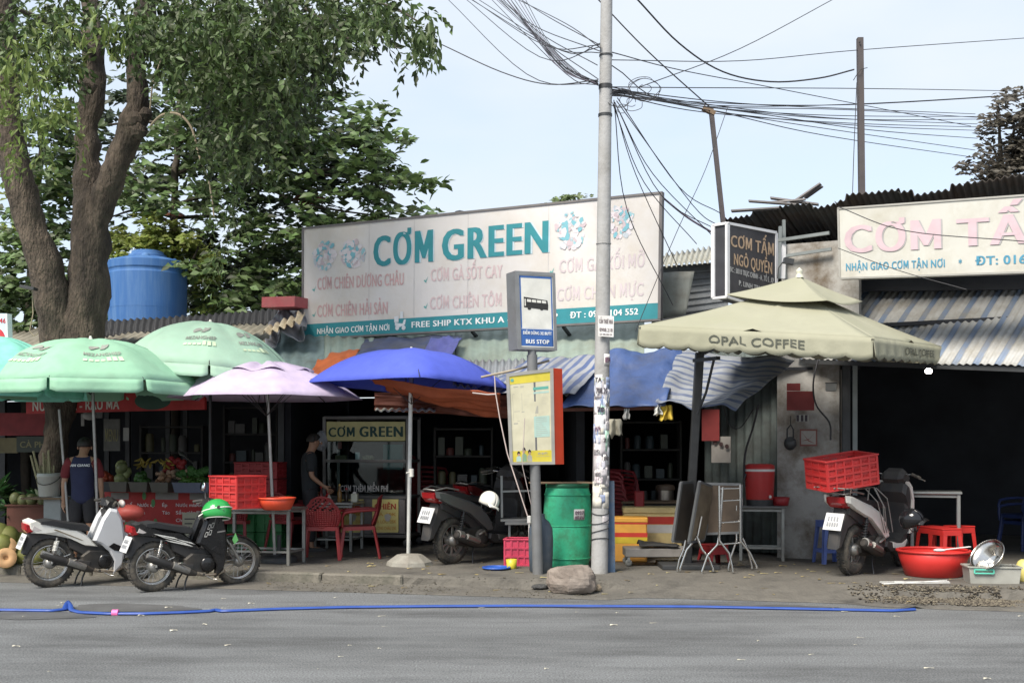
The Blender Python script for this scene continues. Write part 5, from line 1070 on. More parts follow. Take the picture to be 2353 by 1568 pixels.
# ------------------------------------------------------------------ motorbikes (local frame: +x forward, +z up, rear axle at x = 0)
rubber = mat('tyre_rubber', (.045, .043, .04), .85, var=.15, dirt=(.20, .17, .13), dirt_amt=.45, dirt_scale=9, bump=.3, bump_scale=60)
chrome = mat('chrome', (.62, .61, .59), .22, metal=1, var=.1, dirt=(.3, .25, .2), dirt_amt=.25)
alu = mat('cast_alloy', (.40, .39, .37), .42, metal=.8, var=.15, dirt=(.15, .13, .1), dirt_amt=.4)
bblack = mat('bike_black', (.012, .012, .013), .22, var=.2, dirt=(.05, .045, .04), dirt_amt=.25); matte = mat('bike_matte_plastic', (.03, .03, .032), .6, var=.2, dirt=(.09, .08, .07), dirt_amt=.35)
seat_m = mat('seat_vinyl', (.022, .022, .024), .55, var=.15); engine_m = mat('engine_grey', (.05, .05, .05), .5, metal=.4, var=.3, dirt=(.12, .1, .08), dirt_amt=.4)
bwhite = mat('bike_white', (.80, .79, .74), .28, var=.04, dirt=(.5, .45, .36), dirt_amt=.25); bsilver = mat('bike_silver', (.66, .67, .69), .28, metal=.15, var=.04); bgrey = mat('bike_grey', (.13, .135, .14), .3, metal=.3, var=.1, dirt=(.2, .18, .15), dirt_amt=.2)
lens = mat('red_lens', (.30, .012, .015), .15, var=.2); clear = mat('clear_lens', (.55, .5, .48), .15); plate_m = mat('number_plate', (.66, .67, .68), .5, dirt=(.5, .48, .42), dirt_amt=.25)
def wheel(t, x, r, kind, tw=.045, yoff=0, skirt=False):
    mb = MB(); mb.M = Matrix.Translation((x, 0, r)) @ Matrix.Rotation(R(90), 4, 'X'); mb.lathe([(.02, -.075), (.05, -.07), (.062, -.04), (.07, -.03), (.07, .03), (.062, .04), (.05, .07), (.02, .075)], 18)
    t = mb.build('wheel', alu, t)
    z = r; s = 28; circ = lambda rad, y=0: [V((x + rad * math.cos(2 * math.pi * i / s), y, z + rad * math.sin(2 * math.pi * i / s))) for i in range(s)]
    mb = MB(); n = 10; b = len(mb.v)
    s2 = 44; ring = []
    for i in range(s2):
        a = 2 * math.pi * i / s2
        for j in range(n):
            p = 2 * math.pi * j / n; rad = r - tw + tw * math.cos(p) * 1.0; rad = min(rad, r); ring.append(V((x + rad * math.cos(a), tw * 1.0 * math.sin(p), z + rad * math.sin(a))))
    mb._add(ring)
    for i in range(s2):
        for j in range(n): mb.f.append((i * n + j, i * n + (j + 1) % n, ((i + 1) % s2) * n + (j + 1) % n, ((i + 1) % s2) * n + j)); mb.sm.append(True)
    for i in range(s2):                                 # tread blocks
        a = 2 * math.pi * i / s2
        for sy in (-.5, .5):
            mb.cbox((x + (r - .001) * math.cos(a), sy * tw * .8, z + (r - .001) * math.sin(a)), (.010, tw * .55, .022), rot=Matrix.Rotation(-a + .25 * sy, 4, 'Y'))
    ty = mb.build('tyre', rubber, t)
    mb = MB(); rr = r - tw * 1.9
    for y in (-.022, .022): mb.tube(circ(rr, y), .009, 6, closed=True)
    mb.tube(circ(rr - .006, 0), .016, 6, closed=True); mb.build('rim', chrome if kind == 'spoke' else alu, t)
    mb = MB()
    if kind == 'spoke':
        for i in range(28):
            a = 2 * math.pi * i / 28; a2 = a + (.5 if i % 2 else -.5); sy = (-1 if (i // 2) % 2 else 1)
            mb.tube([V((x + .045 * math.cos(a2), sy * .03, z + .045 * math.sin(a2))), V((x + rr * math.cos(a), 0, z + rr * math.sin(a)))], .0028, 4)
        mb.build('spokes', chrome, t)
    else:
        for i in range(10):
            a = 2 * math.pi * (i // 2) / 5 + (.16 if i % 2 else -.16); mb.beam((x + .04 * math.cos(a), 0, z + .04 * math.sin(a)), (x + rr * math.cos(a + (.1 if i % 2 else -.1)), 0, z + rr * math.sin(a + (.1 if i % 2 else -.1))), .02, .016)
        mb.build('spokes', alu, t)
def helmet(label, c, m, r=.125, group=None, visor=None, trim=None, rot=(0, 0, 0)):
    t = thing('helmet', label, 'helmet', c, rot=rot, group=group)
    mb = MB(); nu, nv = 26, 12
    def fn(u, v):
        a = 2 * math.pi * u; ph = (math.pi * .68) * v; k = 1 + .06 * math.cos(a) * v
        return V((r * 1.12 * k * math.sin(ph) * math.cos(a), r * .98 * math.sin(ph) * math.sin(a), r * math.cos(ph) + (.02 * math.cos(a) * (v > .9))))
    mb.sheet(fn, nu, nv); mb.build('shell', m, t, thick=.012)
    mb = MB(); mb.tube([fn(u / 26, 1.0) for u in range(26)], .008, 6, closed=True); mb.build('rim', trim or steel_dark, t)
    mb = MB(); mb.sheet(lambda u, v: V((r * (1.1 + .35 * v), r * .8 * (u - .5) * 2 * (1 - .25 * v), r * .02 - .02 * v - .15 * r * (2 * u - 1) ** 2)), 10, 4); mb.build('peak', visor or m, t, thick=.006)
    mb = MB(); mb.tube([V((0, r * .95, -r * .25)), V((r * .3, r * .6, -r * 1.0)), V((r * .35, 0, -r * 1.25)), V((r * .3, -r * .6, -r * 1.0)), V((0, -r * .95, -r * .25))], .006, 5); mb.build('strap', steel_dark, t)
    return t
def bx(x): return -.1 + (x + .1) * .66 if x < -.1 else x * .93 + (.0 if x < .1 else 0)
def step_bike(name, label, loc, yaw, side_m, shield_m, tail_trim, rear_y=0.0, lean=.06, mirror=True):
    t = thing(name, label, 'motorbike', loc, rot=(lean, 0, yaw)); WB = 1.05; r = .292
    wheel(t, 0, r, 'spoke'); wheel(t, WB, r, 'spoke', tw=.04)
    t.scale = (.98,) * 3; P = lambda nm, m, poly, y0, y1, b=.02, ins=.03, sm=False: MB().slab([(bx(x_), z_) for x_, z_ in poly], y0, y1, b, ins, sm).build(nm, m, t)
    P('seat', seat_m, [(-.20, .80), (-.05, .815), (.12, .785), (.30, .755), (.46, .735), (.52, .70), (.50, .655), (.34, .66), (.10, .71), (-.20, .765)], -.115, .115, .045, .035)
    P('side_cover', side_m, [(-.40, .80), (-.30, .825), (-.18, .79), (.10, .73), (.34, .675), (.46, .60), (.60, .46), (.44, .475), (.26, .56), (.05, .62), (-.16, .655), (-.30, .66), (-.38, .72)], -.105, .105, .04, .05)
    P('tail_lamp', lens, [(-.415, .775), (-.34, .775), (-.17, .70), (-.27, .665), (-.36, .66), (-.41, .70)], -.095, .095, .03, .02)
    P('lamp_trim', clear, [(-.28, .755), (-.13, .695), (-.20, .68), (-.31, .70)], -.108, .108, .01, .01)
    P('rear_fender', matte, [(-.34, .67), (-.10, .66), (.16, .60), (.20, .56), (-.02, .60), (-.16, .59), (-.30, .50), (-.385, .40), (-.43, .42), (-.38, .54)], -.055, .055, .02, .02)
    mb = MB(); mb.beam((-.285, 0, .645), (-.355, 0, .475), .19, .006, up=(1, 0, 0)); mb.build('number_plate', plate_m, t)
    mb = MB(); pl = Quad((-.362, .085, .485), (-.362, -.085, .485), (-.292, -.085, .64), (-.292, .085, .64))
    for j, (a, b) in enumerate(((.2, .45), (.55, .82))):
        for k in range(4 if j else 5): u = .14 + k * (.18 if j else .15); panel(mb, pl, u, a, u + .08, b, .001, .003)
    mb.build('plate_digits', mat('plate_ink', (.30, .31, .33), .6), t)
    P('centre_body', matte, [(.18, .60), (.40, .52), (.56, .46), (.70, .47), (.78, .56), (.90, .60), (.95, .50), (.80, .34), (.62, .30), (.40, .36), (.22, .46)], -.075, .075, .02, .02)
    # leg shield
    P('leg_shield', shield_m, [(.84, .93), (.93, .91), (.99, .80), (.985, .62), (.93, .42), (.86, .22), (.76, .13), (.77, .28), (.72, .40), (.62, .50), (.52, .55), (.62, .68), (.74, .82)], -.155, -.075, .02, .035)
    P('leg_shield', shield_m, [(.84, .93), (.93, .91), (.99, .80), (.985, .62), (.93, .42), (.86, .22), (.76, .13), (.77, .28), (.72, .40), (.62, .50), (.52, .55), (.62, .68), (.74, .82)], .075, .155, .02, .035)
    P('front_cowl', shield_m, [(.86, .95), (.95, .93), (1.02, .78), (1.01, .62), (.95, .55), (.90, .70)], -.10, .10, .04, .04)
    P('inner_panel', matte, [(.78, .90), (.88, .92), (.95, .70), (.90, .50), (.82, .50), (.80, .66)], -.095, .095, .03, .03)
    mb = MB(); mb.slab([(.66, .47), (.74, .51), (.83, .46), (.80, .40), (.72, .42)], -.162, -.150, .003, .004); mb.build('vent', bblack, t)
    mb = MB(); mb.M = Matrix.Translation((.87, -.10, .83)) @ Matrix.Rotation(R(-70), 4, 'Y'); mb.lathe([(.03, 0), (.03, .03), (.02, .035)], 12); mb.build('lock', chrome, t)
    # engine, exhaust
    P('engine', engine_m, [(.36, .36), (.46, .43), (.62, .42), (.74, .40), (.78, .30), (.70, .20), (.50, .18), (.38, .24)], -.10, .10, .02, .02)
    mb = MB(); mb.M = Matrix.Translation((.62, -.10, .29)) @ Matrix.Rotation(R(90), 4, 'X'); mb.lathe([(.09, -.01), (.095, .02), (.07, .035), (.02, .04)], 20); mb.build('clutch_cover', bblack, t)
    mb = MB()
    for k in range(5): mb.cbox((.74 + k * .018, 0, .33 + k * .012), (.008, .13, .11), rot=Matrix.Rotation(-.5, 4, 'Y'))
    mb.build('cooling_fins', alu, t)
    mb = MB(); mb.tube([(.80, -.06, .26), (.82, -.10, .19), (.74, -.12, .165), (.55, -.13, .17), (.42, -.135, .20)], .016, 10); mb.build('exhaust_pipe', mat('exhaust_tan', (.42, .35, .27), .4, metal=.8), t)
    mb = MB(); mb.tube([(.46, -.135, .19), (.38, -.14, .215), (.10, -.15, .33), (-.12, -.155, .42), (-.14, -.155, .43)], [.025, .043, .05, .048, .03], 14); mb.build('silencer', mat('silencer_black', (.035, .033, .032), .45, metal=.3, dirt=(.12, .1, .08), dirt_amt=.4), t)
    mb = MB(); mb.tube([(.02, -.165, .38), (-.14, -.172, .445)], .028, 10); mb.tube([(.36, -.16, .235), (.16, -.175, .32)], [.04, .045], 8); mb.build('heat_shield', alu, t)
    for s_ in (-1, 1):
        mb = MB(); mb.tube([(0, s_ * .095, .29), (.05, s_ * .105, .60)], .015, 8); mb.tube([(.01, s_ * .097, .33), (.02, s_ * .1, .44)], .024, 10); mb.build('shock_absorber', chrome, t)
        mb = MB(); pth = []
        for k in range(60): a = k * .75; pth.append(V((.022 + .027 * k / 60 + .026 * math.cos(a), s_ * .102 + .026 * math.sin(a), .44 + .12 * k / 60)))
        mb.tube(pth, .005, 5); mb.build('shock_spring', bwhite if side_m is bwhite else chrome, t)
        mb = MB(); mb.beam((0, s_ * .085, .285), (.42, s_ * .08, .31), .02, .04, bev=.005); mb.build('swingarm', matte, t)
        mb = MB(); mb.tube([(WB, s_ * .07, .285), (WB - .10, s_ * .07, .52)], .020, 10); mb.tube([(WB - .10, s_ * .065, .50), (WB - .17, s_ * .06, .70)], .017, 10); mb.build('fork', alu, t)
        mb = MB(); mb.tube([(.50, s_ * .08, .20), (.50, s_ * .20, .20)], .010, 6); mb.tube([(.50, s_ * .18, .20), (.50, s_ * .26, .20)], .017, 8); mb.build('footrest', rubber, t)
        mb = MB(); mb.tube([(.22, s_ * .13, .33), (.25, s_ * .22, .345)], .013, 6); mb.build('footrest', chrome, t)
        mb = MB(); mb.tube([(.86, 0, .99), (.86, s_ * .10, 1.0), (.82, s_ * .22, 1.005), (.76, s_ * .31, .985)], .010, 8); mb.build('handlebar', chrome, t)
        mb = MB(); mb.tube([(.82, s_ * .22, 1.005), (.745, s_ * .34, .98)], .018, 10); mb.build('grip', rubber, t)
        mb = MB(); mb.tube([(.85, s_ * .20, .995), (.84, s_ * .27, .975), (.80, s_ * .36, .955)], .006, 6); mb.build('brake_lever', alu, t)
    if mirror:
        mb = MB(); mb.tube([(.84, .20, 1.01), (.86, .26, 1.12), (.84, .28, 1.15)], .006, 6); mb.build('mirror_stem', steel_dark, t)
        mb = MB(); mb.M = Matrix.Translation((.83, .27, 1.17)) @ Matrix.Rotation(R(-80), 4, 'Y'); mb.lathe([(1e-3, -.02), (.05, -.012), (.058, 0), (.052, .005), (1e-3, .006)], 16); mb.build('mirror', mat('mirror_glass', (.8, .82, .84), .08, metal=1, var=.02), t)
    P('handlebar_cowl', bblack, [(.76, .955), (.80, 1.03), (.88, 1.055), (.96, 1.01), (.985, .955), (.92, .91), (.82, .90)], -.12, .12, .05, .04)
    mb = MB(); mb.ball((.965, 0, .965), (.035, .085, .05), 14, 8); mb.build('headlight', clear, t)
    mb = MB()
    def ff(u, v):
        a = math.pi * (.10 + .75 * u); rr = .325 + .012 * math.cos(6.28 * (v - .5)); return V((WB + rr * math.cos(a) * .98, .062 * (2 * v - 1), .285 + rr * math.sin(a)))
    mb.sheet(ff, 16, 4); mb.build('front_fender', shield_m if shield_m is bsilver else bblack, t, thick=.006)
    mb = MB(); mb.sheet(lambda u, v: V((.31 * math.cos(math.pi * (.35 + .5 * u)), .05 * (2 * v - 1), .30 + .33 * math.sin(math.pi * (.35 + .5 * u)))), 10, 3); mb.build('mud_guard', matte, t, thick=.006)
    mb = MB(); mb.beam((.10, -.075, .31), (.44, -.095, .25), .02, .10, bev=.01); mb.build('chain_case', matte, t)
    for s_ in (-1, 1): mb = MB(); mb.tube([(.40, s_ * .07, .20), (.35, s_ * .10, .10), (.33, s_ * .12, .005)], .010, 6); mb.build('stand_leg', steel_dark, t)
    mb = MB(); mb.tube([(.52, -.13, .20), (.66, -.14, .12), (.70, -.20, .12)], .007, 6); mb.tube([(-.05, -.10, .33), (.1, -.12, .36), (.2, -.12, .40)], .006, 6); mb.build('brake_rod', chrome, t)
    q = Quad((-.05, -.1085, .655), (.50, -.1085, .50), (.50, -.1085, .56), (-.05, -.1085, .715)); mb = MB()
    if tail_trim == 'white':
        for (a, b, c, d) in ((.0, .45, .55, 1), (.25, -.2, .9, .35), (.1, .3, .8, .5), (.5, .5, .95, .9)): mb.face([q.P(a, b, .0), q.P(a + .12, b - .15, .0), q.P(c, d - .5, .0), q.P(c - .1, d - .3, .0)])
        mb.build('decal', bwhite, t)
    else:
        mb.face([q.P(.1, .9, .002), q.P(.7, .1, .002), q.P(.75, .2, .002), q.P(.15, 1.1, .002)]); mb.build('decal', mat('decal_brown', (.2, .16, .1), .5), t)
    for ch in t.children:                       # steering head raked back
        if ch.name.startswith('wheel'): continue
        for v_ in ch.data.vertices: v_.co.x -= .13 * sst(.25, .8, v_.co.x) * sst(.28, .85, v_.co.z)
    return t
wb = gp(113, 1348, 0)
step_bike('motorbike', 'white and silver step-through motorbike parked at the kerb, leftmost', (wb.x, wb.y, 0), R(38), bwhite, bsilver, 'none', mirror=False)
bb_ = gp(350, 1358, 0)
blackb = step_bike('motorbike', 'black step-through motorbike parked at the kerb with a green helmet on its front', (bb_.x, bb_.y, 0), R(40), bblack, bblack, 'white')
# decorations seen only on the black one
mb = MB(); q = Quad((.52, -.160, .60), (.63, -.160, .60), (.68, -.160, .80), (.59, -.160, .79))
for (a, b) in ((.1, .1), (.5, .2), (.15, .55), (.55, .62)):
    for (x0, y0, x1, y1) in ((0, 0, .3, .04), (0, .26, .3, .30), (0, 0, .05, .3), (.27, 0, .32, .3)): mb.face([q.P(a + x0, b + y0, 0), q.P(a + x1, b + y0, 0), q.P(a + x1, b + y1, 0), q.P(a + x0, b + y1, 0)])
mb.build('decal', bwhite, blackb)
mb = MB(); mb.face([(.70, -.160, .66), (.80, -.160, .672), (.80, -.160, .688), (.70, -.160, .676)]); mb.build('decal', chrome, blackb)
mb = MB(); mb.slab([(.93, .56), (.97, .64), (1.01, .55), (.96, .50)], -.085, -.078, .002, .002); mb.build('reflector', mat('lime_plastic', (.25, .72, .22), .4), blackb)
hm = mat('helmet_green', (.03, .30, .07), .18, var=.03)
hp = Matrix.Translation(blackb.location) @ Matrix.Rotation(R(40), 4, 'Z') @ V((.66, -.25, .88))
ht = helmet('glossy green half helmet with white band resting on the black motorbike', hp, hm, r=.145, visor=bwhite, trim=bwhite, rot=(R(14), R(8), R(-165)))
mb = MB(); mb.tube([V((.145 * 1.13 * math.sin(1.45) * math.cos(a) * 1.04, .145 * math.sin(1.45) * math.sin(a), .145 * math.cos(1.45) + .004)) for a in [i * math.pi / 14 for i in range(28)]], .007, 6, closed=True); mb.build('white_band', bwhite, ht)

def scooter(label, loc, yaw, side_m, trim_m, fat=.055, r=.26, lean=.05, dark=matte, wheels='cast', front_steer=0, seat_h=0):
    t = thing('motor_scooter', label, 'scooter', loc, rot=(lean, 0, yaw)); WB = 1.26
    wheel(t, 0, r, wheels, tw=fat); wheel(t, WB, r, wheels, tw=fat * .85)
    t.scale = (1.1,) * 3; P = lambda nm, m, poly, y0, y1, b=.02, ins=.03: MB().slab(poly, y0, y1, b, ins).build(nm, m, t)
    P('seat', seat_m, [(-.22, .84), (0, .845), (.18, .80), (.40, .78), (.56, .76), (.58, .70), (.40, .69), (.10, .73), (-.20, .78)], -.13, .13, .05, .04)
    for s_ in (-1, 1):
        P('side_cover', side_m, [(-.42, .86), (-.30, .85), (-.10, .80), (.15, .74), (.36, .66), (.52, .52), (.60, .38), (.50, .36), (.36, .46), (.16, .58), (-.08, .66), (-.28, .73), (-.40, .79)], *( (.085, .15) if s_ > 0 else (-.15, -.085)), .025, .04)
        P('side_cover', side_m, [(.66, .26), (.80, .22), (.98, .26), (1.02, .34), (.90, .30), (.74, .31), (.64, .33)], *((.10, .16) if s_ > 0 else (-.16, -.10)), .02, .02)
        mb = MB(); mb.tube([(WB, s_ * .07, r), (WB - .12, s_ * .06, .55), (WB - .20, s_ * .03, .74)], .019, 10); mb.build('fork', matte, t)
        mb = MB(); mb.tube([(.98, 0, 1.03), (.97, s_ * .12, 1.05), (.93, s_ * .24, 1.06), (.86, s_ * .33, 1.03)], .010, 8); mb.build('handlebar', chrome, t)
        mb = MB(); mb.tube([(.93, s_ * .22, 1.06), (.855, s_ * .34, 1.03)], .018, 10); mb.build('grip', rubber, t)
        mb = MB(); mb.tube([(.98, s_ * .20, 1.05), (.97, s_ * .28, 1.02), (.92, s_ * .37, 1.0)], .007, 6); mb.build('brake_lever', alu, t)
        mb = MB(); mb.tube([(-.40, s_ * .09, .87), (-.25, s_ * .12, .90), (-.05, s_ * .13, .87)], .011, 8); mb.build('grab_rail', alu, t)
    mb = MB(); mb.tube([(-.40, -.09, .87), (-.44, 0, .88), (-.40, .09, .87)], .011, 8); mb.build('grab_rail', alu, t)
    P('under_body', dark, [(-.30, .80), (-.05, .72), (.30, .66), (.50, .50), (.58, .34), (.40, .30), (.20, .45), (-.05, .56), (-.28, .66)], -.09, .09, .02, .02)
    P('tail_lamp', lens, [(-.44, .84), (-.36, .845), (-.20, .76), (-.28, .715), (-.38, .73), (-.43, .78)], -.10, .10, .03, .02)
    P('lamp_trim', clear, [(-.33, .80), (-.18, .755), (-.26, .73), (-.34, .75)], -.113, .113, .01, .01)
    P('rear_fender', dark, [(-.32, .72), (-.05, .62), (.05, .56), (-.10, .56), (-.28, .50), (-.40, .30), (-.45, .30), (-.43, .46), (-.36, .60)], -.07, .07, .02, .03)
    mb = MB(); mb.beam((-.40, 0, .67), (-.475, 0, .50), .20, .007, up=(1, 0, 0)); mb.build('number_plate', plate_m, t)
    pl = Quad((-.484, .09, .51), (-.484, -.09, .51), (-.412, -.09, .665), (-.412, .09, .665)); mb = MB()
    for j, (a, b) in enumerate(((.2, .45), (.55, .82))):
        for k in range(4 if j else 5): u = .14 + k * (.18 if j else .15); panel(mb, pl, u, a, u + .08, b, .001, .003)
    mb.build('plate_digits', mat('plate_ink', (.30, .31, .33), .6), t)
    P('floorboard', dark, [(.52, .34), (.72, .31), (.90, .33), (.98, .42), (1.04, .40), (1.0, .26), (.84, .20), (.60, .22), (.50, .28)], -.15, .15, .02, .02)
    P('leg_shield', dark, [(.92, .96), (1.0, .95), (1.06, .80), (1.06, .60), (1.02, .40), (.96, .36), (.97, .55), (.95, .74), (.88, .86)], -.17, .17, .04, .04)
    for s_ in (-1, 1): P('shield_trim', trim_m, [(.96, .98), (1.03, .93), (1.10, .78), (1.11, .60), (1.06, .40), (1.03, .40), (1.06, .60), (1.05, .78), (.99, .90)], *((.13, .185) if s_ > 0 else (-.185, -.13)), .012, .012)
    P('front_cowl', dark, [(1.0, .95), (1.12, .78), (1.16, .62), (1.08, .52), (1.04, .70)], -.14, .14, .05, .04)
    P('handlebar_cowl', dark, [(.86, 1.0), (.90, 1.08), (.99, 1.12), (1.09, 1.06), (1.12, .99), (1.04, .95), (.92, .95)], -.13, .13, .05, .04)
    P('engine', engine_m, [(-.02, .30), (.06, .38), (.30, .42), (.50, .40), (.56, .28), (.44, .20), (.14, .20), (0, .24)], -.10, .13, .02, .02)
    mb = MB(); mb.M = Matrix.Translation((.38, -.11, .30)) @ Matrix.Rotation(R(90), 4, 'X'); mb.lathe([(.10, 0), (.105, .03), (.06, .045), (.02, .046)], 20); mb.build('fan_cover', matte, t)
    mb = MB(); mb.tube([(.56, -.10, .22), (.40, -.15, .20), (.24, -.17, .25), (-.10, -.175, .36), (-.12, -.175, .365)], [.018, .02, .055, .055, .03], 14); mb.build('silencer', mat('silencer_black', (.035, .033, .032)), t)
    mb = MB(); mb.tube([(-.02, -.185, .35), (-.10, -.188, .37)], .05, 12); mb.tube([(.24, -.21, .27), (.02, -.22, .34)], [.035, .035], 8); mb.build('heat_shield', alu, t)
    mb = MB(); pth = [V((.0 + .05 * k / 60 + .028 * math.cos(k * .75), .115 + .028 * math.sin(k * .75), .34 + .22 * k / 60)) for k in range(60)]; mb.tube(pth, .006, 5); mb.tube([(0, .115, .29), (.06, .115, .60)], .014, 8)
    pth = [V((.0 + .05 * k / 60 + .028 * math.cos(k * .75), -.125 + .028 * math.sin(k * .75), .38 + .20 * k / 60)) for k in range(60)]; mb.tube(pth, .006, 5); mb.tube([(0, -.125, .29), (.06, -.125, .62)], .014, 8); mb.build('shock_absorber', steel_dark, t)
    mb = MB(); mb.sheet(lambda u, v: V((WB + (r + .035) * math.cos(math.pi * (.1 + .75 * u)), .07 * (2 * v - 1), r + (r + .035) * math.sin(math.pi * (.1 + .75 * u)))), 14, 4); mb.build('front_fender', side_m, t, thick=.006)
    for s_ in (-1, 1): mb = MB(); mb.tube([(.30, s_ * .08, .22), (.24, s_ * .12, .10), (.22, s_ * .15, .005)], .010, 6); mb.build('stand_leg', steel_dark, t)
    mb = MB(); mb.tube([(.30, -.16, .34), (.36, -.19, .38), (.42, -.16, .33)], .014, 6); mb.build('footrest', alu, t)
    return t
c1 = gp(1034, 1296); sc1 = scooter('dark grey motor scooter parked beside the rice cabinet, white helmet hung on it', (c1.x, c1.y + .1, PZ), R(50), bgrey, bgrey, fat=.05, r=.275)
hp = Matrix.Translation(sc1.location) @ Matrix.Rotation(R(50), 4, 'Z') @ V((.98, -.28, .78))
helmet('round white helmet hanging from the dark grey scooter', at(1124, 1150, 13.6), mat('helmet_white', (.70, .68, .62), .25, var=.03), r=.115, rot=(R(-22), R(22), R(-60)), visor=mat('helmet_white', (.7, .68, .62)))
c2 = gp(1130, 1262); scooter('second dark red scooter in the shade behind the grey scooter', (c2.x - .28, c2.y + .5, PZ), R(62), mat('dull_red_paint', (.16, .02, .02), .35), mat('dull_red_paint', (.16, .02, .02)), fat=.045)
c3 = gp(1962, 1322); sc3 = scooter('black and white motor scooter with muddy rear tyre carrying a red crate', (c3.x, c3.y + .12, PZ), R(47), bwhite, bwhite, fat=.062, r=.27, lean=.04)
# rack of straps under the crate
M3 = Matrix.Translation(sc3.location) @ Matrix.Rotation(R(47), 4, 'Z') @ Matrix.Scale(1.1, 4)
mb = MB()
for y in (-.16, -.05, .06, .17): mb.tube([(-.55, y, .935), (-.2, y * .9, .93), (.14, y * .7, .925)], .008, 6)
for x in (-.5, -.3, -.1, .1): mb.tube([(x, -.18, .935), (x, .18, .935)], .007, 6)
for s_ in (-1, 1): mb.tube([(-.3, s_ * .10, .84), (-.36, s_ * .14, .93)], .008, 6); mb.tube([(.05, s_ * .13, .80), (.05, s_ * .14, .925)], .008, 6)
mb.build('rack', alu, sc3)
mb = MB()
for k, (x0, x1) in enumerate(((.12, .42), (.10, .36), (-.1, .30), (.15, .50))):
    mb.tube([(x0, -.17, .93), ((x0 + x1) / 2 + .04, -.20, .72 + .03 * k), (x1, -.18, .50 + .04 * k), (x1 + .1, -.17, .44)], .006, 5)
mb.build('elastic_cord', mat('grey_cord', (.30, .30, .28), .7), sc3)
helmet('black helmet hanging low on the right side of the crate-carrying scooter', at(2093, 1192, 12.75), mat('helmet_black', (.012, .012, .014), .15), r=.12, rot=(R(20), 0, R(-50)), visor=bblack, trim=bblack)

# ------------------------------------------------------------------ plastic crates
def crate(label, M, Lx, Ly, Hz, m, cols=(5, 3), rows=4, group=None, cat='crate', slats=True):
    """outer size Lx by Ly by Hz; M places the bottom centre"""
    t = thing('plastic_crate', label, cat, (0, 0, 0), group=group); t.matrix_basis = M
    for k in range(4):
        L_ = Lx if k % 2 == 0 else Ly; o_ = (Ly if k % 2 == 0 else Lx) / 2; nc = cols[k % 2]
        mb = MB(); mb.M = Matrix.Rotation(k * math.pi / 2, 4, 'Z')
        y = -o_
        for i in range(nc + 1): x = -L_ / 2 + L_ * i / nc; mb.cbox((x * (.985 if 0 < i < nc else .97), y, Hz / 2), (.02, .018, Hz * .98))
        for j in range(rows + 1): mb.cbox((0, y, .012 + (Hz - .024) * j / rows), (L_ - .01, .022, .022))
        if slats:
            for j in range(rows):
                z0 = .012 + (Hz - .024) * (j + .5) / rows
                for i in range(nc):
                    w_ = L_ / nc; xc = -L_ / 2 + w_ * (i + .5)
                    for q in range(5): mb.cbox((xc + (q - 2) * w_ * .17, y + .004, z0), (w_ * .075, .008, Hz / rows * .8))
                    mb.cbox((xc, y + .005, z0 + Hz / rows * .22 * (1 if (i + j) % 2 else -.2)), (w_ * .86, .007, Hz / rows * .42))
        else: mb.cbox((0, y + .006, Hz / 2), (L_ - .01, .006, Hz * .96))
        mb.build('side_panel', m, t)
    mb = MB(); mb.cbox((0, 0, .008), (Lx - .02, Ly - .02, .012)); mb.build('bottom', m, t)
    mb = MB()
    for k in range(4):
        L_ = Lx if k % 2 == 0 else Ly; o_ = (Ly if k % 2 == 0 else Lx) / 2; mb.M = Matrix.Rotation(k * math.pi / 2, 4, 'Z'); mb.cbox((0, -o_, Hz - .008), (L_ + .03, .035, .018), .004)
    mb.build('rim', m, t); return t
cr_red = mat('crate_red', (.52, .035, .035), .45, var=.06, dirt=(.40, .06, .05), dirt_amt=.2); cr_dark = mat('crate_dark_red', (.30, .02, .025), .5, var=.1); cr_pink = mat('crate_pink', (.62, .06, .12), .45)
Mc = M3 @ Matrix.Translation((-.23, -.02, .945)) @ Matrix.Rotation(R(-9), 4, 'Y') @ Matrix.Rotation(R(-30), 4, 'Z')
crate('red slatted plastic crate strapped on the tail of the black and white scooter', Mc, .60, .40, .32, cr_red, (6, 3), 4)
TZ = .13 + .72
Mx = Matrix.Translation(V((at(546, 1198, 13.95).x, 13.95, TZ + .02))) @ Matrix.Rotation(R(-38), 4, 'Z')
crate('bright red plastic crate standing on the steel table beside the red basin', Mx, .52, .44, .40, cr_red, (4, 4), 4)
Mx = Matrix.Translation(at(1193, 1290, 14.35)) @ Matrix.Rotation(R(-8), 4, 'Z'); Mx.translation.z = PZ
crate('pinkish red plastic crate on the ground left of the dark jerrycan', Mx, .34, .30, .34, cr_pink, (4, 3), 3, slats=False)
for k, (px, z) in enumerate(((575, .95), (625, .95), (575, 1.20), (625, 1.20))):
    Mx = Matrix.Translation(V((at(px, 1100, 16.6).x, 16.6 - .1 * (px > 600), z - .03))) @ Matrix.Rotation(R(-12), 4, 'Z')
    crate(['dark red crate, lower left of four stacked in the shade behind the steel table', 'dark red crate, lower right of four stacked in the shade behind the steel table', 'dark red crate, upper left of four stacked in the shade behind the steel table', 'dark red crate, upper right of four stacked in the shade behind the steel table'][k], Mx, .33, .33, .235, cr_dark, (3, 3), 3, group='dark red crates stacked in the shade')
cr_green = mat('crate_green', (.03, .16, .05), .5, var=.1)
for k, px in enumerate((565, 628)):
    for j in range(3):
        Mx = Matrix.Translation(V((at(px, 1100, 16.6).x, 16.6, PZ + .265 * j))) @ Matrix.Rotation(R(-12), 4, 'Z')
        crate('green crate under the dark red crates, %s of its stack, %s stack' % (['bottom', 'middle', 'top'][j], ['left', 'right'][k]), Mx, .40, .36, .255, cr_green, (3, 3), 2, group='green crates under the dark red ones', slats=False)
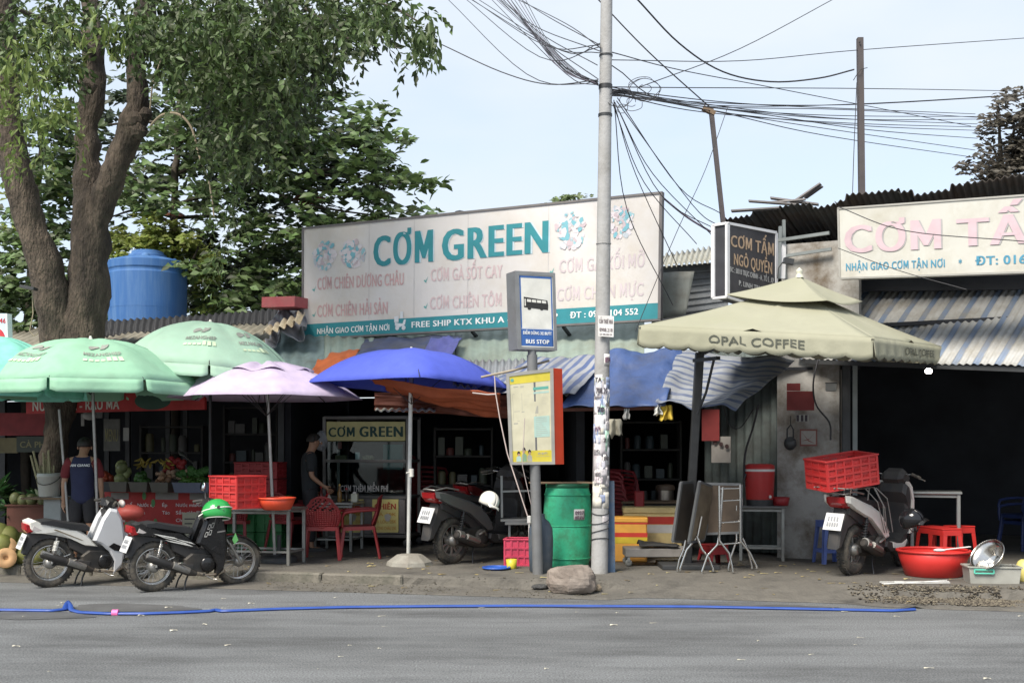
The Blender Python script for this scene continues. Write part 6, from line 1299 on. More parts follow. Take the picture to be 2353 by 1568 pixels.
# ------------------------------------------------------------------ chairs, stools, tables
ch_red = mat('chair_red', (.26, .022, .025), .4, var=.1, dirt=(.20, .05, .045), dirt_amt=.25); st_red = mat('stool_red', (.58, .035, .03), .38, var=.05); st_blue = mat('stool_blue', (.12, .18, .48), .45, var=.08); ch_dark = mat('chair_maroon', (.20, .015, .02), .45, var=.1); ch_blue = mat('chair_navy', (.02, .035, .12), .5)
def arm_chair(name, label, m, loc, rz, group):
    """faces +x; seat 0.43 high"""
    t = thing(name, label, 'chair', loc, rz, group)
    mb = MB(); mb.sheet(lambda u, v: V((-.20 + .42 * u, (-.20 + .40 * v) * (1 + .05 * u), .43 - .015 * math.sin(math.pi * u) * math.sin(math.pi * v) - .02 * u ** 4)), 10, 8); mb.build('seat', m, t, thick=.012)
    mb = MB()
    for s_ in (-1, 1): mb.beam((-.2, s_ * .21, .415), (.22, s_ * .22, .405), .012, .05)
    mb.beam((.22, -.21, .40), (.22, .21, .40), .012, .05); mb.beam((-.2, -.20, .415), (-.2, .20, .415), .012, .05); mb.build('seat_apron', m, t)
    def bk(u, v): a = (u - .5) * 2; w_ = .19 + .05 * math.sin(math.pi * min(1, v * 1.15)) - .10 * max(0, v - .72) * 2; return V((-.20 - .10 * v + .05 * a * a - .02 * math.sin(3 * v), a * w_, .42 + .42 * v - .05 * a * a * v))
    mb = MB(); nu, nv = 14, 16
    for j in range(nv):
        for i in range(nu):
            if 9 <= j <= 14 and 2 <= i <= 11 and (i + j) % 3 == 0: continue
            mb.face([bk(i / nu, j / nv), bk((i + 1) / nu, j / nv), bk((i + 1) / nu, (j + 1) / nv), bk(i / nu, (j + 1) / nv)], True)
    mb.build('backrest', m, t, thick=.010)
    mb = MB(); mb.tube([bk(0, .1)] + [bk(0, k / 8) for k in range(2, 9)] + [bk(k / 6, 1) for k in range(1, 6)] + [bk(1, 1 - k / 8) for k in range(0, 8)], .012, 6); mb.build('back_rim', m, t)
    for s_ in (-1, 1):
        mb = MB(); pth = [bk(0 if s_ < 0 else 1, .62), V((-.12, s_ * .26, .655)), V((.05, s_ * .275, .645)), V((.19, s_ * .265, .625)), V((.235, s_ * .25, .56)), V((.225, s_ * .235, .42))]
        mb.tube(pth, [.014, .02, .022, .022, .018, .016], 8); mb.build('armrest', m, t)
        for x0, x1 in ((.205, .26), (-.19, -.27)):
            mb = MB(); mb.beam((x0, s_ * .195, .42), (x1, s_ * .235, 0), .045, .03, bev=.006); mb.build('leg', m, t)
    return t
def cpos(px, py): g = gp(px, py); return V((g.x, g.y, PZ))
gc = 'red armchairs around the eatery tables'
c0 = arm_chair('plastic_chair', 'red armchair with pierced back seen from behind, left of pair before rice cabinet', ch_red, cpos(742, 1283), R(95), gc)
copy_tree(c0, cpos(826, 1280), R(188), 'red plastic armchair seen from the side, right of the pair before the rice cabinet')
for px, py, rz, lab in ((545, 1262, 80, 'dark red armchair behind the left half of the steel table'), (600, 1258, 100, 'dark red armchair behind the middle of the steel table'), (665, 1262, 60, 'dark red armchair behind the right end of the steel table'), (512, 1245, 120, 'dark red armchair farthest left behind the steel table'), (700, 1248, 200, 'dark red armchair between steel table and low dining table')):
    copy_tree(c0, cpos(px, py), R(rz), lab)
gs = 'stacked red chairs behind the concrete pole'
cs = arm_chair('plastic_chair', 'maroon chair at the bottom of the stack right of the concrete pole', ch_dark, cpos(1425, 1262), R(-30), gs)
nm = ['second', 'third', 'fourth', 'fifth', 'sixth', 'seventh', 'eighth', 'ninth']
for k in range(8): copy_tree(cs, cpos(1425, 1262) + V((-.012 * k, .008 * k, .062 * (k + 1))), R(-30 + random.uniform(-2, 2)), 'maroon chair %s from the bottom of the stack right of the concrete pole' % nm[k])
gs2 = 'stacked dark chairs beside the rice cabinet'
cs2 = copy_tree(cs, cpos(985, 1240), R(20), 'maroon chair at the bottom of the dim stack between rice cabinet and scooter', gs2)
for k in range(7): copy_tree(cs2, cpos(985, 1240) + V((0, .008 * k, .075 * (k + 1))), R(20), 'maroon chair %s from the bottom of the dim stack beside the rice cabinet' % nm[k])
cb = arm_chair('plastic_chair', 'navy blue plastic chair at the right edge of the picture, lowest of two stacked', ch_blue, cpos(2352, 1262), R(200), 'navy chairs at the right edge')
copy_tree(cb, cpos(2352, 1262) + V((0, 0, .09)), R(200), 'navy blue plastic chair on top of another at the right edge')

def stool(name, label, m, loc, rz, group=None, h=.51):
    t = thing(name, label, 'stool', loc, rz, group)
    mb = MB(); mb.cbox((0, 0, h - .008), (.27, .27, .016), .006); mb.cbox((0, 0, h - .03), (.26, .26, .03), .004); mb.build('seat', m, t)
    for a in range(4):
        c, s_ = (1 if a in (0, 3) else -1), (1 if a < 2 else -1); mb = MB()
        for (dx, dy) in ((1, 0), (0, 1)):
            w0, w1 = .062, .045
            top = [V((c * .128, s_ * .128, h - .03)), V((c * (.128 - w0 * dx), s_ * (.128 - w0 * dy), h - .03))]; bot = [V((c * .165, s_ * .165, 0)), V((c * (.165 - w1 * dx), s_ * (.165 - w1 * dy), 0))]
            q = [top[0], top[1], bot[1], bot[0]]; n_ = V((0, -s_ * .007, 0)) if dx else V((-c * .007, 0, 0)); r_ = [p + n_ for p in q]
            mb.face(q); mb.face(r_[::-1])
            for i in range(4): j = (i + 1) % 4; mb.face([q[i], q[j], r_[j], r_[i]])
        mb.build('leg', m, t)
    mb = MB()
    for a in range(4):
        mb.M = Matrix.Rotation(a * math.pi / 2, 4, 'Z'); mb.cbox((0, -.143, .16), (.25, .007, .04)); mb.cbox((0, -.131, h - .06), (.25, .006, .05))
    mb.build('stretcher', m, t); return t
gst = 'red stools behind the red tub'
s0 = stool('plastic_stool', 'red plastic stool behind the tub, leftmost of three', st_red, cpos(2142, 1302) + V((0, 0, .0)), R(22), gst)
copy_tree(s0, cpos(2172, 1308), R(15), 'red plastic stool behind the tub, middle of three'); copy_tree(s0, cpos(2203, 1300), R(24), 'red plastic stool behind the tub, rightmost of three')
stool('plastic_stool', 'blue plastic stool between the stained wall and the crate-carrying scooter', st_blue, cpos(1905, 1292), R(10), None, .55)
stool('plastic_stool', 'small red stool tucked behind the blue stool', st_red, cpos(1932, 1284), R(40), None, .25)
stool('plastic_stool', 'low red stool in the shade under the folded tables', ch_dark, cpos(1640, 1296), R(20), None, .26)

tube_g = mat('galvanised_tube', (.30, .31, .30), .45, metal=.7, var=.1, dirt=(.16, .14, .12), dirt_amt=.3)
def table(name, label, loc, rz, L_, W_, H_, m_top, m_leg, lr=.02, shelf=False, group=None, cat='table', square=True, nolegs=False):
    t = thing(name, label, cat, loc, rz, group)
    mb = MB(); mb.cbox((0, 0, H_ - .015), (L_, W_, .03), .005); mb.build('top', m_top, t)
    for sx in (-1, 1):
        for sy in (-1, 1):
            mb = MB(); p = (sx * (L_ / 2 - .04), sy * (W_ / 2 - .04))
            if square: mb.cbox((p[0], p[1], (H_ - .03) / 2), (lr * 2, lr * 2, H_ - .03), .003)
            else: mb.tube([(p[0], p[1], 0), (p[0], p[1], H_ - .03)], lr, 8)
            mb.build('leg', m_leg, t)
    mb = MB()
    for sy in (-1, 1): mb.beam((-L_ / 2 + .04, sy * (W_ / 2 - .04), .17), (L_ / 2 - .04, sy * (W_ / 2 - .04), .17), .024); mb.beam((-L_ / 2 + .04, sy * (W_ / 2 - .04), H_ - .06), (L_ / 2 - .04, sy * (W_ / 2 - .04), H_ - .06), .024)
    for sx in (-1, 1): mb.beam((sx * (L_ / 2 - .04), -W_ / 2 + .04, .17), (sx * (L_ / 2 - .04), W_ / 2 - .04, .17), .024)
    mb.build('stretcher', m_leg, t); return t
tl_ = gp(600, 1292); table('steel_table', 'low stainless steel table with tube legs holding the red crate and basin', (tl_.x, tl_.y - .02, PZ), R(-13), 1.06, .56, .72, mat('table_steel', (.34, .35, .34), .3, metal=.8, var=.1, dirt=(.2, .2, .18)), tube_g)
table('dining_table', 'small dining table with sauce bottles between the two red armchairs', gp(778, 1262), R(-10), .62, .60, .70, mat('table_steel', (.34, .35, .34)), tube_g)
td = gp(778, 1262); dz = PZ + .70
random.seed(21)
for k, (dx, dy, c_, h_, lab) in enumerate(((-.24, -.1, (.18, .03, .02), .20, 'red chilli sauce bottle on the dining table, leftmost'), (-.12, -.12, (.55, .5, .42), .11, 'white jar between the sauce bottles'), (.02, -.05, (.25, .13, .03), .23, 'brown sauce bottle with a golden cap on the dining table'), (.10, .08, (.04, .03, .02), .17, 'dark soy sauce bottle at the back of the dining table'), (-.18, .1, (.5, .04, .03), .14, 'red lidded jar at the back of the dining table'))):
    p = V((td.x + dx, td.y + dy, dz)); t = thing('bottle', lab, 'bottle', p, group='condiments on the dining table')
    mb = MB(); mb.lathe([(.03, 0), (.032, .01), (.032, h_ * .6), (.014, h_ * .8), (.013, h_)], 12); mb.build('glass_body', mat('bottle_%d' % k, c_, .2), t)
    mb = MB(); mb.lathe([(.016, h_), (.016, h_ + .02), (.008, h_ + .03)], 10); mb.build('cap', mat('cap_gold' if k == 2 else 'cap_red', (.6, .45, .12) if k == 2 else (.5, .03, .03), .35), t)
t = thing('napkin_box', 'pale napkin box on the dining table beside the right armchair', 'box', V((td.x + .24, td.y - .05, dz)))
mb = MB(); mb.cbox((0, 0, .06), (.10, .12, .12), .01); mb.build('box', mat('cream_plastic', (.55, .55, .45)), t); mb = MB(); mb.cbox((0, 0, .13), (.05, .07, .03), .008); mb.build('napkins', white_m, t)

def basin(name, label, loc, r0, r1, h, m, cat='basin', n=36, tilt=None, rimr=.012):
    t = thing(name, label, cat, loc, rot=tilt or (0, 0, 0)); mb = MB()
    mb.lathe([(1e-3, .006), (r0 * .9, .0), (r0, .01), (r0 + (r1 - r0) * .5, h * .5), (r1, h)], n, caps=(False, False)); mb.build('bowl', m, t, thick=.008)
    mb = MB(); mb.tube([V((r1 * math.cos(a), r1 * math.sin(a), h)) for a in [2 * math.pi * i / n for i in range(n)]], rimr, 6, closed=True); mb.build('rim', m, t); return t
basin('basin', 'red-orange plastic basin on the steel table, right of the bright crate', V((at(636, 1190, 13.98).x, 13.98, PZ + .72)), .17, .225, .14, mat('basin_orange_red', (.60, .07, .03), .4))
tb_ = gp(2160, 1326); basin('tub', 'big round red plastic tub on the pavement in front of the stools', V((tb_.x, tb_.y + .22, PZ)), .31, .40, .29, st_red, 'tub', 48, rimr=.018)
mb = MB(); mb.tube([V((tb_.x - .12 + .03 * k, tb_.y - .08, .13 + .31)) for k in range(3)], .006, 5)
t = thing('ladle', 'white plastic ladle lying across the rim of the red tub', 'ladle', V((tb_.x + .1, tb_.y + .1, .44)))
mb = MB(); mb.beam((-.05, -.1, .01), (.30, .05, .03), .035, .012, bev=.004); mb.ball((-.12, -.12, .005), (.07, .05, .02)); mb.build('ladle_body', white_m, t)

# oil drum (green), jerrycan, board, stones
gd = gp(1306, 1306); t = thing('barrel', 'scuffed green plastic barrel with a paper sticker, beside the concrete pole', 'barrel', (gd.x, gd.y + .27, PZ))
gm = mat('barrel_green', (.05, .52, .28), .5, var=.08, scale=2, dirt=(.06, .16, .08), dirt_amt=.4, dirt_scale=5, bump=.25, bump_scale=12)
k = 13.4 / FPX; mb = MB(); mb.lathe([(.24, 0), (.262, .02), (.275, .10), (.292, .30), (.300, .50), (.296, .52), (.301, .54), (.296, .72), (.280, .92), (.262, 1.0), (.255, 1.02)], 40); mb.build('body', gm, t)
mb = MB(); mb.lathe([(.262, .985), (.272, .99), (.272, 1.03), (.262, 1.035), (.25, 1.04), (1e-3, 1.04)], 40); mb.build('lid', mat('lid_dark_green', (.02, .16, .08), .5, dirt=(.05, .06, .04)), t)
mb = MB()
for z in (.52, .12, .90): mb.tube([V((.301 * (1 if z == .52 else .955) * math.cos(a), .301 * (1 if z == .52 else .955) * math.sin(a), z)) for a in [2 * math.pi * i / 36 for i in range(36)]], .007, 5, closed=True)
mb.build('hoop', gm, t)
def bar_pt(az, z, d=.004): return V(((.2995 + d) * math.cos(az), (.2995 + d) * math.sin(az), z))
mb = MB(); mb.sheet(lambda u, v: bar_pt(R(-78 + 28 * u), .60 + .13 * v), 8, 3); mb.build('sticker', white_m, t, thick=.001)
mb = MB(); text(mb, '0937', lambda s_, t_: bar_pt(R(-75 + 22 * s_), .665 + .045 * t_, .008), .03); text(mb, '0977 67 61', lambda s_, t_: bar_pt(R(-75 + 22 * s_), .61 + .04 * t_, .008), .03); mb.build('lettering', ink_p, t)
t = thing('plank', 'weathered wooden plank lying across the green barrel and the pole', 'plank', (gd.x, gd.y + .1, PZ + 1.05))
mb = MB(); mb.beam((-.48, -.02, .0), (.16, .02, .0), .16, .022, bev=.004); mb.beam((.1, -.13, .012), (.42, -.14, .0), .05, .02); mb.build('board', wood, t)
gj = gp(1243, 1316); t = thing('jerrycan', 'dark blue-grey plastic drum squeezed between bus stop post and green barrel', 'drum', (gj.x - .0, gj.y + .16, PZ))
mb = MB(); mb.lathe([(.12, 0), (.135, .02), (.145, .2), (.148, .38), (.14, .52), (.10, .60), (.05, .64), (.045, .68), (.05, .69), (1e-3, .70)], 28); mb.build('body', mat('drum_blue_grey', (.055, .075, .10), .55, dirt=(.14, .14, .13), dirt_amt=.4), t)
t = thing('metal_panel', 'narrow faded blue metal panel standing upright behind the concrete pole', 'panel', gp(1398, 1314))
mb = MB(); mb.beam(gp(1401, 1314) + V((0, .05, 0)), at(1398, 1104, 13.5), .13, .05); mb.build('panel', mat('faded_blue_metal', (.07, .12, .20), .6, metal=.2, dirt=(.2, .18, .15), dirt_amt=.4, bump=.3), t, world=True)
def rock(name, label, c, r, m, seed=1, tiltz=0, cat='stone'):
    t = thing(name, label, cat, c); mb = MB(); nu, nv = 30, 18
    def fn(u, v):
        a = 2 * math.pi * u; ph = math.pi * v; d = V((math.sin(ph) * math.cos(a), math.sin(ph) * math.sin(a), math.cos(ph))); k_ = 1 + .16 * mnoise.noise(d * 1.6 + V((seed, 0, 0))) + .06 * mnoise.noise(d * 4 + V((seed, 3, 0)))
        q = V((d.x * r[0], d.y * r[1], d.z * r[2])) * k_; q.z = max(q.z, -r[2] * .75); q.z = min(q.z, r[2] * (.78 + .1 * d.x)); return q + V((0, 0, r[2] * .74))
    mb.sheet(fn, nu, nv, sm=False); mb.build('rock', m, t); return t
stone = mat('stone', (.20, .165, .14), .9, var=.2, scale=5, dirt=(.30, .27, .24), dirt_amt=.3, bump=.7, bump_scale=18)
rs = gp(1312, 1368, 0); rock('boulder', 'large flat-topped brown stone lying at the kerb before the green barrel', (rs.x, rs.y + .14, .02), (.29, .20, .19), stone, 3)
rs = gp(1240, 1358, 0); rock('stone', 'small black stone left of the large one', (rs.x, rs.y, .03), (.09, .06, .035), mat('black_stone', (.05, .05, .05), .8, bump=.5), 5)
rs = gp(1372, 1362, 0); rock('stone', 'small tan stone right of the large one', (rs.x, rs.y, .03), (.045, .04, .045), mat('tan_stone', (.3, .24, .17), .9), 7)

# blue lid, yellow cup
basin('lid', 'round blue plastic lid lying on the pavement left of the yellow cup', gp(1140, 1308) + V((0, .05, .004)), .14, .165, .02, mat('lid_blue', (.03, .10, .42), .4), 'lid')
t = thing('cup', 'yellow plastic cup on the pavement before the pink crate', 'cup', gp(1175, 1305)); mb = MB(); mb.lathe([(.055, 0), (.058, .003), (.066, .115)], 20, caps=(True, False)); mb.build('cup_body', mat('yellow_plastic', (.65, .55, .05), .4), t, thick=.004)
t = thing('brush', 'white-headed brush leaning on the dark drum', 'brush', gp(1216, 1300) + V((0, .2, .0))); mb = MB(); mb.tube([(0, 0, 0), (0, .02, .52)], .01, 6); mb.cbox((0, .02, .57), (.05, .04, .10), .01); mb.build('handle', white_m, t)
# frame trestle left of post
t = thing('trestle', 'upturned grey steel table with its frame legs in the air, behind the bus stop post', 'table frame', gp(1195, 1255))
mb = MB(); Y = 14.9; mb.beam(at(1150, 1192, Y), at(1262, 1190, Y), .45, .03); mb.build('top', tube_g, t, world=True)
for x in (1153, 1240): mb = MB(); mb.beam(at(x, 1188, Y - .15), at(x - 1, 1092, Y - .15), .028); mb.build('leg', tube_g, t, world=True)
for x in (1170, 1250): mb = MB(); mb.beam(at(x, 1196, Y - .1), V((at(x, 0, Y).x, Y - .1, PZ)), .03); mb.build('leg', tube_g, t, world=True)
mb = MB(); mb.beam(at(1153, 1128, Y - .15), at(1240, 1126, Y - .15), .024); mb.beam(at(1160, 1200, Y - .2), at(1262, 1200, Y - .2), .03, .05); mb.build('rail', tube_g, t, world=True)

# foam boxes, cart, bin
def foam(label, c, rz, L_, W_, H_, m, stripes, name='foam_box'):
    t = thing(name, label, 'box', c, rz); mb = MB(); mb.cbox((0, 0, H_ * .44), (L_, W_, H_ * .88), .015); mb.build('box', m, t)
    mb = MB(); mb.cbox((0, 0, H_ * .94), (L_ + .02, W_ + .02, H_ * .12), .012); mb.build('lid', m, t)
    for z0, z1, ms in stripes:
        mb = MB(); mb.cbox((0, 0, H_ * (z0 + z1) / 2), (L_ + .005, W_ + .005, H_ * (z1 - z0)), 0); mb.build('tape', ms, t)
    return t
fo = mat('box_orange', (.85, .42, .07), .5, dirt=(.5, .25, .1), dirt_amt=.2); fy = mat('box_cream_yellow', (.80, .64, .30), .55, var=.05, dirt=(.45, .32, .15)); tr_ = mat('tape_red', (.62, .05, .03), .4); tw_ = mat('tape_white', (.68, .66, .62), .4); ty_ = mat('tape_yellow', (.68, .50, .04), .4)
b1 = gp(1450, 1290); foam('orange foam ice box with yellow and red tape, left of the larger cream one', (b1.x, b1.y + .15, PZ), R(-6), .44, .36, .58, fo, ((.42, .56, ty_), (.56, .66, tr_), (.85, .9, tr_)))
b2 = gp(1506, 1284); foam('large cream-yellow foam ice box with red and white tape behind the cart', (b2.x, b2.y + .42, PZ), R(-4), .78, .5, .68, fy, ((.50, .66, tw_), (.67, .82, tr_)))
t = thing('cart', 'low grey trolley with small caster wheels under the folded tables', 'cart', gp(1510, 1300))
cq = gp(1510, 1300); mb = MB(); mb.cbox((0, .18, .17), (.80, .42, .11), .01); mb.build('deck', mat('grey_painted_wood', (.20, .19, .18), .8, dirt=(.1, .09, .08), dirt_amt=.4), t)
for sx in (-.36, .36):
    for sy in (.0, .34):
        mb = MB(); mb.M = Matrix.Translation((sx, sy, .045)) @ Matrix.Rotation(R(90), 4, 'X'); mb.lathe([(.02, -.018), (.043, -.016), (.045, 0), (.043, .016), (.02, .018)], 16); mb.build('wheel', mat('grey_rubber', (.16, .16, .15), .7), t)
        mb = MB(); mb.cbox((sx, sy, .09), (.03, .05, .05)); mb.build('fork', tube_g, t)
t = thing('rubber_mat', 'black rubber mat crumpled on the trolley', 'mat', cq + V((.05, .1, .24)))
mb = MB(); mb.sheet(lambda u, v: V((-.28 + .5 * u, -.15 + .3 * v, .02 + .03 * nz3(u * 3, v * 3, 2) + .05 * (1 - u) * math.sin(3 * v))), 12, 8); mb.build('mat_sheet', mat('black_rubber', (.02, .02, .02), .7), t, thick=.012)
bn = gp(1532, 1262); t = thing('steel_bin', 'round stainless steel bin with dark lid standing on the foam box side', 'bin', (bn.x, bn.y - .1 + .3, PZ + .0))
mb = MB(); mb.lathe([(.125, 0), (.13, .02), (.13, .86)], 28); mb.build('body', mat('brushed_steel', (.42, .38, .33), .3, metal=.9, var=.1, aniso=(1, 1, .2)), t)
mb = MB(); mb.lathe([(.142, .86), (.145, .89), (.135, .93), (.08, .945), (1e-3, .95)], 28); mb.lathe([(.14, -.0), (.14, .04)], 24); mb.build('lid', mat('brown_lid', (.10, .07, .05), .5), t)
t = thing('red_canister', 'small red canister on a shelf in the dim middle opening', 'canister', at(1468, 1170, 15.6)); mb = MB(); mb.cbox((0, 0, .13), (.13, .13, .26), .015); mb.build('body', mat('crate_dark_red', (.3, .02, .025)), t)
table('counter_table', 'dark table at the back of the middle opening', (gp(1470, 1240).x, 16.3, PZ), 0, 1.0, .5, .72, wood, steel_dark)

# folded tables with curved chrome legs
gf = 'folded tables leaning together'
lam = mat('table_laminate', (.05, .045, .04), .45, var=.2, dirt=(.12, .1, .08), dirt_amt=.3); brown = mat('table_underside', (.14, .11, .075), .8, var=.2, scale=8)
edge_c = mat('table_edge', (.16, .165, .17), .3, metal=.5)
def folded(label, ax, aw, z0, z1, shade):
    t = thing('folded_table', label, 'folding table', gp(ax[0][0], 1300), group=gf)
    (xa, ya), (xb, yb), (xc, yc), (xd, yd) = ax  # bl, br, tr, tl in picture, with depths aw
    q = Quad(at(xa, ya, aw[0]), at(xb, yb, aw[1]), at(xc, yc, aw[2]), at(xd, yd, aw[3]))
    mb = MB(); panel(mb, q, 0, 0, 1, 1, 0, .03); mb.build('top', shade, t, world=True)
    mb = MB()
    for (a, b) in ((q.A, q.E), (q.A, q.B), (q.E, q.D), (q.B, q.D)): mb.beam(a + q.n * .015, b + q.n * .015, .036, .03)
    mb.build('edge', edge_c, t, world=True); return t
f1 = folded('folded table at the left, dark top leaning edge-on beside the foam box', [(1543, 1242), (1578, 1245), (1596, 1106), (1562, 1108)], (13.5, 13.8, 13.9, 13.6), 0, 0, lam)
f2 = folded('folded table second from the left with a dark brown top seen edge-on', [(1580, 1244), (1612, 1240), (1640, 1120), (1604, 1106)], (13.35, 13.7, 13.8, 13.45), 0, 0, brown)
f3 = folded('folded table facing the street with chrome X legs and brown underside', [(1622, 1225), (1700, 1222), (1702, 1112), (1618, 1110)], (13.75, 13.6, 13.6, 13.75), 0, 0, mat('table_brown_dark', (.07, .05, .035), .7, var=.2))
def curvy(t, pts, Y, r=.014): mb = MB(); mb.tube([at(x, y, Y) for x, y in pts], r, 8); mb.tube([at(pts[-1][0], pts[-1][1], Y), at(pts[-1][0], pts[-1][1] + 5, Y)], r * 1.3, 8); mb.build('leg', chrome, t, world=True)
curvy(f2, [(1612, 1185), (1603, 1230), (1577, 1262), (1562, 1305)], 13.45); curvy(f2, [(1600, 1230), (1612, 1260), (1628, 1280), (1638, 1306)], 13.4)
curvy(f3, [(1652, 1115), (1653, 1200), (1652, 1240), (1675, 1270), (1683, 1308)], 13.3); curvy(f3, [(1660, 1118), (1654, 1215), (1648, 1250), (1625, 1275), (1612, 1312)], 13.35)
curvy(f3, [(1700, 1112), (1700, 1240), (1722, 1268), (1738, 1300)], 13.4); curvy(f3, [(1692, 1160), (1692, 1240), (1680, 1275), (1673, 1304)], 13.6); curvy(f1, [(1575, 1240), (1570, 1262), (1560, 1285), (1556, 1306)], 13.5); curvy(f3, [(1706, 1235), (1718, 1262), (1727, 1300)], 13.7)
mb = MB()
for (x0, y0, x1, y1) in ((1654, 1122, 1700, 1121), (1656, 1150, 1698, 1148), (1654, 1200, 1700, 1197), (1644, 1250, 1700, 1246)): mb.tube([at(x0, y0, 13.35), at(x1, y1, 13.4)], .011, 6)
mb.build('cross_bar', chrome, f3, world=True)

# cooler table
ct = gp(1750, 1285); table('side_table', 'narrow dark table under the red water cooler against the plaster wall', (ct.x, 15.0, PZ), R(-12), .62, .42, .72, mat('table_grey_top', (.12, .12, .12), .4), tube_g)
cp = V((at(1745, 1155, 15.0).x, 15.0, PZ + .72)); t = thing('water_cooler', 'red insulated water cooler with a white lid band on the narrow table', 'cooler', cp)
rcm = mat('cooler_red', (.45, .03, .03), .4, var=.08, dirt=(.3, .04, .04)); mb = MB(); mb.lathe([(.175, .08), (.18, .10), (.195, .46)], 28); mb.build('body', rcm, t)
mb = MB(); mb.lathe([(.196, .45), (.198, .455), (.198, .475), (.196, .48)], 28); mb.build('band', white_m, t)
mb = MB(); mb.lathe([(.195, .48), (.19, .53), (.15, .55), (1e-3, .55)], 28); mb.build('lid', rcm, t); mb = MB(); mb.lathe([(.175, .0), (.175, .08)], 28); mb.build('foot', steel_dark, t)
mb = MB(); mb.cbox((.1, -.17, .12), (.03, .05, .04), .008); mb.build('tap', white_m, t); mb = MB(); mb.tube([(-.19, -.05, .42), (-.23, -.06, .33), (-.21, -.06, .25)], .012, 6); mb.build('handle', steel_dark, t)
t = thing('basin', 'small dark red basin beside the water cooler', 'basin', cp + V((.27, -.02, 0))); mb = MB(); mb.lathe([(.09, 0), (.10, .005), (.12, .11)], 20, caps=(True, False)); mb.build('bowl', mat('crate_dark_red', (.3, .02, .025)), t, thick=.005)
t = thing('glass', 'steel tumbler on the narrow table left of the cooler', 'cup', cp + V((-.27, -.12, 0))); mb = MB(); mb.lathe([(.03, 0), (.034, .1)], 14); mb.build('tumbler', chrome, t)

# things on the walls
def wallcard(name, label, x0, y0, x1, y1, Y, m, tx=None, tm=None, skew=0.0, cat='notice', depth=.01, yslope=0.0):
    q = Quad(at(x0, y1, Y), at(x1, y1, Y + yslope), at(x1, y0, Y + yslope), at(x0, y0, Y)); t = thing(name, label, cat, q.P(.5, 0)); mb = MB(); panel(mb, q, 0, 0, 1, 1, -depth, 0); mb.build('card', m, t, world=True)
    if tx: mb = MB(); text_q(mb, tx, q, .12, .88, .28, .72, .003, .02); mb.build('lettering', tm or ink, t, world=True)
    return t, q
dr = mat('dull_red_plate', (.22, .035, .035), .6, var=.15); WY = lambda px: 15.16 - (px - 1785) * .00245
wallcard('wall_plate', 'dark red metal plate on the plaster wall', 1807, 898, 1870, 942, WY(1807) - .03, dr, yslope=-.15); wallcard('wall_plate', 'smaller dark red plate just above the larger one on the plaster wall', 1807, 880, 1838, 897, WY(1807) - .03, dr, yslope=-.08)
t, q = wallcard('wall_notice', 'white paper with three black marks on the plaster wall', 1828, 952, 1857, 968, WY(1828) - .03, mat('grey_paper', (.36, .36, .34), .8), yslope=-.07)
mb = MB()
for u in (.05, .4, .72): panel(mb, q, u, .05, u + .2, .95, .001, .003)
mb.build('print', ink, t, world=True)
t, q = wallcard('picture_frame', 'small tilted picture in a red frame on the plaster wall', 1837, 985, 1877, 1024, WY(1837) - .04, mat('frame_dull_red', (.20, .07, .06), .6), cat='picture', yslope=-.10)
mb = MB(); panel(mb, q, .08, .1, .92, .9, .001, .003); mb.build('print', mat('dim_paper', (.32, .30, .28), .8), t, world=True); mb = MB(); blot(mb, q, [(.1, .3), (.5, .35), (.9, .85), (.6, .45)], .005); blot(mb, q, [(.1, .85), (.5, .35), (.9, .15), (.5, .28)], .006); mb.build('print', mat('frame_dull_red', (.2, .07, .06)), t, world=True)
t = thing('kettle', 'black kettle hanging by its handle on the plaster wall', 'kettle', at(1815, 1012, 14.95)); mb = MB(); mb.ball(at(1815, 1018, 14.92), (.085, .07, .09)); mb.build('body', steel_dark, t, world=True); mb = MB(); mb.tube([at(1808, 1008, 14.92), at(1808, 985, 14.95), at(1816, 975, 15), at(1822, 986, 14.95), at(1822, 1006, 14.92)], .010, 6); mb.tube([at(1816, 978, 15), at(1816, 955, 15.05)], .006, 5); mb.build('handle', steel_dark, t, world=True)
t = thing('wall_lamp', 'small white box lamp high on the plaster wall', 'lamp', at(1908, 890, 14.8)); mb = MB(); mb.beam(at(1897, 889, 14.75), at(1921, 889, 14.7), .10, .11, bev=.01); mb.build('box', mat('grey_white', (.42, .42, .40), .6), t, world=True); mb = MB(); mb.beam(at(1896, 880, 14.75), at(1922, 880, 14.7), .11, .012); mb.build('cap', steel_dark, t, world=True)
cable([(1880, 820, 14.9), (1868, 880, 14.88), (1875, 930, 14.86), (1905, 970, 14.8), (1908, 1010, 14.78)], .012, 'thick black cord looping down the plaster wall', None)
cable([(1742, 930, 14.7), (1730, 980, 14.8), (1712, 1040, 14.9), (1708, 1110, 15.0)], .014, 'thick black cord hanging over the tin wall beside the red cooler', None)
cable([(1662, 935, 15.0), (1675, 975, 15.1), (1700, 982, 15.1), (1730, 940, 14.9)], .007, 'thin cord sagging across the tin wall under the striped tarpaulin', None)
wallcard('poster', 'dim poster with three dark round pictures on the tin wall', 1634, 1002, 1678, 1062, 15.95, mat('dim_paper', (.32, .30, .28)), yslope=-.25, cat='poster')
t, q = wallcard('poster', 'dark red banner hanging at the left end of the tin wall', 1612, 940, 1652, 1012, 16.0, dr, yslope=-.2, cat='poster')
mb = MB(); q = Quad(at(1634, 1062, 15.93), at(1678, 1062, 15.66), at(1678, 1002, 15.66), at(1634, 1002, 15.93))
for (u, v) in ((.2, .78), (.52, .70), (.82, .62)): blot(mb, q, [(u + .11 * math.cos(a), v + .09 * math.sin(a)) for a in [i * .7 for i in range(9)]], .004)
tt = thing('menu_picture', 'three dark round food pictures printed on the dim poster', 'print', q.P(.5, 0)); mb.build('print', mat('dark_print', (.07, .04, .04), .7), tt, world=True)
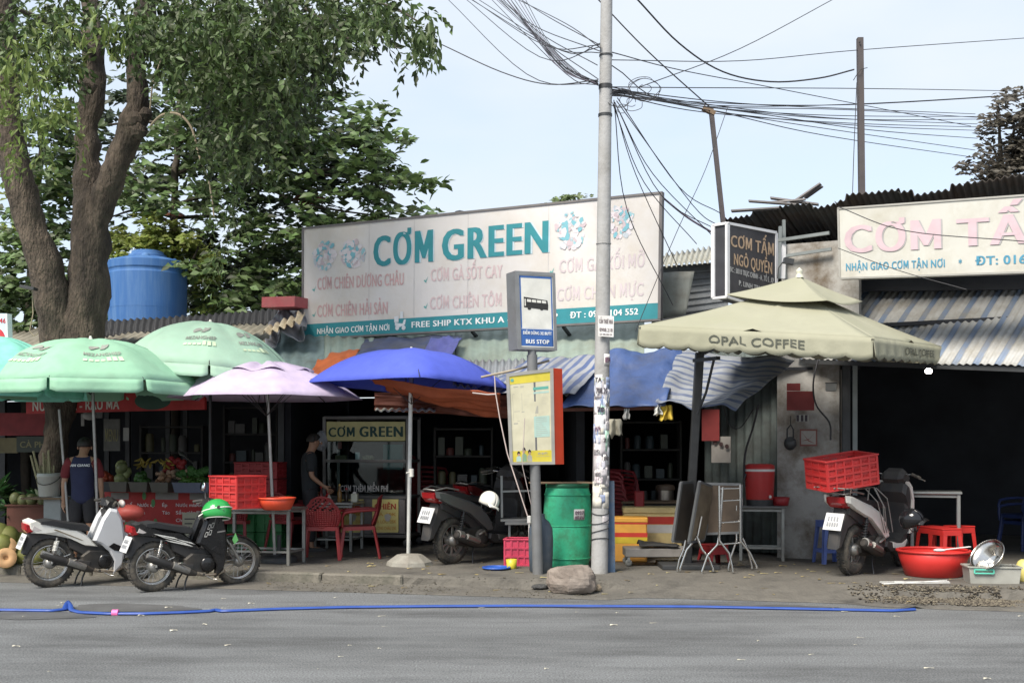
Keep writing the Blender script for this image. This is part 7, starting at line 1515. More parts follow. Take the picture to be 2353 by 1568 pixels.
# rags
def rag(label, px, py, w_, h_, Y, m):
    t = thing('rag', label, 'cloth', at(px, py, Y)); mb = MB()
    mb.sheet(lambda u, v: V(((u - .5) * w_ * (1 + .35 * v) + .03 * nz3(u, v, px, 2), .04 * math.sin(12 * u + 2 * v) * (.4 + v), -h_ * v * (1 + .35 * nz3(u * 4, 0, px)) )), 18, 10); mb.build('cloth', m, t, thick=.004); return t
rag('pair of limp grey-beige gloves hanging right of the concrete pole', 1411, 962, .16, .20, 13.9, mat('cloth_beige', (.36, .34, .27), .9)); rag('yellow rag hanging from the eave bar', 1531, 930, .13, .18, 13.85, mat('cloth_yellow', (.62, .44, .06), .85)); rag('small white rag hanging left of the yellow one', 1512, 930, .08, .12, 13.85, mat('cloth_white', (.5, .5, .48), .9)); rag('scrap of white cloth on the eave bar near the pole', 1440, 938, .06, .13, 13.9, mat('cloth_white', (.5, .5, .48)))
# rope and stick by the blue umbrella
t = thing('stick', 'thin bamboo stick tied level above the route map board', 'stick', at(1140, 870, 13.6)); mb = MB(); mb.tube([at(1105, 866, 13.6), at(1180, 850, 13.55), at(1262, 828, 13.5)], .014, 8); mb.build('stick_body', mat('bamboo', (.34, .29, .22), .7, var=.2, scale=12), t, world=True)
t = thing('rope', 'pinkish cord tied from the stick down to the dark drum', 'rope', at(1135, 870, 13.5))
mb = MB(); mb.tube([at(1136, 862, 13.5), at(1138, 900, 13.5), at(1148, 960, 13.45), at(1165, 1040, 13.4), at(1212, 1185, 13.4)], .008, 6); mb.tube([at(1140, 905, 13.5), at(1120, 906, 13.5), at(1085, 902, 13.5)], .009, 6); mb.tube([at(1205, 960, 13.02), at(1200, 1070, 13.1), at(1225, 1180, 13.3)], .005, 5); mb.build('cord', mat('cord_pink', (.50, .42, .40), .8), t, world=True)
for k, (x, y) in enumerate(((1040, 912), (1000, 905))):
    q = Quad(at(x - 20, y + 10, 14.6), at(x + 40, y + 14, 14.5), at(x + 30, y + 1, 14.5), at(x - 35, y - 5, 14.6)); t = thing('roof_patch', 'bright torn white scrap of plastic %s under the blue umbrella' % ['right', 'left'][k], 'plastic scrap', q.P(.5, 0))
    mb = MB(); mb.sheet(lambda u, v: q.P(u, v, .02 * math.sin(5 * u)), 6, 3); mb.build('scrap', mat('white_plastic_film', (.75, .76, .76), .5, trans=.3), t, world=True, thick=.002)

# ------------------------------------------------------------------ rice cabinet
t = thing('food_cabinet', 'glass-fronted food cabinet on wheels with yellow sign CƠM GREEN', 'food cabinet', gp(840, 1250))
CY = 16.9; cL = at(747, 1240, CY + .12); cR = at(934, 1240, CY - .15); CQ = lambda y0, y1, x0=747, x1=934, d=0: Quad(at(x0, y0, CY + .12 + d - (x0 - 747) * .0014), at(x1, y0, CY + .12 + d - (x1 - 747) * .0014), at(x1, y1, CY + .12 + d - (x1 - 747) * .0014), at(x0, y1, CY + .12 + d - (x0 - 747) * .0014))
fm = mat('cabinet_frame', (.12, .115, .11), .4, metal=.5, var=.15)
bk = V((.12, .62, 0)); ax = [at(745, 1240, CY + .12), at(936, 1240, CY - .15)]
for base in (ax[0], ax[1], ax[0] + bk, ax[1] + bk):
    mb = MB(); mb.beam(V((base.x, base.y, .28)), V((base.x, base.y, 2.08)), .045, .045); mb.build('post', fm, t, world=True)
for z in (.30, .88, 1.42, 2.06):
    for (a, b) in ((ax[0], ax[1]), (ax[0] + bk, ax[1] + bk), (ax[0], ax[0] + bk), (ax[1], ax[1] + bk)):
        mb = MB(); mb.beam(V((a.x, a.y, z)), V((b.x, b.y, z)), .035, .035); mb.build('rail', fm, t, world=True)
for z in (.32, .86, 1.40, 2.08):
    mb = MB(); mb.face([V((p.x, p.y, z)) for p in (ax[0], ax[1], ax[1] + bk, ax[0] + bk)]); mb.build('shelf', mat('cabinet_shelf', (.10, .10, .10), .5, metal=.3), t, world=True, thick=.015)
mb = MB(); panel(mb, CQ(1225, 1140, 752, 930), 0, 0, 1, 1, -.02, 0); mb.build('front_panel', mat('cabinet_steel', (.20, .19, .185), .45, metal=.5, dirt=(.1, .08, .07)), t, world=True)
mb = MB(); panel(mb, CQ(1132, 1014, 752, 930), 0, 0, 1, 1, -.008, 0); mb.build('glass', glass_mat('pane_glass'), t, world=True)
yb_ = mat('sign_dull_yellow', (.52, .48, .22), .6, dirt=(.4, .36, .18)); q = CQ(1012, 968, 750, 930, -.05); mb = MB(); panel(mb, q, 0, 0, 1, 1, -.03, 0); mb.build('sign_board', yb_, t, world=True)
mb = MB(); text_q(mb, 'CƠM', q, .03, .36, .22, .72, .004, .04); text_q(mb, 'GREEN', q, .43, .97, .22, .78, .004, .055); mb.build('lettering', mat('deep_green_print', (.01, .05, .045), .6), t, world=True)
q = CQ(1129, 1112, 782, 892, -.02); mb = MB(); text_q(mb, 'CƠM THÊM MIỄN PHÍ', q, 0, 1, .05, .9, .004, .02); mb.build('lettering', mat('dull_white_print', (.42, .42, .42)), t, world=True)
yp = mat('poster_yellow', (.62, .54, .20), .6, dirt=(.5, .42, .18)); rp_ = mat('poster_red', (.40, .04, .02), .6); op_ = mat('poster_orange', (.55, .28, .06), .7)
for (x0, x1, tx) in ((777, 835, 'CƠM'), (855, 915, 'CHIÊN')):
    q = CQ(1222, 1146, x0, x1, -.02); mb = MB(); panel(mb, q, 0, 0, 1, 1, -.01, 0); mb.build('poster', yp, t, world=True); mb = MB(); text_q(mb, tx, q, .1, .9, .70, .88, .004, .04); mb.build('lettering', rp_, t, world=True)
    mb = MB()
    for v, s_ in ((.50, 'GÀ 30K'), (.28, 'CÁ LÓC  25K'), (.08, 'DƯƠNG CHÂU 25K')): text_q(mb, s_, q, .08, .92, v, v + .10, .004, .02)
    mb.build('lettering', op_, t, world=True)
    mb = MB(); [blot(mb, q, [(.6 + .18 * math.cos(a + k) * (.5 + .5 * ((k * 7 + i * 3) % 5) / 5), .45 + .12 * math.sin(a + k)) for i, a in enumerate([j * .8 for j in range(8)])], .008 + .001 * k) for k in range(2)]; mb.build('printed_picture', mat('grey_food', (.40, .38, .34), .7), t, world=True)
for k, (x0, y0, x1, y1, m_, lab) in enumerate(((816, 1038, 826, 1060, white_m, 'white payment card stand on the cabinet shelf'), (776, 1015, 785, 1030, mat('card_pink', (.45, .15, .14), .6), 'red-edged payment card taped inside the cabinet'), (770, 1045, 795, 1056, mat('olive_board', (.14, .12, .06)), 'yellow tray on the cabinet shelf at left'), (835, 1046, 855, 1056, mat('tan_food', (.35, .25, .15), .8), 'heap of food on the cabinet shelf'), (880, 1020, 925, 1078, mat('teal_cloth', (.02, .09, .09), .7), 'dark teal sheet hung inside the cabinet glass'))):
    q = CQ(y1, y0, x0, x1, .18 if k not in (1, 4) else .03); tt = thing(['card_stand', 'payment_card', 'tray', 'food_heap', 'cloth_sheet'][k], lab, ['card', 'card', 'tray', 'food', 'cloth'][k], q.P(.5, 0)); mb = MB()
    if k == 3: 
        for i in range(6): mb.ball(q.P(.1 + .16 * i, .3 + .2 * (i % 2)), .045, 8, 6, .1)
    else: panel(mb, q, 0, 0, 1, 1, -.05 if k == 2 else -.006, 0)
    mb.build('piece', m_, tt, world=True)
for base in (ax[0], ax[1], ax[0] + bk, ax[1] + bk):
    mb = MB(); mb.M = Matrix.Translation((base.x, base.y, PZ + .07)) @ Matrix.Rotation(R(90), 4, 'X'); mb.lathe([(.03, -.02), (.068, -.018), (.07, 0), (.068, .018), (.03, .02)], 18); mb.build('caster', steel_dark, t, world=True)
    mb = MB(); mb.beam(V((base.x, base.y, PZ + .07)), V((base.x, base.y, .29)), .03); mb.build('caster_fork', steel_dark, t, world=True)

# ------------------------------------------------------------------ fruit stall
SY = 17.1; t = thing('fruit_counter', 'fruit counter with a red printed price front under a white edge', 'counter', (at(370, 1200, SY).x, SY, PZ))
FQ2 = Quad(at(240, 1262, SY + .15), at(500, 1258, SY - .45), at(500, 1126, SY - .45), at(240, 1124, SY + .15))
mb = MB(); panel(mb, FQ2, 0, 0, 1, 1, -.03, 0); mb.build('front_panel', mat('banner_red', (.48, .03, .028), .55, dirt=(.35, .03, .03)), t, world=True)
mb = MB(); q = FQ2; panel(mb, Quad(q.E, q.D, q.D + V((0, 0, .035)), q.E + V((0, 0, .035))), -.02, 0, 1.02, 1, -.8, .03); mb.build('top', mat('counter_edge', (.46, .42, .36), .6), t, world=True)
mb = MB(); cols_ = [(.10, ['Sinh tố', 'Bơ', 'Xoài']), (.30, ['Nước ép', 'Cam']), (.52, ['Ép', 'Táo']), (.64, ['Nước mía', 'Sầu riêng', 'Chanh dây']), (.82, ['Rau má', 'Dừa tươi', 'Đá me', 'Sâm bí'])]
for u, ls in cols_:
    for i, s_ in enumerate(ls): text_q(mb, s_, q, u, u + .022 * len(s_), .72 - .13 * i, .78 - .13 * i, .004, .01)
mb.build('lettering', mat('white_print', (.78, .8, .8)), t, world=True)
mb = MB()
for (u0, v0, u1, v1) in ((.06, .84, .22, .95), (.46, .84, .66, .96), (.76, .84, .96, .95)): panel(mb, q, u0, v0, u1, v1, .001, .003)
mb.build('print', mat('dim_paper', (.32, .30, .28)), t, world=True)
mb = MB()
for (u, v) in ((.14, .62), (.36, .90), (.44, .78), (.46, .45), (.2, .40)): blot(mb, q, [(u + .018 * math.cos(a), v + .07 * math.sin(a)) for a in [i * .7 for i in range(9)]], .005)
mb.build('print', mat('leafy_print', (.10, .28, .10), .6), t, world=True)
mb = MB(); panel(mb, q, .70, .05, .86, .62, .01, .014); mb.build('poster', mat('cream_poster', (.55, .52, .40), .6), t, world=True)
mb = MB(); [panel(mb, q, .72, .5 - .08 * i, .72 + random.uniform(.06, .11), .52 - .08 * i, .015, .017) for i in range(5)]; mb.build('print', ink, t, world=True)
table('counter_table', 'plain table carrying the fruit trays behind the red printed front', (at(400, 1200, SY).x, SY + .35, PZ), R(-13), 2.3, .6, .80, mat('grey_painted_wood', (.2, .19, .18)), steel_dark)
# trays of fruit
random.seed(9)
trg = 'fruit trays on the counter'
fz = PZ + .80 + .03
tray_info = [(282, 'grey', 'brown-grey tray of pale melons, leftmost on the counter', 'melon'), (328, 'grey', 'brown-grey tray of small green fruit, second from the left', 'green'), (376, 'grey', 'brown-grey tray heaped with pinkish fruit below the bananas', 'pink'), (432, 'blue', 'wide blue-grey tray of green limes', 'lime'), (465, 'blue', 'second blue-grey tray of green limes', 'lime'), (520, 'blue', 'blue-grey tray standing apart at the right end', 'none'), (246, 'dark', 'dark tray of red fruit behind the umbrella pole', 'red')]
tcol = {'grey': mat('tray_grey_brown', (.15, .14, .12), .6, var=.1), 'blue': mat('tray_blue_grey', (.15, .17, .24), .55, var=.1), 'dark': mat('tray_dark', (.06, .065, .07), .6)}
fcol = {'melon': ((.26, .30, .13), .085), 'green': ((.05, .13, .03), .05), 'pink': ((.34, .20, .12), .045), 'lime': ((.06, .15, .02), .034), 'red': ((.32, .06, .03), .05)}
fruitn = {'melon': ('melon', 'pale green melon in the leftmost tray'), 'green': ('guava', 'small green fruit in the second tray'), 'pink': ('mango', 'pinkish fruit in the tray below the bananas'), 'lime': ('lime', 'green lime heaped in the wide blue-grey tray'), 'red': ('pomegranate', 'red fruit in the dark tray')}
for px, tcx_, lab, fk in tray_info:
    Y = SY - .05 - (px - 240) * .0023 + .0; c = V((at(px, 1110, Y).x, Y, fz)); wd = .30 if tcx_ != 'blue' else .36
    t = thing('fruit_tray', lab, 'tray', c, R(-13), trg); mb = MB(); T = [(-wd / 2, -.14), (wd / 2, -.14), (wd / 2, .14), (-wd / 2, .14)]; B_ = [(x * .84, y * .84) for x, y in T]; mb.face([(x, y, 0) for x, y in B_])
    for i in range(4): j = (i + 1) % 4; mb.face([(B_[i][0], B_[i][1], 0), (B_[j][0], B_[j][1], 0), (T[j][0], T[j][1], .14), (T[i][0], T[i][1], .14)])
    mb.build('shell', tcol[tcx_], t, thick=.006)
    mb = MB()
    for i in range(4): j = (i + 1) % 4; mb.beam((T[i][0], T[i][1], .14), (T[j][0], T[j][1], .14), .02, .014)
    mb.build('rim', tcol[tcx_], t)
    if fk == 'none': continue
    col, r_ = fcol[fk]; fm_ = [mat('fruit_%s_%d' % (fk, i), tuple(x * (1 + .3 * (i - 1)) for x in col), .4, var=.25, scale=14) for i in range(3)]
    mp_ = MB(); mp_.ball((0, 0, 0), (r_, r_, r_ * 1.08), 12, 8); prot = mp_.build(fruitn[fk][0], fm_[0]); tag(prot, fruitn[fk][1], 'fruit', 'fruit: ' + fruitn[fk][1]); mesh3 = [prot.data] + [prot.data.copy() for _ in range(2)]
    for i in range(3): mesh3[i].materials.clear(); mesh3[i].materials.append(fm_[i])
    n_ = {'melon': 9, 'green': 18, 'pink': 20, 'lime': 34, 'red': 12}[fk]
    for i in range(n_):
        o = prot if i == 0 else prot.copy()
        if i: C.objects.link(o); o.data = random.choice(mesh3)
        lay = i / n_; ww = (wd / 2 - r_) * (1 - .5 * lay); o.location = c + V((random.uniform(-ww, ww), random.uniform(-.09, .09) * (1 - .4 * lay), .06 + r_ * .8 + lay * r_ * 3.4)); o.rotation_euler = (random.random(), random.random(), random.random())
# bananas, red bunch, display cloth
t = thing('banana_bunch', 'yellow bananas heaped above the middle tray', 'bananas', at(358, 1062, SY + .1)); mb = MB(); c = at(358, 1062, SY + .1)
for k in range(24):
    a = random.uniform(-1.3, 1.3); hx_ = random.choice((-.22, -.1, .05, .16)); b_ = c + V((hx_, random.uniform(-.05, .08), random.uniform(-.04, .07))); mb.tube([b_, b_ + V((.06 * math.sin(a), -.04, -.035)), b_ + V((.12 * math.sin(a), -.06, -.08 * math.cos(a)))], [.010, .019, .008], 6)
mb.build('bananas', mat('banana_yellow', (.36, .27, .05), .5, var=.3), t, world=True)
prot = None
for k in range(12):
    mb = MB(); mb.ball((0, 0, 0), .05, 10, 7); 
    if prot is None: prot = mb.build('dragon_fruit', mat('fruit_scarlet', (.30, .03, .03), .5, var=.3, scale=12)); tag(prot, 'scarlet fruit piled behind the green limes', 'fruit', 'scarlet fruit behind the limes'); o = prot
    else: o = prot.copy(); C.objects.link(o)
    o.location = at(400 + random.uniform(-24, 24), 1068 + random.uniform(-14, 14), SY + .15)
for (px, py, r_, n_, m_, nm_, lab) in ((395, 1090, .035, 14, mat('fruit_pinkish', (.40, .26, .18), .5, var=.3, scale=12), 'longan', 'pale pinkish fruit spilling over the middle tray'), (440, 1085, .06, 10, mat('herb_green', (.05, .15, .03), .6, var=.3, scale=12), 'herb_bunch', 'bunch of green herbs behind the limes')):
    pr = None
    for k in range(n_):
        if pr is None: mb = MB(); mb.ball((0, 0, 0), r_, 9, 6, .2 if nm_ == 'herb_bunch' else 0); pr = mb.build(nm_, m_); tag(pr, lab, 'fruit' if nm_ == 'longan' else 'herbs', lab); o = pr
        else: o = pr.copy(); C.objects.link(o)
        o.location = at(px + random.uniform(-35, 35), py + random.uniform(-10, 8), SY - .1)
t = thing('newspaper', 'folded grey newspaper sheet leaning on the limes', 'newspaper', at(425, 1050, SY)); q = Quad(at(412, 1045, SY), at(445, 1062, SY - .05), at(440, 1055, SY + .2), at(408, 1035, SY + .2)); mb = MB(); mb.sheet(lambda u, v: q.P(u, v, .02 * math.sin(5 * u)), 6, 4); mb.build('sheet', mat('newsprint', (.26, .27, .24), .9), t, world=True, thick=.003)
for (x0, y0, x1, y1, Y, m_, lab) in ((283, 982, 296, 1012, 17.0, mat('grey_paper', (.36, .36, .34)), 'white card with a printed square hanging over the fruit'), (186, 950, 193, 978, 16.6, mat('grey_paper', (.36, .36, .34)), 'strip of white paper hanging left of the ceiling fan')):
    wallcard('paper_card', lab, x0, y0, x1, y1, Y, m_, cat='card')
t = thing('ceiling_speaker', 'small white speaker hung under the red sign', 'speaker', at(205, 955, 16.4)); mb = MB(); mb.ball(at(206, 955, 16.4), (.10, .08, .06)); mb.build('body', mat('grey_white', (.42, .42, .4)), t, world=True)

# left: coconuts, plants, bucket of cane, boxes
random.seed(31)
coc = mat('coconut_green', (.19, .21, .05), .55, var=.3, scale=4, dirt=(.3, .25, .1), dirt_amt=.3, bump=.2, bump_scale=10); cut = mat('coconut_cut', (.60, .36, .18), .8, var=.15, scale=8)
gcn = 'green coconuts heaped at the left edge'; mb = MB(); mb.ball((0, 0, 0), (.13, .13, .145), 16, 10); pr = mb.build('coconut', coc); first = True
spots = [(30, 1268, 0), (58, 1275, 0), (8, 1250, 0), (44, 1245, 1), (20, 1232, 1), (66, 1250, 1), (-10, 1270, 0), (84, 1285, 0), (60, 1262, 1), (95, 1270, 0), (0, 1225, 1), (-20, 1240, 1)]
for k, (px, py, up) in enumerate(spots):
    c = at(px, py, 14.5 + .25 * up - .1 * (k % 3)); c.z = max(c.z, PZ + .12)
    o = pr if k == 0 else pr.copy()
    if k: C.objects.link(o)
    o.location = c; o.rotation_euler = (random.uniform(-1, 1), random.uniform(-1, 1), 0); tag(o, 'yellow-green coconut in the heap at the left edge of the pavement', 'coconut', gcn)
for k, (px, py, lab) in enumerate(((14, 1282, 'cut coconut showing its tan husk ring, lowest in the heap'), (14, 1256, 'cut coconut half resting above the lower one'))):
    c = at(px, py, 14.15 + .12 * k); c.z = max(c.z, PZ + .10); t = thing('cut_coconut', lab, 'coconut', c, rot=(R(70), R(10), R(14)))
    mb = MB(); mb.lathe([(1e-3, -.12), (.08, -.10), (.125, -.03), (.13, .03)], 20, caps=(False, False)); mb.build('husk', coc, t); mb = MB(); mb.lathe([(.13, .03), (.10, .06), (.045, .062), (.03, .03), (1e-3, .03)], 20); mb.build('cut_face', cut, t)
bq = at(113, 1140, 15.0); t = thing('bucket', 'white plastic bucket holding upright peeled sugarcane', 'bucket', V((bq.x, bq.y, bq.z)))
bm_ = mat('bucket_white', (.46, .46, .43), .5, dirt=(.35, .33, .28)); mb = MB(); mb.lathe([(.125, 0), (.128, .01), (.148, .26), (.155, .265), (.155, .285), (.148, .29), (.152, .31)], 28, caps=(True, False)); mb.build('pail', bm_, t, thick=.004)
mb = MB(); mb.tube([V((.155 * math.cos(a), -.155 * abs(math.sin(a)) - .01, .27 - .11 * math.sin(a))) for a in [i * math.pi / 12 for i in range(13)]], .005, 5); mb.build('handle', steel_dark, t)
mcane = mat('cane', (.32, .29, .17), .7, var=.25, scale=10); pr = None
for k in range(16):
    a = random.uniform(0, 6.3); r_ = random.uniform(0, .09); h_ = random.uniform(.38, .62); 
    mb = MB(); mb.tube([(0, 0, 0), (0, 0, h_ * .5), (0, 0, h_)], random.uniform(.010, .016), 7)
    for j in range(1, 4): mb.tube([(0, 0, h_ * j / 4 - .004), (0, 0, h_ * j / 4 + .004)], .018, 7)
    o = mb.build('sugarcane', mcane); o.location = bq + V((r_ * math.cos(a) - .02, r_ * math.sin(a), .02)); o.rotation_euler = (random.uniform(-.12, .12), -.12 + random.uniform(-.2, .15), 0); tag(o, 'peeled stalk of sugarcane standing in the white bucket', 'sugarcane', 'sugarcane stalks in the white bucket')
for (px0, py0, px1, py1, Y, m_, nm_, lab) in ((112, 1142, 152, 1190, 15.1, mat('foam_grey', (.34, .36, .36), .8), 'foam_box', 'grey-white foam box under the white bucket'), (28, 1160, 130, 1225, 15.4, mat('brown_box', (.13, .05, .035), .8, var=.2), 'planter_box', 'dark brown box behind the white motorbike')):
    a = at(px0, py1, Y); b = at(px1, py0, Y); t = thing(nm_, lab, 'box', ((a.x + b.x) / 2, Y, PZ)); mb = MB(); mb.cbox((0, 0, (b.z - PZ) / 2), (b.x - a.x, .35, b.z - PZ), .01); mb.build('box', m_, t); mb = MB(); mb.cbox((0, 0, b.z - PZ + .006), (b.x - a.x + .04, .39, .02), .004); mb.build('rim', m_, t)
t = thing('table_board', 'dark plank shelf under the bucket', 'shelf', (bq.x, bq.y + .1, bq.z - .02)); mb = MB(); mb.cbox((0, 0, 0), (.62, .5, .025)); mb.build('plank', wood, t)
# leafy plants
lfp = leaf_mat('leaf_plant', (.03, .075, .025), .4)
for (px, py, n_, L_, lab) in ((45, 1150, 60, .34, 'dark leafy potted plant at the left edge'), (95, 1135, 40, .26, 'broad-leaved potted plant left of the bucket'), (-10, 1120, 60, .34, 'tall dark plant half out of the picture at left')):
    c = at(px, py + 30, 15.6); t = thing('potted_plant', lab, 'plant', V((c.x, c.y, PZ)))
    k = n_; az = RNG.uniform(0, 6.28, k); el = RNG.uniform(.1, 1.3, k); dr_ = np.stack([np.cos(az) * np.cos(el), np.sin(az) * np.cos(el), np.sin(el)], 1); pos = np.array([c.x, c.y, c.z]) + dr_ * RNG.uniform(.02, .2, k)[:, None]; dr_[:, 2] -= .3; nn = RNG.normal(0, .4, (k, 3)); nn[:, 2] += 1
    o = leaves_mesh('leaves', lfp, pos, dr_, nn, RNG.uniform(.6, 1.2, k) * L_ * .8, RNG.uniform(.05, .09, k), t)
    mb = MB(); mb.lathe([(.12, 0), (.16, .25), (.17, .26)], 16, (c.x, c.y, PZ)); mb.build('pot', mat('brown_box', (.13, .05, .035)), t, world=True); mb = MB(); mb.tube([(c.x, c.y, PZ + .2), (c.x, c.y, c.z)], .015, 6); mb.build('stem', bark_dark, t, world=True)
for k, (px, py) in enumerate(((35, 1145), (52, 1150), (72, 1148), (100, 1150))):
    t = thing('pomelo', ['olive green fruit standing on the brown box, leftmost', 'olive green fruit on the brown box, second from the left', 'olive green fruit on the brown box, third from the left', 'olive green fruit on the brown box by the bucket'][k], 'fruit', at(px, py, 15.35)); mb = MB(); mb.ball((0, 0, 0), (.075, .075, .09), 12, 8); mb.build('fruit_body', mat('pomelo_green', (.14, .15, .06), .5, var=.2), t)
t = thing('basin', 'round salmon-red plastic basin turned over behind the black motorbike seat', 'basin', at(298, 1168, 14.0)); mb = MB(); mb.ball(at(298, 1176, 14.0), (.18, .14, .10)); mb.build('bowl', mat('salmon_red', (.55, .10, .08), .5), t, world=True)

# ------------------------------------------------------------------ right side kitchen things
stt = gp(2150, 1262); table('steel_table', 'steel table in the dark shop front right of the crate-carrying scooter', (at(2148, 1200, 14.2).x, 14.2, PZ), R(-20), .62, .5, 1.0 - .06, mat('table_steel', (.34, .35, .34)), tube_g)
yb2 = gp(2259, 1306); t = thing('bottle', 'yellow dish soap bottle with a green cap beside the red tub', 'bottle', (yb2.x, yb2.y, PZ)); mb = MB(); mb.lathe([(.065, 0), (.07, .01), (.072, .14), (.062, .20), (.03, .235), (.028, .245)], 24, sy=.8); mb.build('bottle_body', mat('soap_yellow', (.72, .55, .02), .35), t); mb = MB(); mb.lathe([(.03, .24), (.032, .25), (.028, .275), (1e-3, .28)], 14); mb.build('cap', mat('cap_green', (.15, .55, .10), .4), t)
bx = gp(2290, 1340); t = thing('storage_box', 'translucent grey plastic storage box with a mint green handle', 'box', (bx.x, bx.y + .15, PZ), R(-8))
tg = mat('translucent_plastic', (.50, .50, .46), .4, trans=.35); mb = MB(); T = [(-.27, -.16), (.27, -.16), (.27, .16), (-.27, .16)]; B_ = [(x * .93, y * .9) for x, y in T]
mb.face([(x, y, .004) for x, y in B_])
for i in range(4): j = (i + 1) % 4; mb.face([(B_[i][0], B_[i][1], 0), (B_[j][0], B_[j][1], 0), (T[j][0], T[j][1], .18), (T[i][0], T[i][1], .18)])
mb.build('shell', tg, t, thick=.005); mb = MB()
for i in range(4): j = (i + 1) % 4; mb.beam((T[i][0] * 1.01, T[i][1] * 1.01, .18), (T[j][0] * 1.01, T[j][1] * 1.01, .18), .028, .014)
mb.build('rim', tg, t); mb = MB(); mb.beam((-.22, -.175, .115), (-.02, -.175, .115), .02, .012); mb.beam((-.22, -.175, .155), (-.02, -.175, .155), .02, .012); mb.beam((-.22, -.175, .115), (-.22, -.175, .155), .012, .02); mb.beam((-.02, -.175, .115), (-.02, -.175, .155), .012, .02); mb.build('handle', mat('mint_plastic', (.12, .55, .42), .4), t)
bs = mat('polished_steel', (.60, .58, .55), .18, metal=1, var=.1, dirt=(.3, .28, .25), dirt_amt=.2)
basin('steel_bowl', 'steel mixing bowl tilted on its side on the storage box', V((bx.x + .04, bx.y + .16, PZ + .22)), .09, .20, .15, bs, 'bowl', tilt=(R(22), R(-50), 0), rimr=.006)
t = thing('yellow_jug', 'pale yellow plastic jug cut by the right edge of the picture', 'jug', gp(2355, 1336) + V((.04, .1, 0))); mb = MB(); mb.lathe([(.09, 0), (.10, .01), (.10, .16), (.07, .22), (.04, .24), (1e-3, .24)], 20); mb.build('body', mat('pale_yellow_plastic', (.62, .54, .18), .45), t)
t = thing('umbrella_ribs', 'thin white metal rods lying along the broken pavement edge', 'rods', gp(2100, 1342)); mb = MB()
for (x0, y0, x1, y1) in ((2020, 1340, 2180, 1340), (2030, 1345, 2175, 1337), (2025, 1343, 2182, 1343)): a, b = gp(x0, y0), gp(x1, y1); mb.tube([a + V((0, 0, .02)), b + V((0, 0, .025))], .006, 5)
mb.cbox(gp(2065, 1341) + V((0, 0, .02)), (.10, .03, .03)); mb.build('rods', mat('rod_white', (.62, .62, .6), .4), t, world=True)

# ------------------------------------------------------------------ blue hose on the road
hose = mat('hose_blue', (.025, .07, .30), .35, var=.12)
hp_ = [(-30, 1398), (60, 1399), (120, 1400), (148, 1397), (156, 1390), (166, 1399), (185, 1404), (250, 1407), (330, 1407), (420, 1404), (480, 1401), (495, 1398), (510, 1401), (640, 1396), (800, 1392), (1000, 1390), (1200, 1389), (1400, 1390), (1600, 1391), (1800, 1395), (1950, 1398), (2050, 1400), (2100, 1397)]
P = [gp(x, y, .02) for x, y in hp_]; P[4].z += .025; path = []
for i in range(len(P) - 1):
    for k in range(5): path.append(P[i].lerp(P[i + 1], k / 5))
path.append(P[-1]); t = thing('hose', 'long flattened blue hose lying along the road in front of the kerb', 'hose', P[0])
n0 = len(path); tmp = MB(); tmp.tube(path, .030, 10); base_ = tmp.v; tmp.v = [(x, y, max(.004, .012 + (z - .02) * .55) if z < .05 else z) for x, y, z in tmp.v]; tmp.build('hose_body', hose, t, world=True)
a = gp(258, 1407, .02); b = gp(272, 1407, .02); mb = MB(); mb.tube([a, b], .034, 12); mb.build('tape', mat('tape_pink', (.80, .16, .42), .5), t, world=True)

# ------------------------------------------------------------------ people
def skin_body(nm, joints, edges, radii, m, parent, sub=2, root=0):
    me = bpy.data.meshes.new(nm); me.from_pydata([tuple(j) for j in joints], edges, []); o = bpy.data.objects.new(nm, me); C.objects.link(o)
    md = o.modifiers.new('skin', 'SKIN'); md.use_smooth_shade = True
    for i, r_ in enumerate(radii): me.skin_vertices[0].data[i].radius = r_ if hasattr(r_, '__len__') else (r_, r_)
    me.skin_vertices[0].data[root].use_root = True
    ms = o.modifiers.new('sub', 'SUBSURF'); ms.levels = sub; ms.render_levels = sub
    dg = bpy.context.evaluated_depsgraph_get(); me2 = bpy.data.meshes.new_from_object(o.evaluated_get(dg)); bpy.data.objects.remove(o)
    me2.materials.clear(); me2.materials.append(m); me2.name = nm
    for p in me2.polygons: p.use_smooth = True
    o2 = bpy.data.objects.new(nm, me2); C.objects.link(o2); o2.parent = parent; return o2
skin_m = mat('skin', (.34, .19, .12), .55, var=.06)
def hand(mbl, wrist, d, side, roll):
    """palm and five separate fingers, hanging; d points along the forearm"""
    d = V(d).normalized(); s_ = V(side).normalized(); n_ = d.cross(s_).normalized(); J = []; E = []; Rr = []
    def add(p, r_, par=None):
        J.append(p); Rr.append(r_); 
        if par is not None: E.append((par, len(J) - 1))
        return len(J) - 1
    w0 = add(wrist, .021); pm = add(wrist + d * .05, (.026, .026), w0); J_pm = pm
    return J, E, Rr
def person(name, label, loc, rz, parts):
    t = thing(name, label, 'person', loc, rz); return t
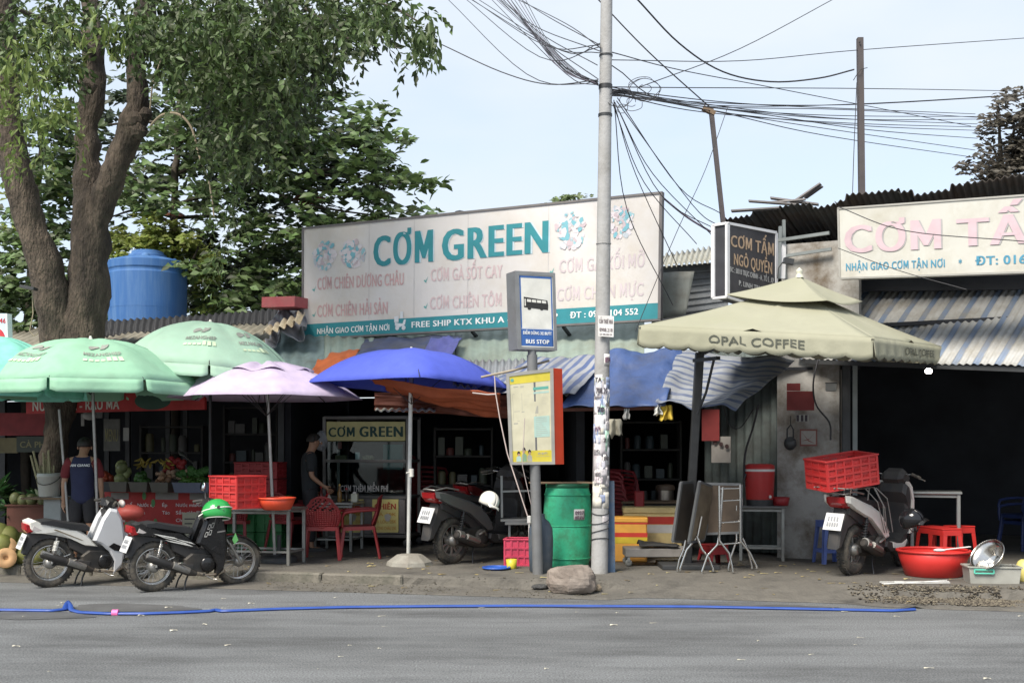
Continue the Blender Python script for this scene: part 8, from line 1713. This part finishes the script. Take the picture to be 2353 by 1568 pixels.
def make_person(label, loc, rz, H, shirt_m, sleeve_m, short_m, hair_m, words=None, armbend=(.0, .0), long=False, headtilt=0.0, cap=None):
    """local frame: faces +y, height H, standing"""
    t = thing('person', label, 'person', loc, rz); k = H / 1.70
    J = [(0, 0, .93), (0, -.01, 1.08), (0, -.015, 1.24), (0, -.01, 1.38), (0, .0, 1.455), (0, .025 + .05 * headtilt, 1.52), (0, .04 + .1 * headtilt, 1.60 - .02 * headtilt), (0, .035 + .12 * headtilt, 1.665 - .05 * headtilt)]
    E = [(0, 1), (1, 2), (2, 3), (3, 4), (4, 5), (5, 6), (6, 7)]; Rr = [(.135, .11), (.125, .10), (.145, .105), (.13, .095), (.058, .056), (.06, .065), (.078, .092), (.065, .075)]
    def add(p, r_, par): J.append(p); Rr.append(r_); E.append((par, len(J) - 1)); return len(J) - 1
    for s_, bend in ((-1, armbend[0]), (1, armbend[1])):
        sh = add((s_ * .165, -.01, 1.385), .062, 3); up = add((s_ * .205, -.015, 1.26), .050, sh); el = add((s_ * .235, -.02, 1.10), .040, up)
        fx = math.sin(bend); fz = math.cos(bend); wr = V((s_ * .245, -.02 + .24 * fx, 1.10 - .24 * fz)); w_ = add(tuple(wr), .026, el); d = V((0, fx, -fz)); pl = add(tuple(wr + d * .045), (.034, .022), w_)
        e2 = add(tuple(wr + d * .085), (.036, .018), pl)
        fw = V((0, fz, fx))
        for i, (o_, L_) in enumerate(((.030, .062), (.011, .072), (-.010, .067), (-.030, .052))):
            b0 = add(tuple(wr + d * .092 + fw * o_), .0095, e2); m1 = add(tuple(wr + d * (.092 + L_ * .55) + fw * (o_ * 1.1) + V((-s_ * .008, 0, 0))), .0085, b0); add(tuple(wr + d * (.092 + L_) + fw * (o_ * 1.05) + V((-s_ * .024, 0, 0))), .0075, m1)
        th = add(tuple(wr + d * .04 + fw * .036), .011, pl); add(tuple(wr + d * .085 + fw * .055 + V((-s_ * .01, 0, 0))), .0085, th)
    for s_ in (-1, 1):
        hp = add((s_ * .085, 0, .88), .088, 0); kn = add((s_ * .10, .01, .50), .058, hp); ca = add((s_ * .102, -.01, .34), .052, kn); an = add((s_ * .105, 0, .09), .036, ca); he = add((s_ * .107, .02, .035), .036, an); add((s_ * .115, .15, .03), .030, he)
    J = [V(j) * k for j in J]; Rr = [(r_[0] * k, r_[1] * k) if hasattr(r_, '__len__') else r_ * k for r_ in Rr]
    skin_body('body', J, E, Rr, skin_m, t, 2)
    # clothes: slightly larger shells on the same joints
    sj = [V(j) * k for j in ((0, 0, .80), (0, -.0, .95), (0, -.01, 1.08), (0, -.015, 1.24), (0, -.01, 1.385), (0, -.005, 1.47))]; sr = [(.172 * k, .135 * k), (.165 * k, .132 * k), (.155 * k, .128 * k), (.178 * k, .132 * k), (.180 * k, .118 * k), (.08 * k, .08 * k)]
    sj += [V(q) * k for q in ((-.13, -.012, 1.395), (.13, -.012, 1.395))]; sr += [.088 * k, .088 * k]
    skin_body('shirt', sj, [(i, i + 1) for i in range(5)] + [(4, 6), (4, 7)], sr, shirt_m, t, 2)
    for s_ in (-1, 1):
        skin_body('sleeve', [V(q) * k for q in ((s_ * .12, -.01, 1.40), (s_ * .175, -.01, 1.365), (s_ * .215, -.017, 1.25), (s_ * .232, -.018, 1.15))], [(0, 1), (1, 2), (2, 3)], [.095 * k, .086 * k, .070 * k, .066 * k], sleeve_m, t, 2)
        skin_body('trouser_leg' if long else 'shorts_leg', [V(q) * k for q in ((s_ * .06, 0, .92), (s_ * .088, 0, .84), (s_ * .098, .005, .54), *(((s_ * .104, 0, .12),) if long else ()))], [(0, 1), (1, 2)] + ([(2, 3)] if long else []), [.115 * k, .108 * k, .085 * k] + ([.065 * k] if long else []), short_m, t, 2)
        mb = MB(); mb.slab([(-.07, 0), (.20, 0), (.22, .02), (.16, .05), (-.05, .055), (-.08, .03)], -.045, .045, .01, .01); mb.M = None; o = mb.build('sandal', steel_dark, t); o.rotation_euler = (0, 0, R(90)); o.location = (s_ * .11 * k, 0, -.0)
    hc = V((0, .03 + .11 * headtilt, 1.625 - .03 * headtilt)) * k
    mb = MB()
    def hf(u, v):
        a = 2 * math.pi * u; ph = math.pi * .58 * v; front = max(0, math.sin(a)); ph = ph * (1 - .42 * front * v); return hc + V((.088 * math.sin(ph) * math.cos(a), .104 * math.sin(ph) * math.sin(a) - .006, .10 * math.cos(ph) + .012)) * k
    mb.sheet(hf, 22, 12); mb.build('hair', hair_m, t, thick=.014)
    mb = MB(); mb.ball(hc + V((0, .105, -.03)) * k, (.014 * k, .018 * k, .024 * k), 8, 6); mb.build('nose', skin_m, t)
    for s_ in (-1, 1):
        mb = MB(); mb.ball(hc + V((s_ * .086, .0, -.025)) * k, (.014 * k, .022 * k, .03 * k), 8, 6); mb.build('ear', skin_m, t)
        mb = MB(); mb.ball(hc + V((s_ * .032, .088, -.012)) * k, (.013 * k, .008 * k, .008 * k), 8, 6); mb.build('eye', white_m, t)
    mb = MB(); mb.ball(hc + V((0, .096, -.068)) * k, (.024 * k, .008 * k, .006 * k), 8, 6); mb.build('mouth', mat('lips', (.28, .09, .08), .5), t)
    if words:
        def bf(s_, u_):
            x = (s_ - .5) * .25 * k; z = (1.325 + .036 * u_) * k; return V((x, -.150 * k - .012 + .9 * x * x, z))
        mb = MB(); text(mb, words, bf, .02, .25); mb.build('lettering', wt, t)
    return t
pg = gp(190, 1298)
navy = mat('shirt_navy', (.018, .022, .06), .85, var=.15, bump=.2, bump_scale=14); maroon = mat('sleeve_maroon', (.14, .015, .02), .85); dk = mat('shorts_black', (.02, .02, .024), .85); hair = mat('hair_black', (.015, .012, .01), .6)
make_person('person seen from behind in navy shirt lettered AN GIANG, maroon sleeves, dark shorts', (pg.x, pg.y, PZ), R(8), 1.60, navy, maroon, dk, hair, 'AN GIANG', (.08, .12), headtilt=.8)
pg2 = V((at(712, 1200, 16.3).x, 16.3, PZ))
dks = mat('shirt_charcoal', (.022, .026, .03), .85)
make_person('person in dark clothes standing in the shade left of the rice cabinet', pg2, R(-70), 1.66, dks, dks, dk, hair, None, (.5, .9), long=True, headtilt=.3)
t = thing('plastic_bag', 'white plastic bag hanging on the left side of the rice cabinet', 'bag', at(738, 1010, 16.6)); mb = MB(); mb.ball(at(738, 1012, 16.6), (.09, .08, .15), 14, 9, .12); mb.build('bag_body', mat('bag_grey', (.30, .31, .33), .5, trans=.2), t, world=True)

# dim shelves with goods at the back of the shops
random.seed(77)
for k, (x0, x1, Y, z0, lab) in enumerate(((330, 470, 18.4, 1.2, 'dim shelf of jars and boxes at the back of the fruit shop'), (1000, 1130, 17.6, 1.15, 'dim shelf of bowls behind the parked scooters in the eatery'), (1425, 1560, 17.4, 1.25, 'dim shelf of pots in the opening right of the concrete pole'), (520, 640, 18.2, 1.5, 'dim shelf hung with packets above the dark red crates'))):
    a, b = at(x0, 0, Y).x, at(x1, 0, Y).x; t = thing('shelf_unit', lab, 'shelf', ((a + b) / 2, Y, PZ)); W_ = b - a
    mb = MB()
    for z in (z0 - .7, z0 - .25, z0 + .2, z0 + .62): mb.cbox((0, 0, z), (W_, .34, .025))
    for s_ in (-1, 1): mb.cbox((s_ * W_ / 2, 0, (z0 + .65) / 2), (.03, .34, z0 + .65))
    mb.build('frame', mat('shelf_board', (.045, .043, .04), .85), t)
    for z in (z0 - .68, z0 - .23, z0 + .22):
        x = -W_ / 2 + .1
        while x < W_ / 2 - .1:
            h_ = random.uniform(.10, .30); w_ = random.uniform(.06, .16); mb = MB(); c_ = random.choice(((.09, .085, .08), (.12, .035, .03), (.04, .06, .07), (.11, .10, .05), (.05, .06, .04)))
            if random.random() < .5: mb.lathe([(w_ / 2, 0), (w_ / 2, h_ * .8), (w_ / 3, h_)], 10, (x, -.02, z))
            else: mb.cbox((x, -.02, z + h_ / 2), (w_, .14, h_))
            mb.build(random.choice(('jar', 'tin', 'packet')), mat('goods_%.2f_%.2f' % c_[:2], c_, .5), t); x += w_ + random.uniform(.01, .09)
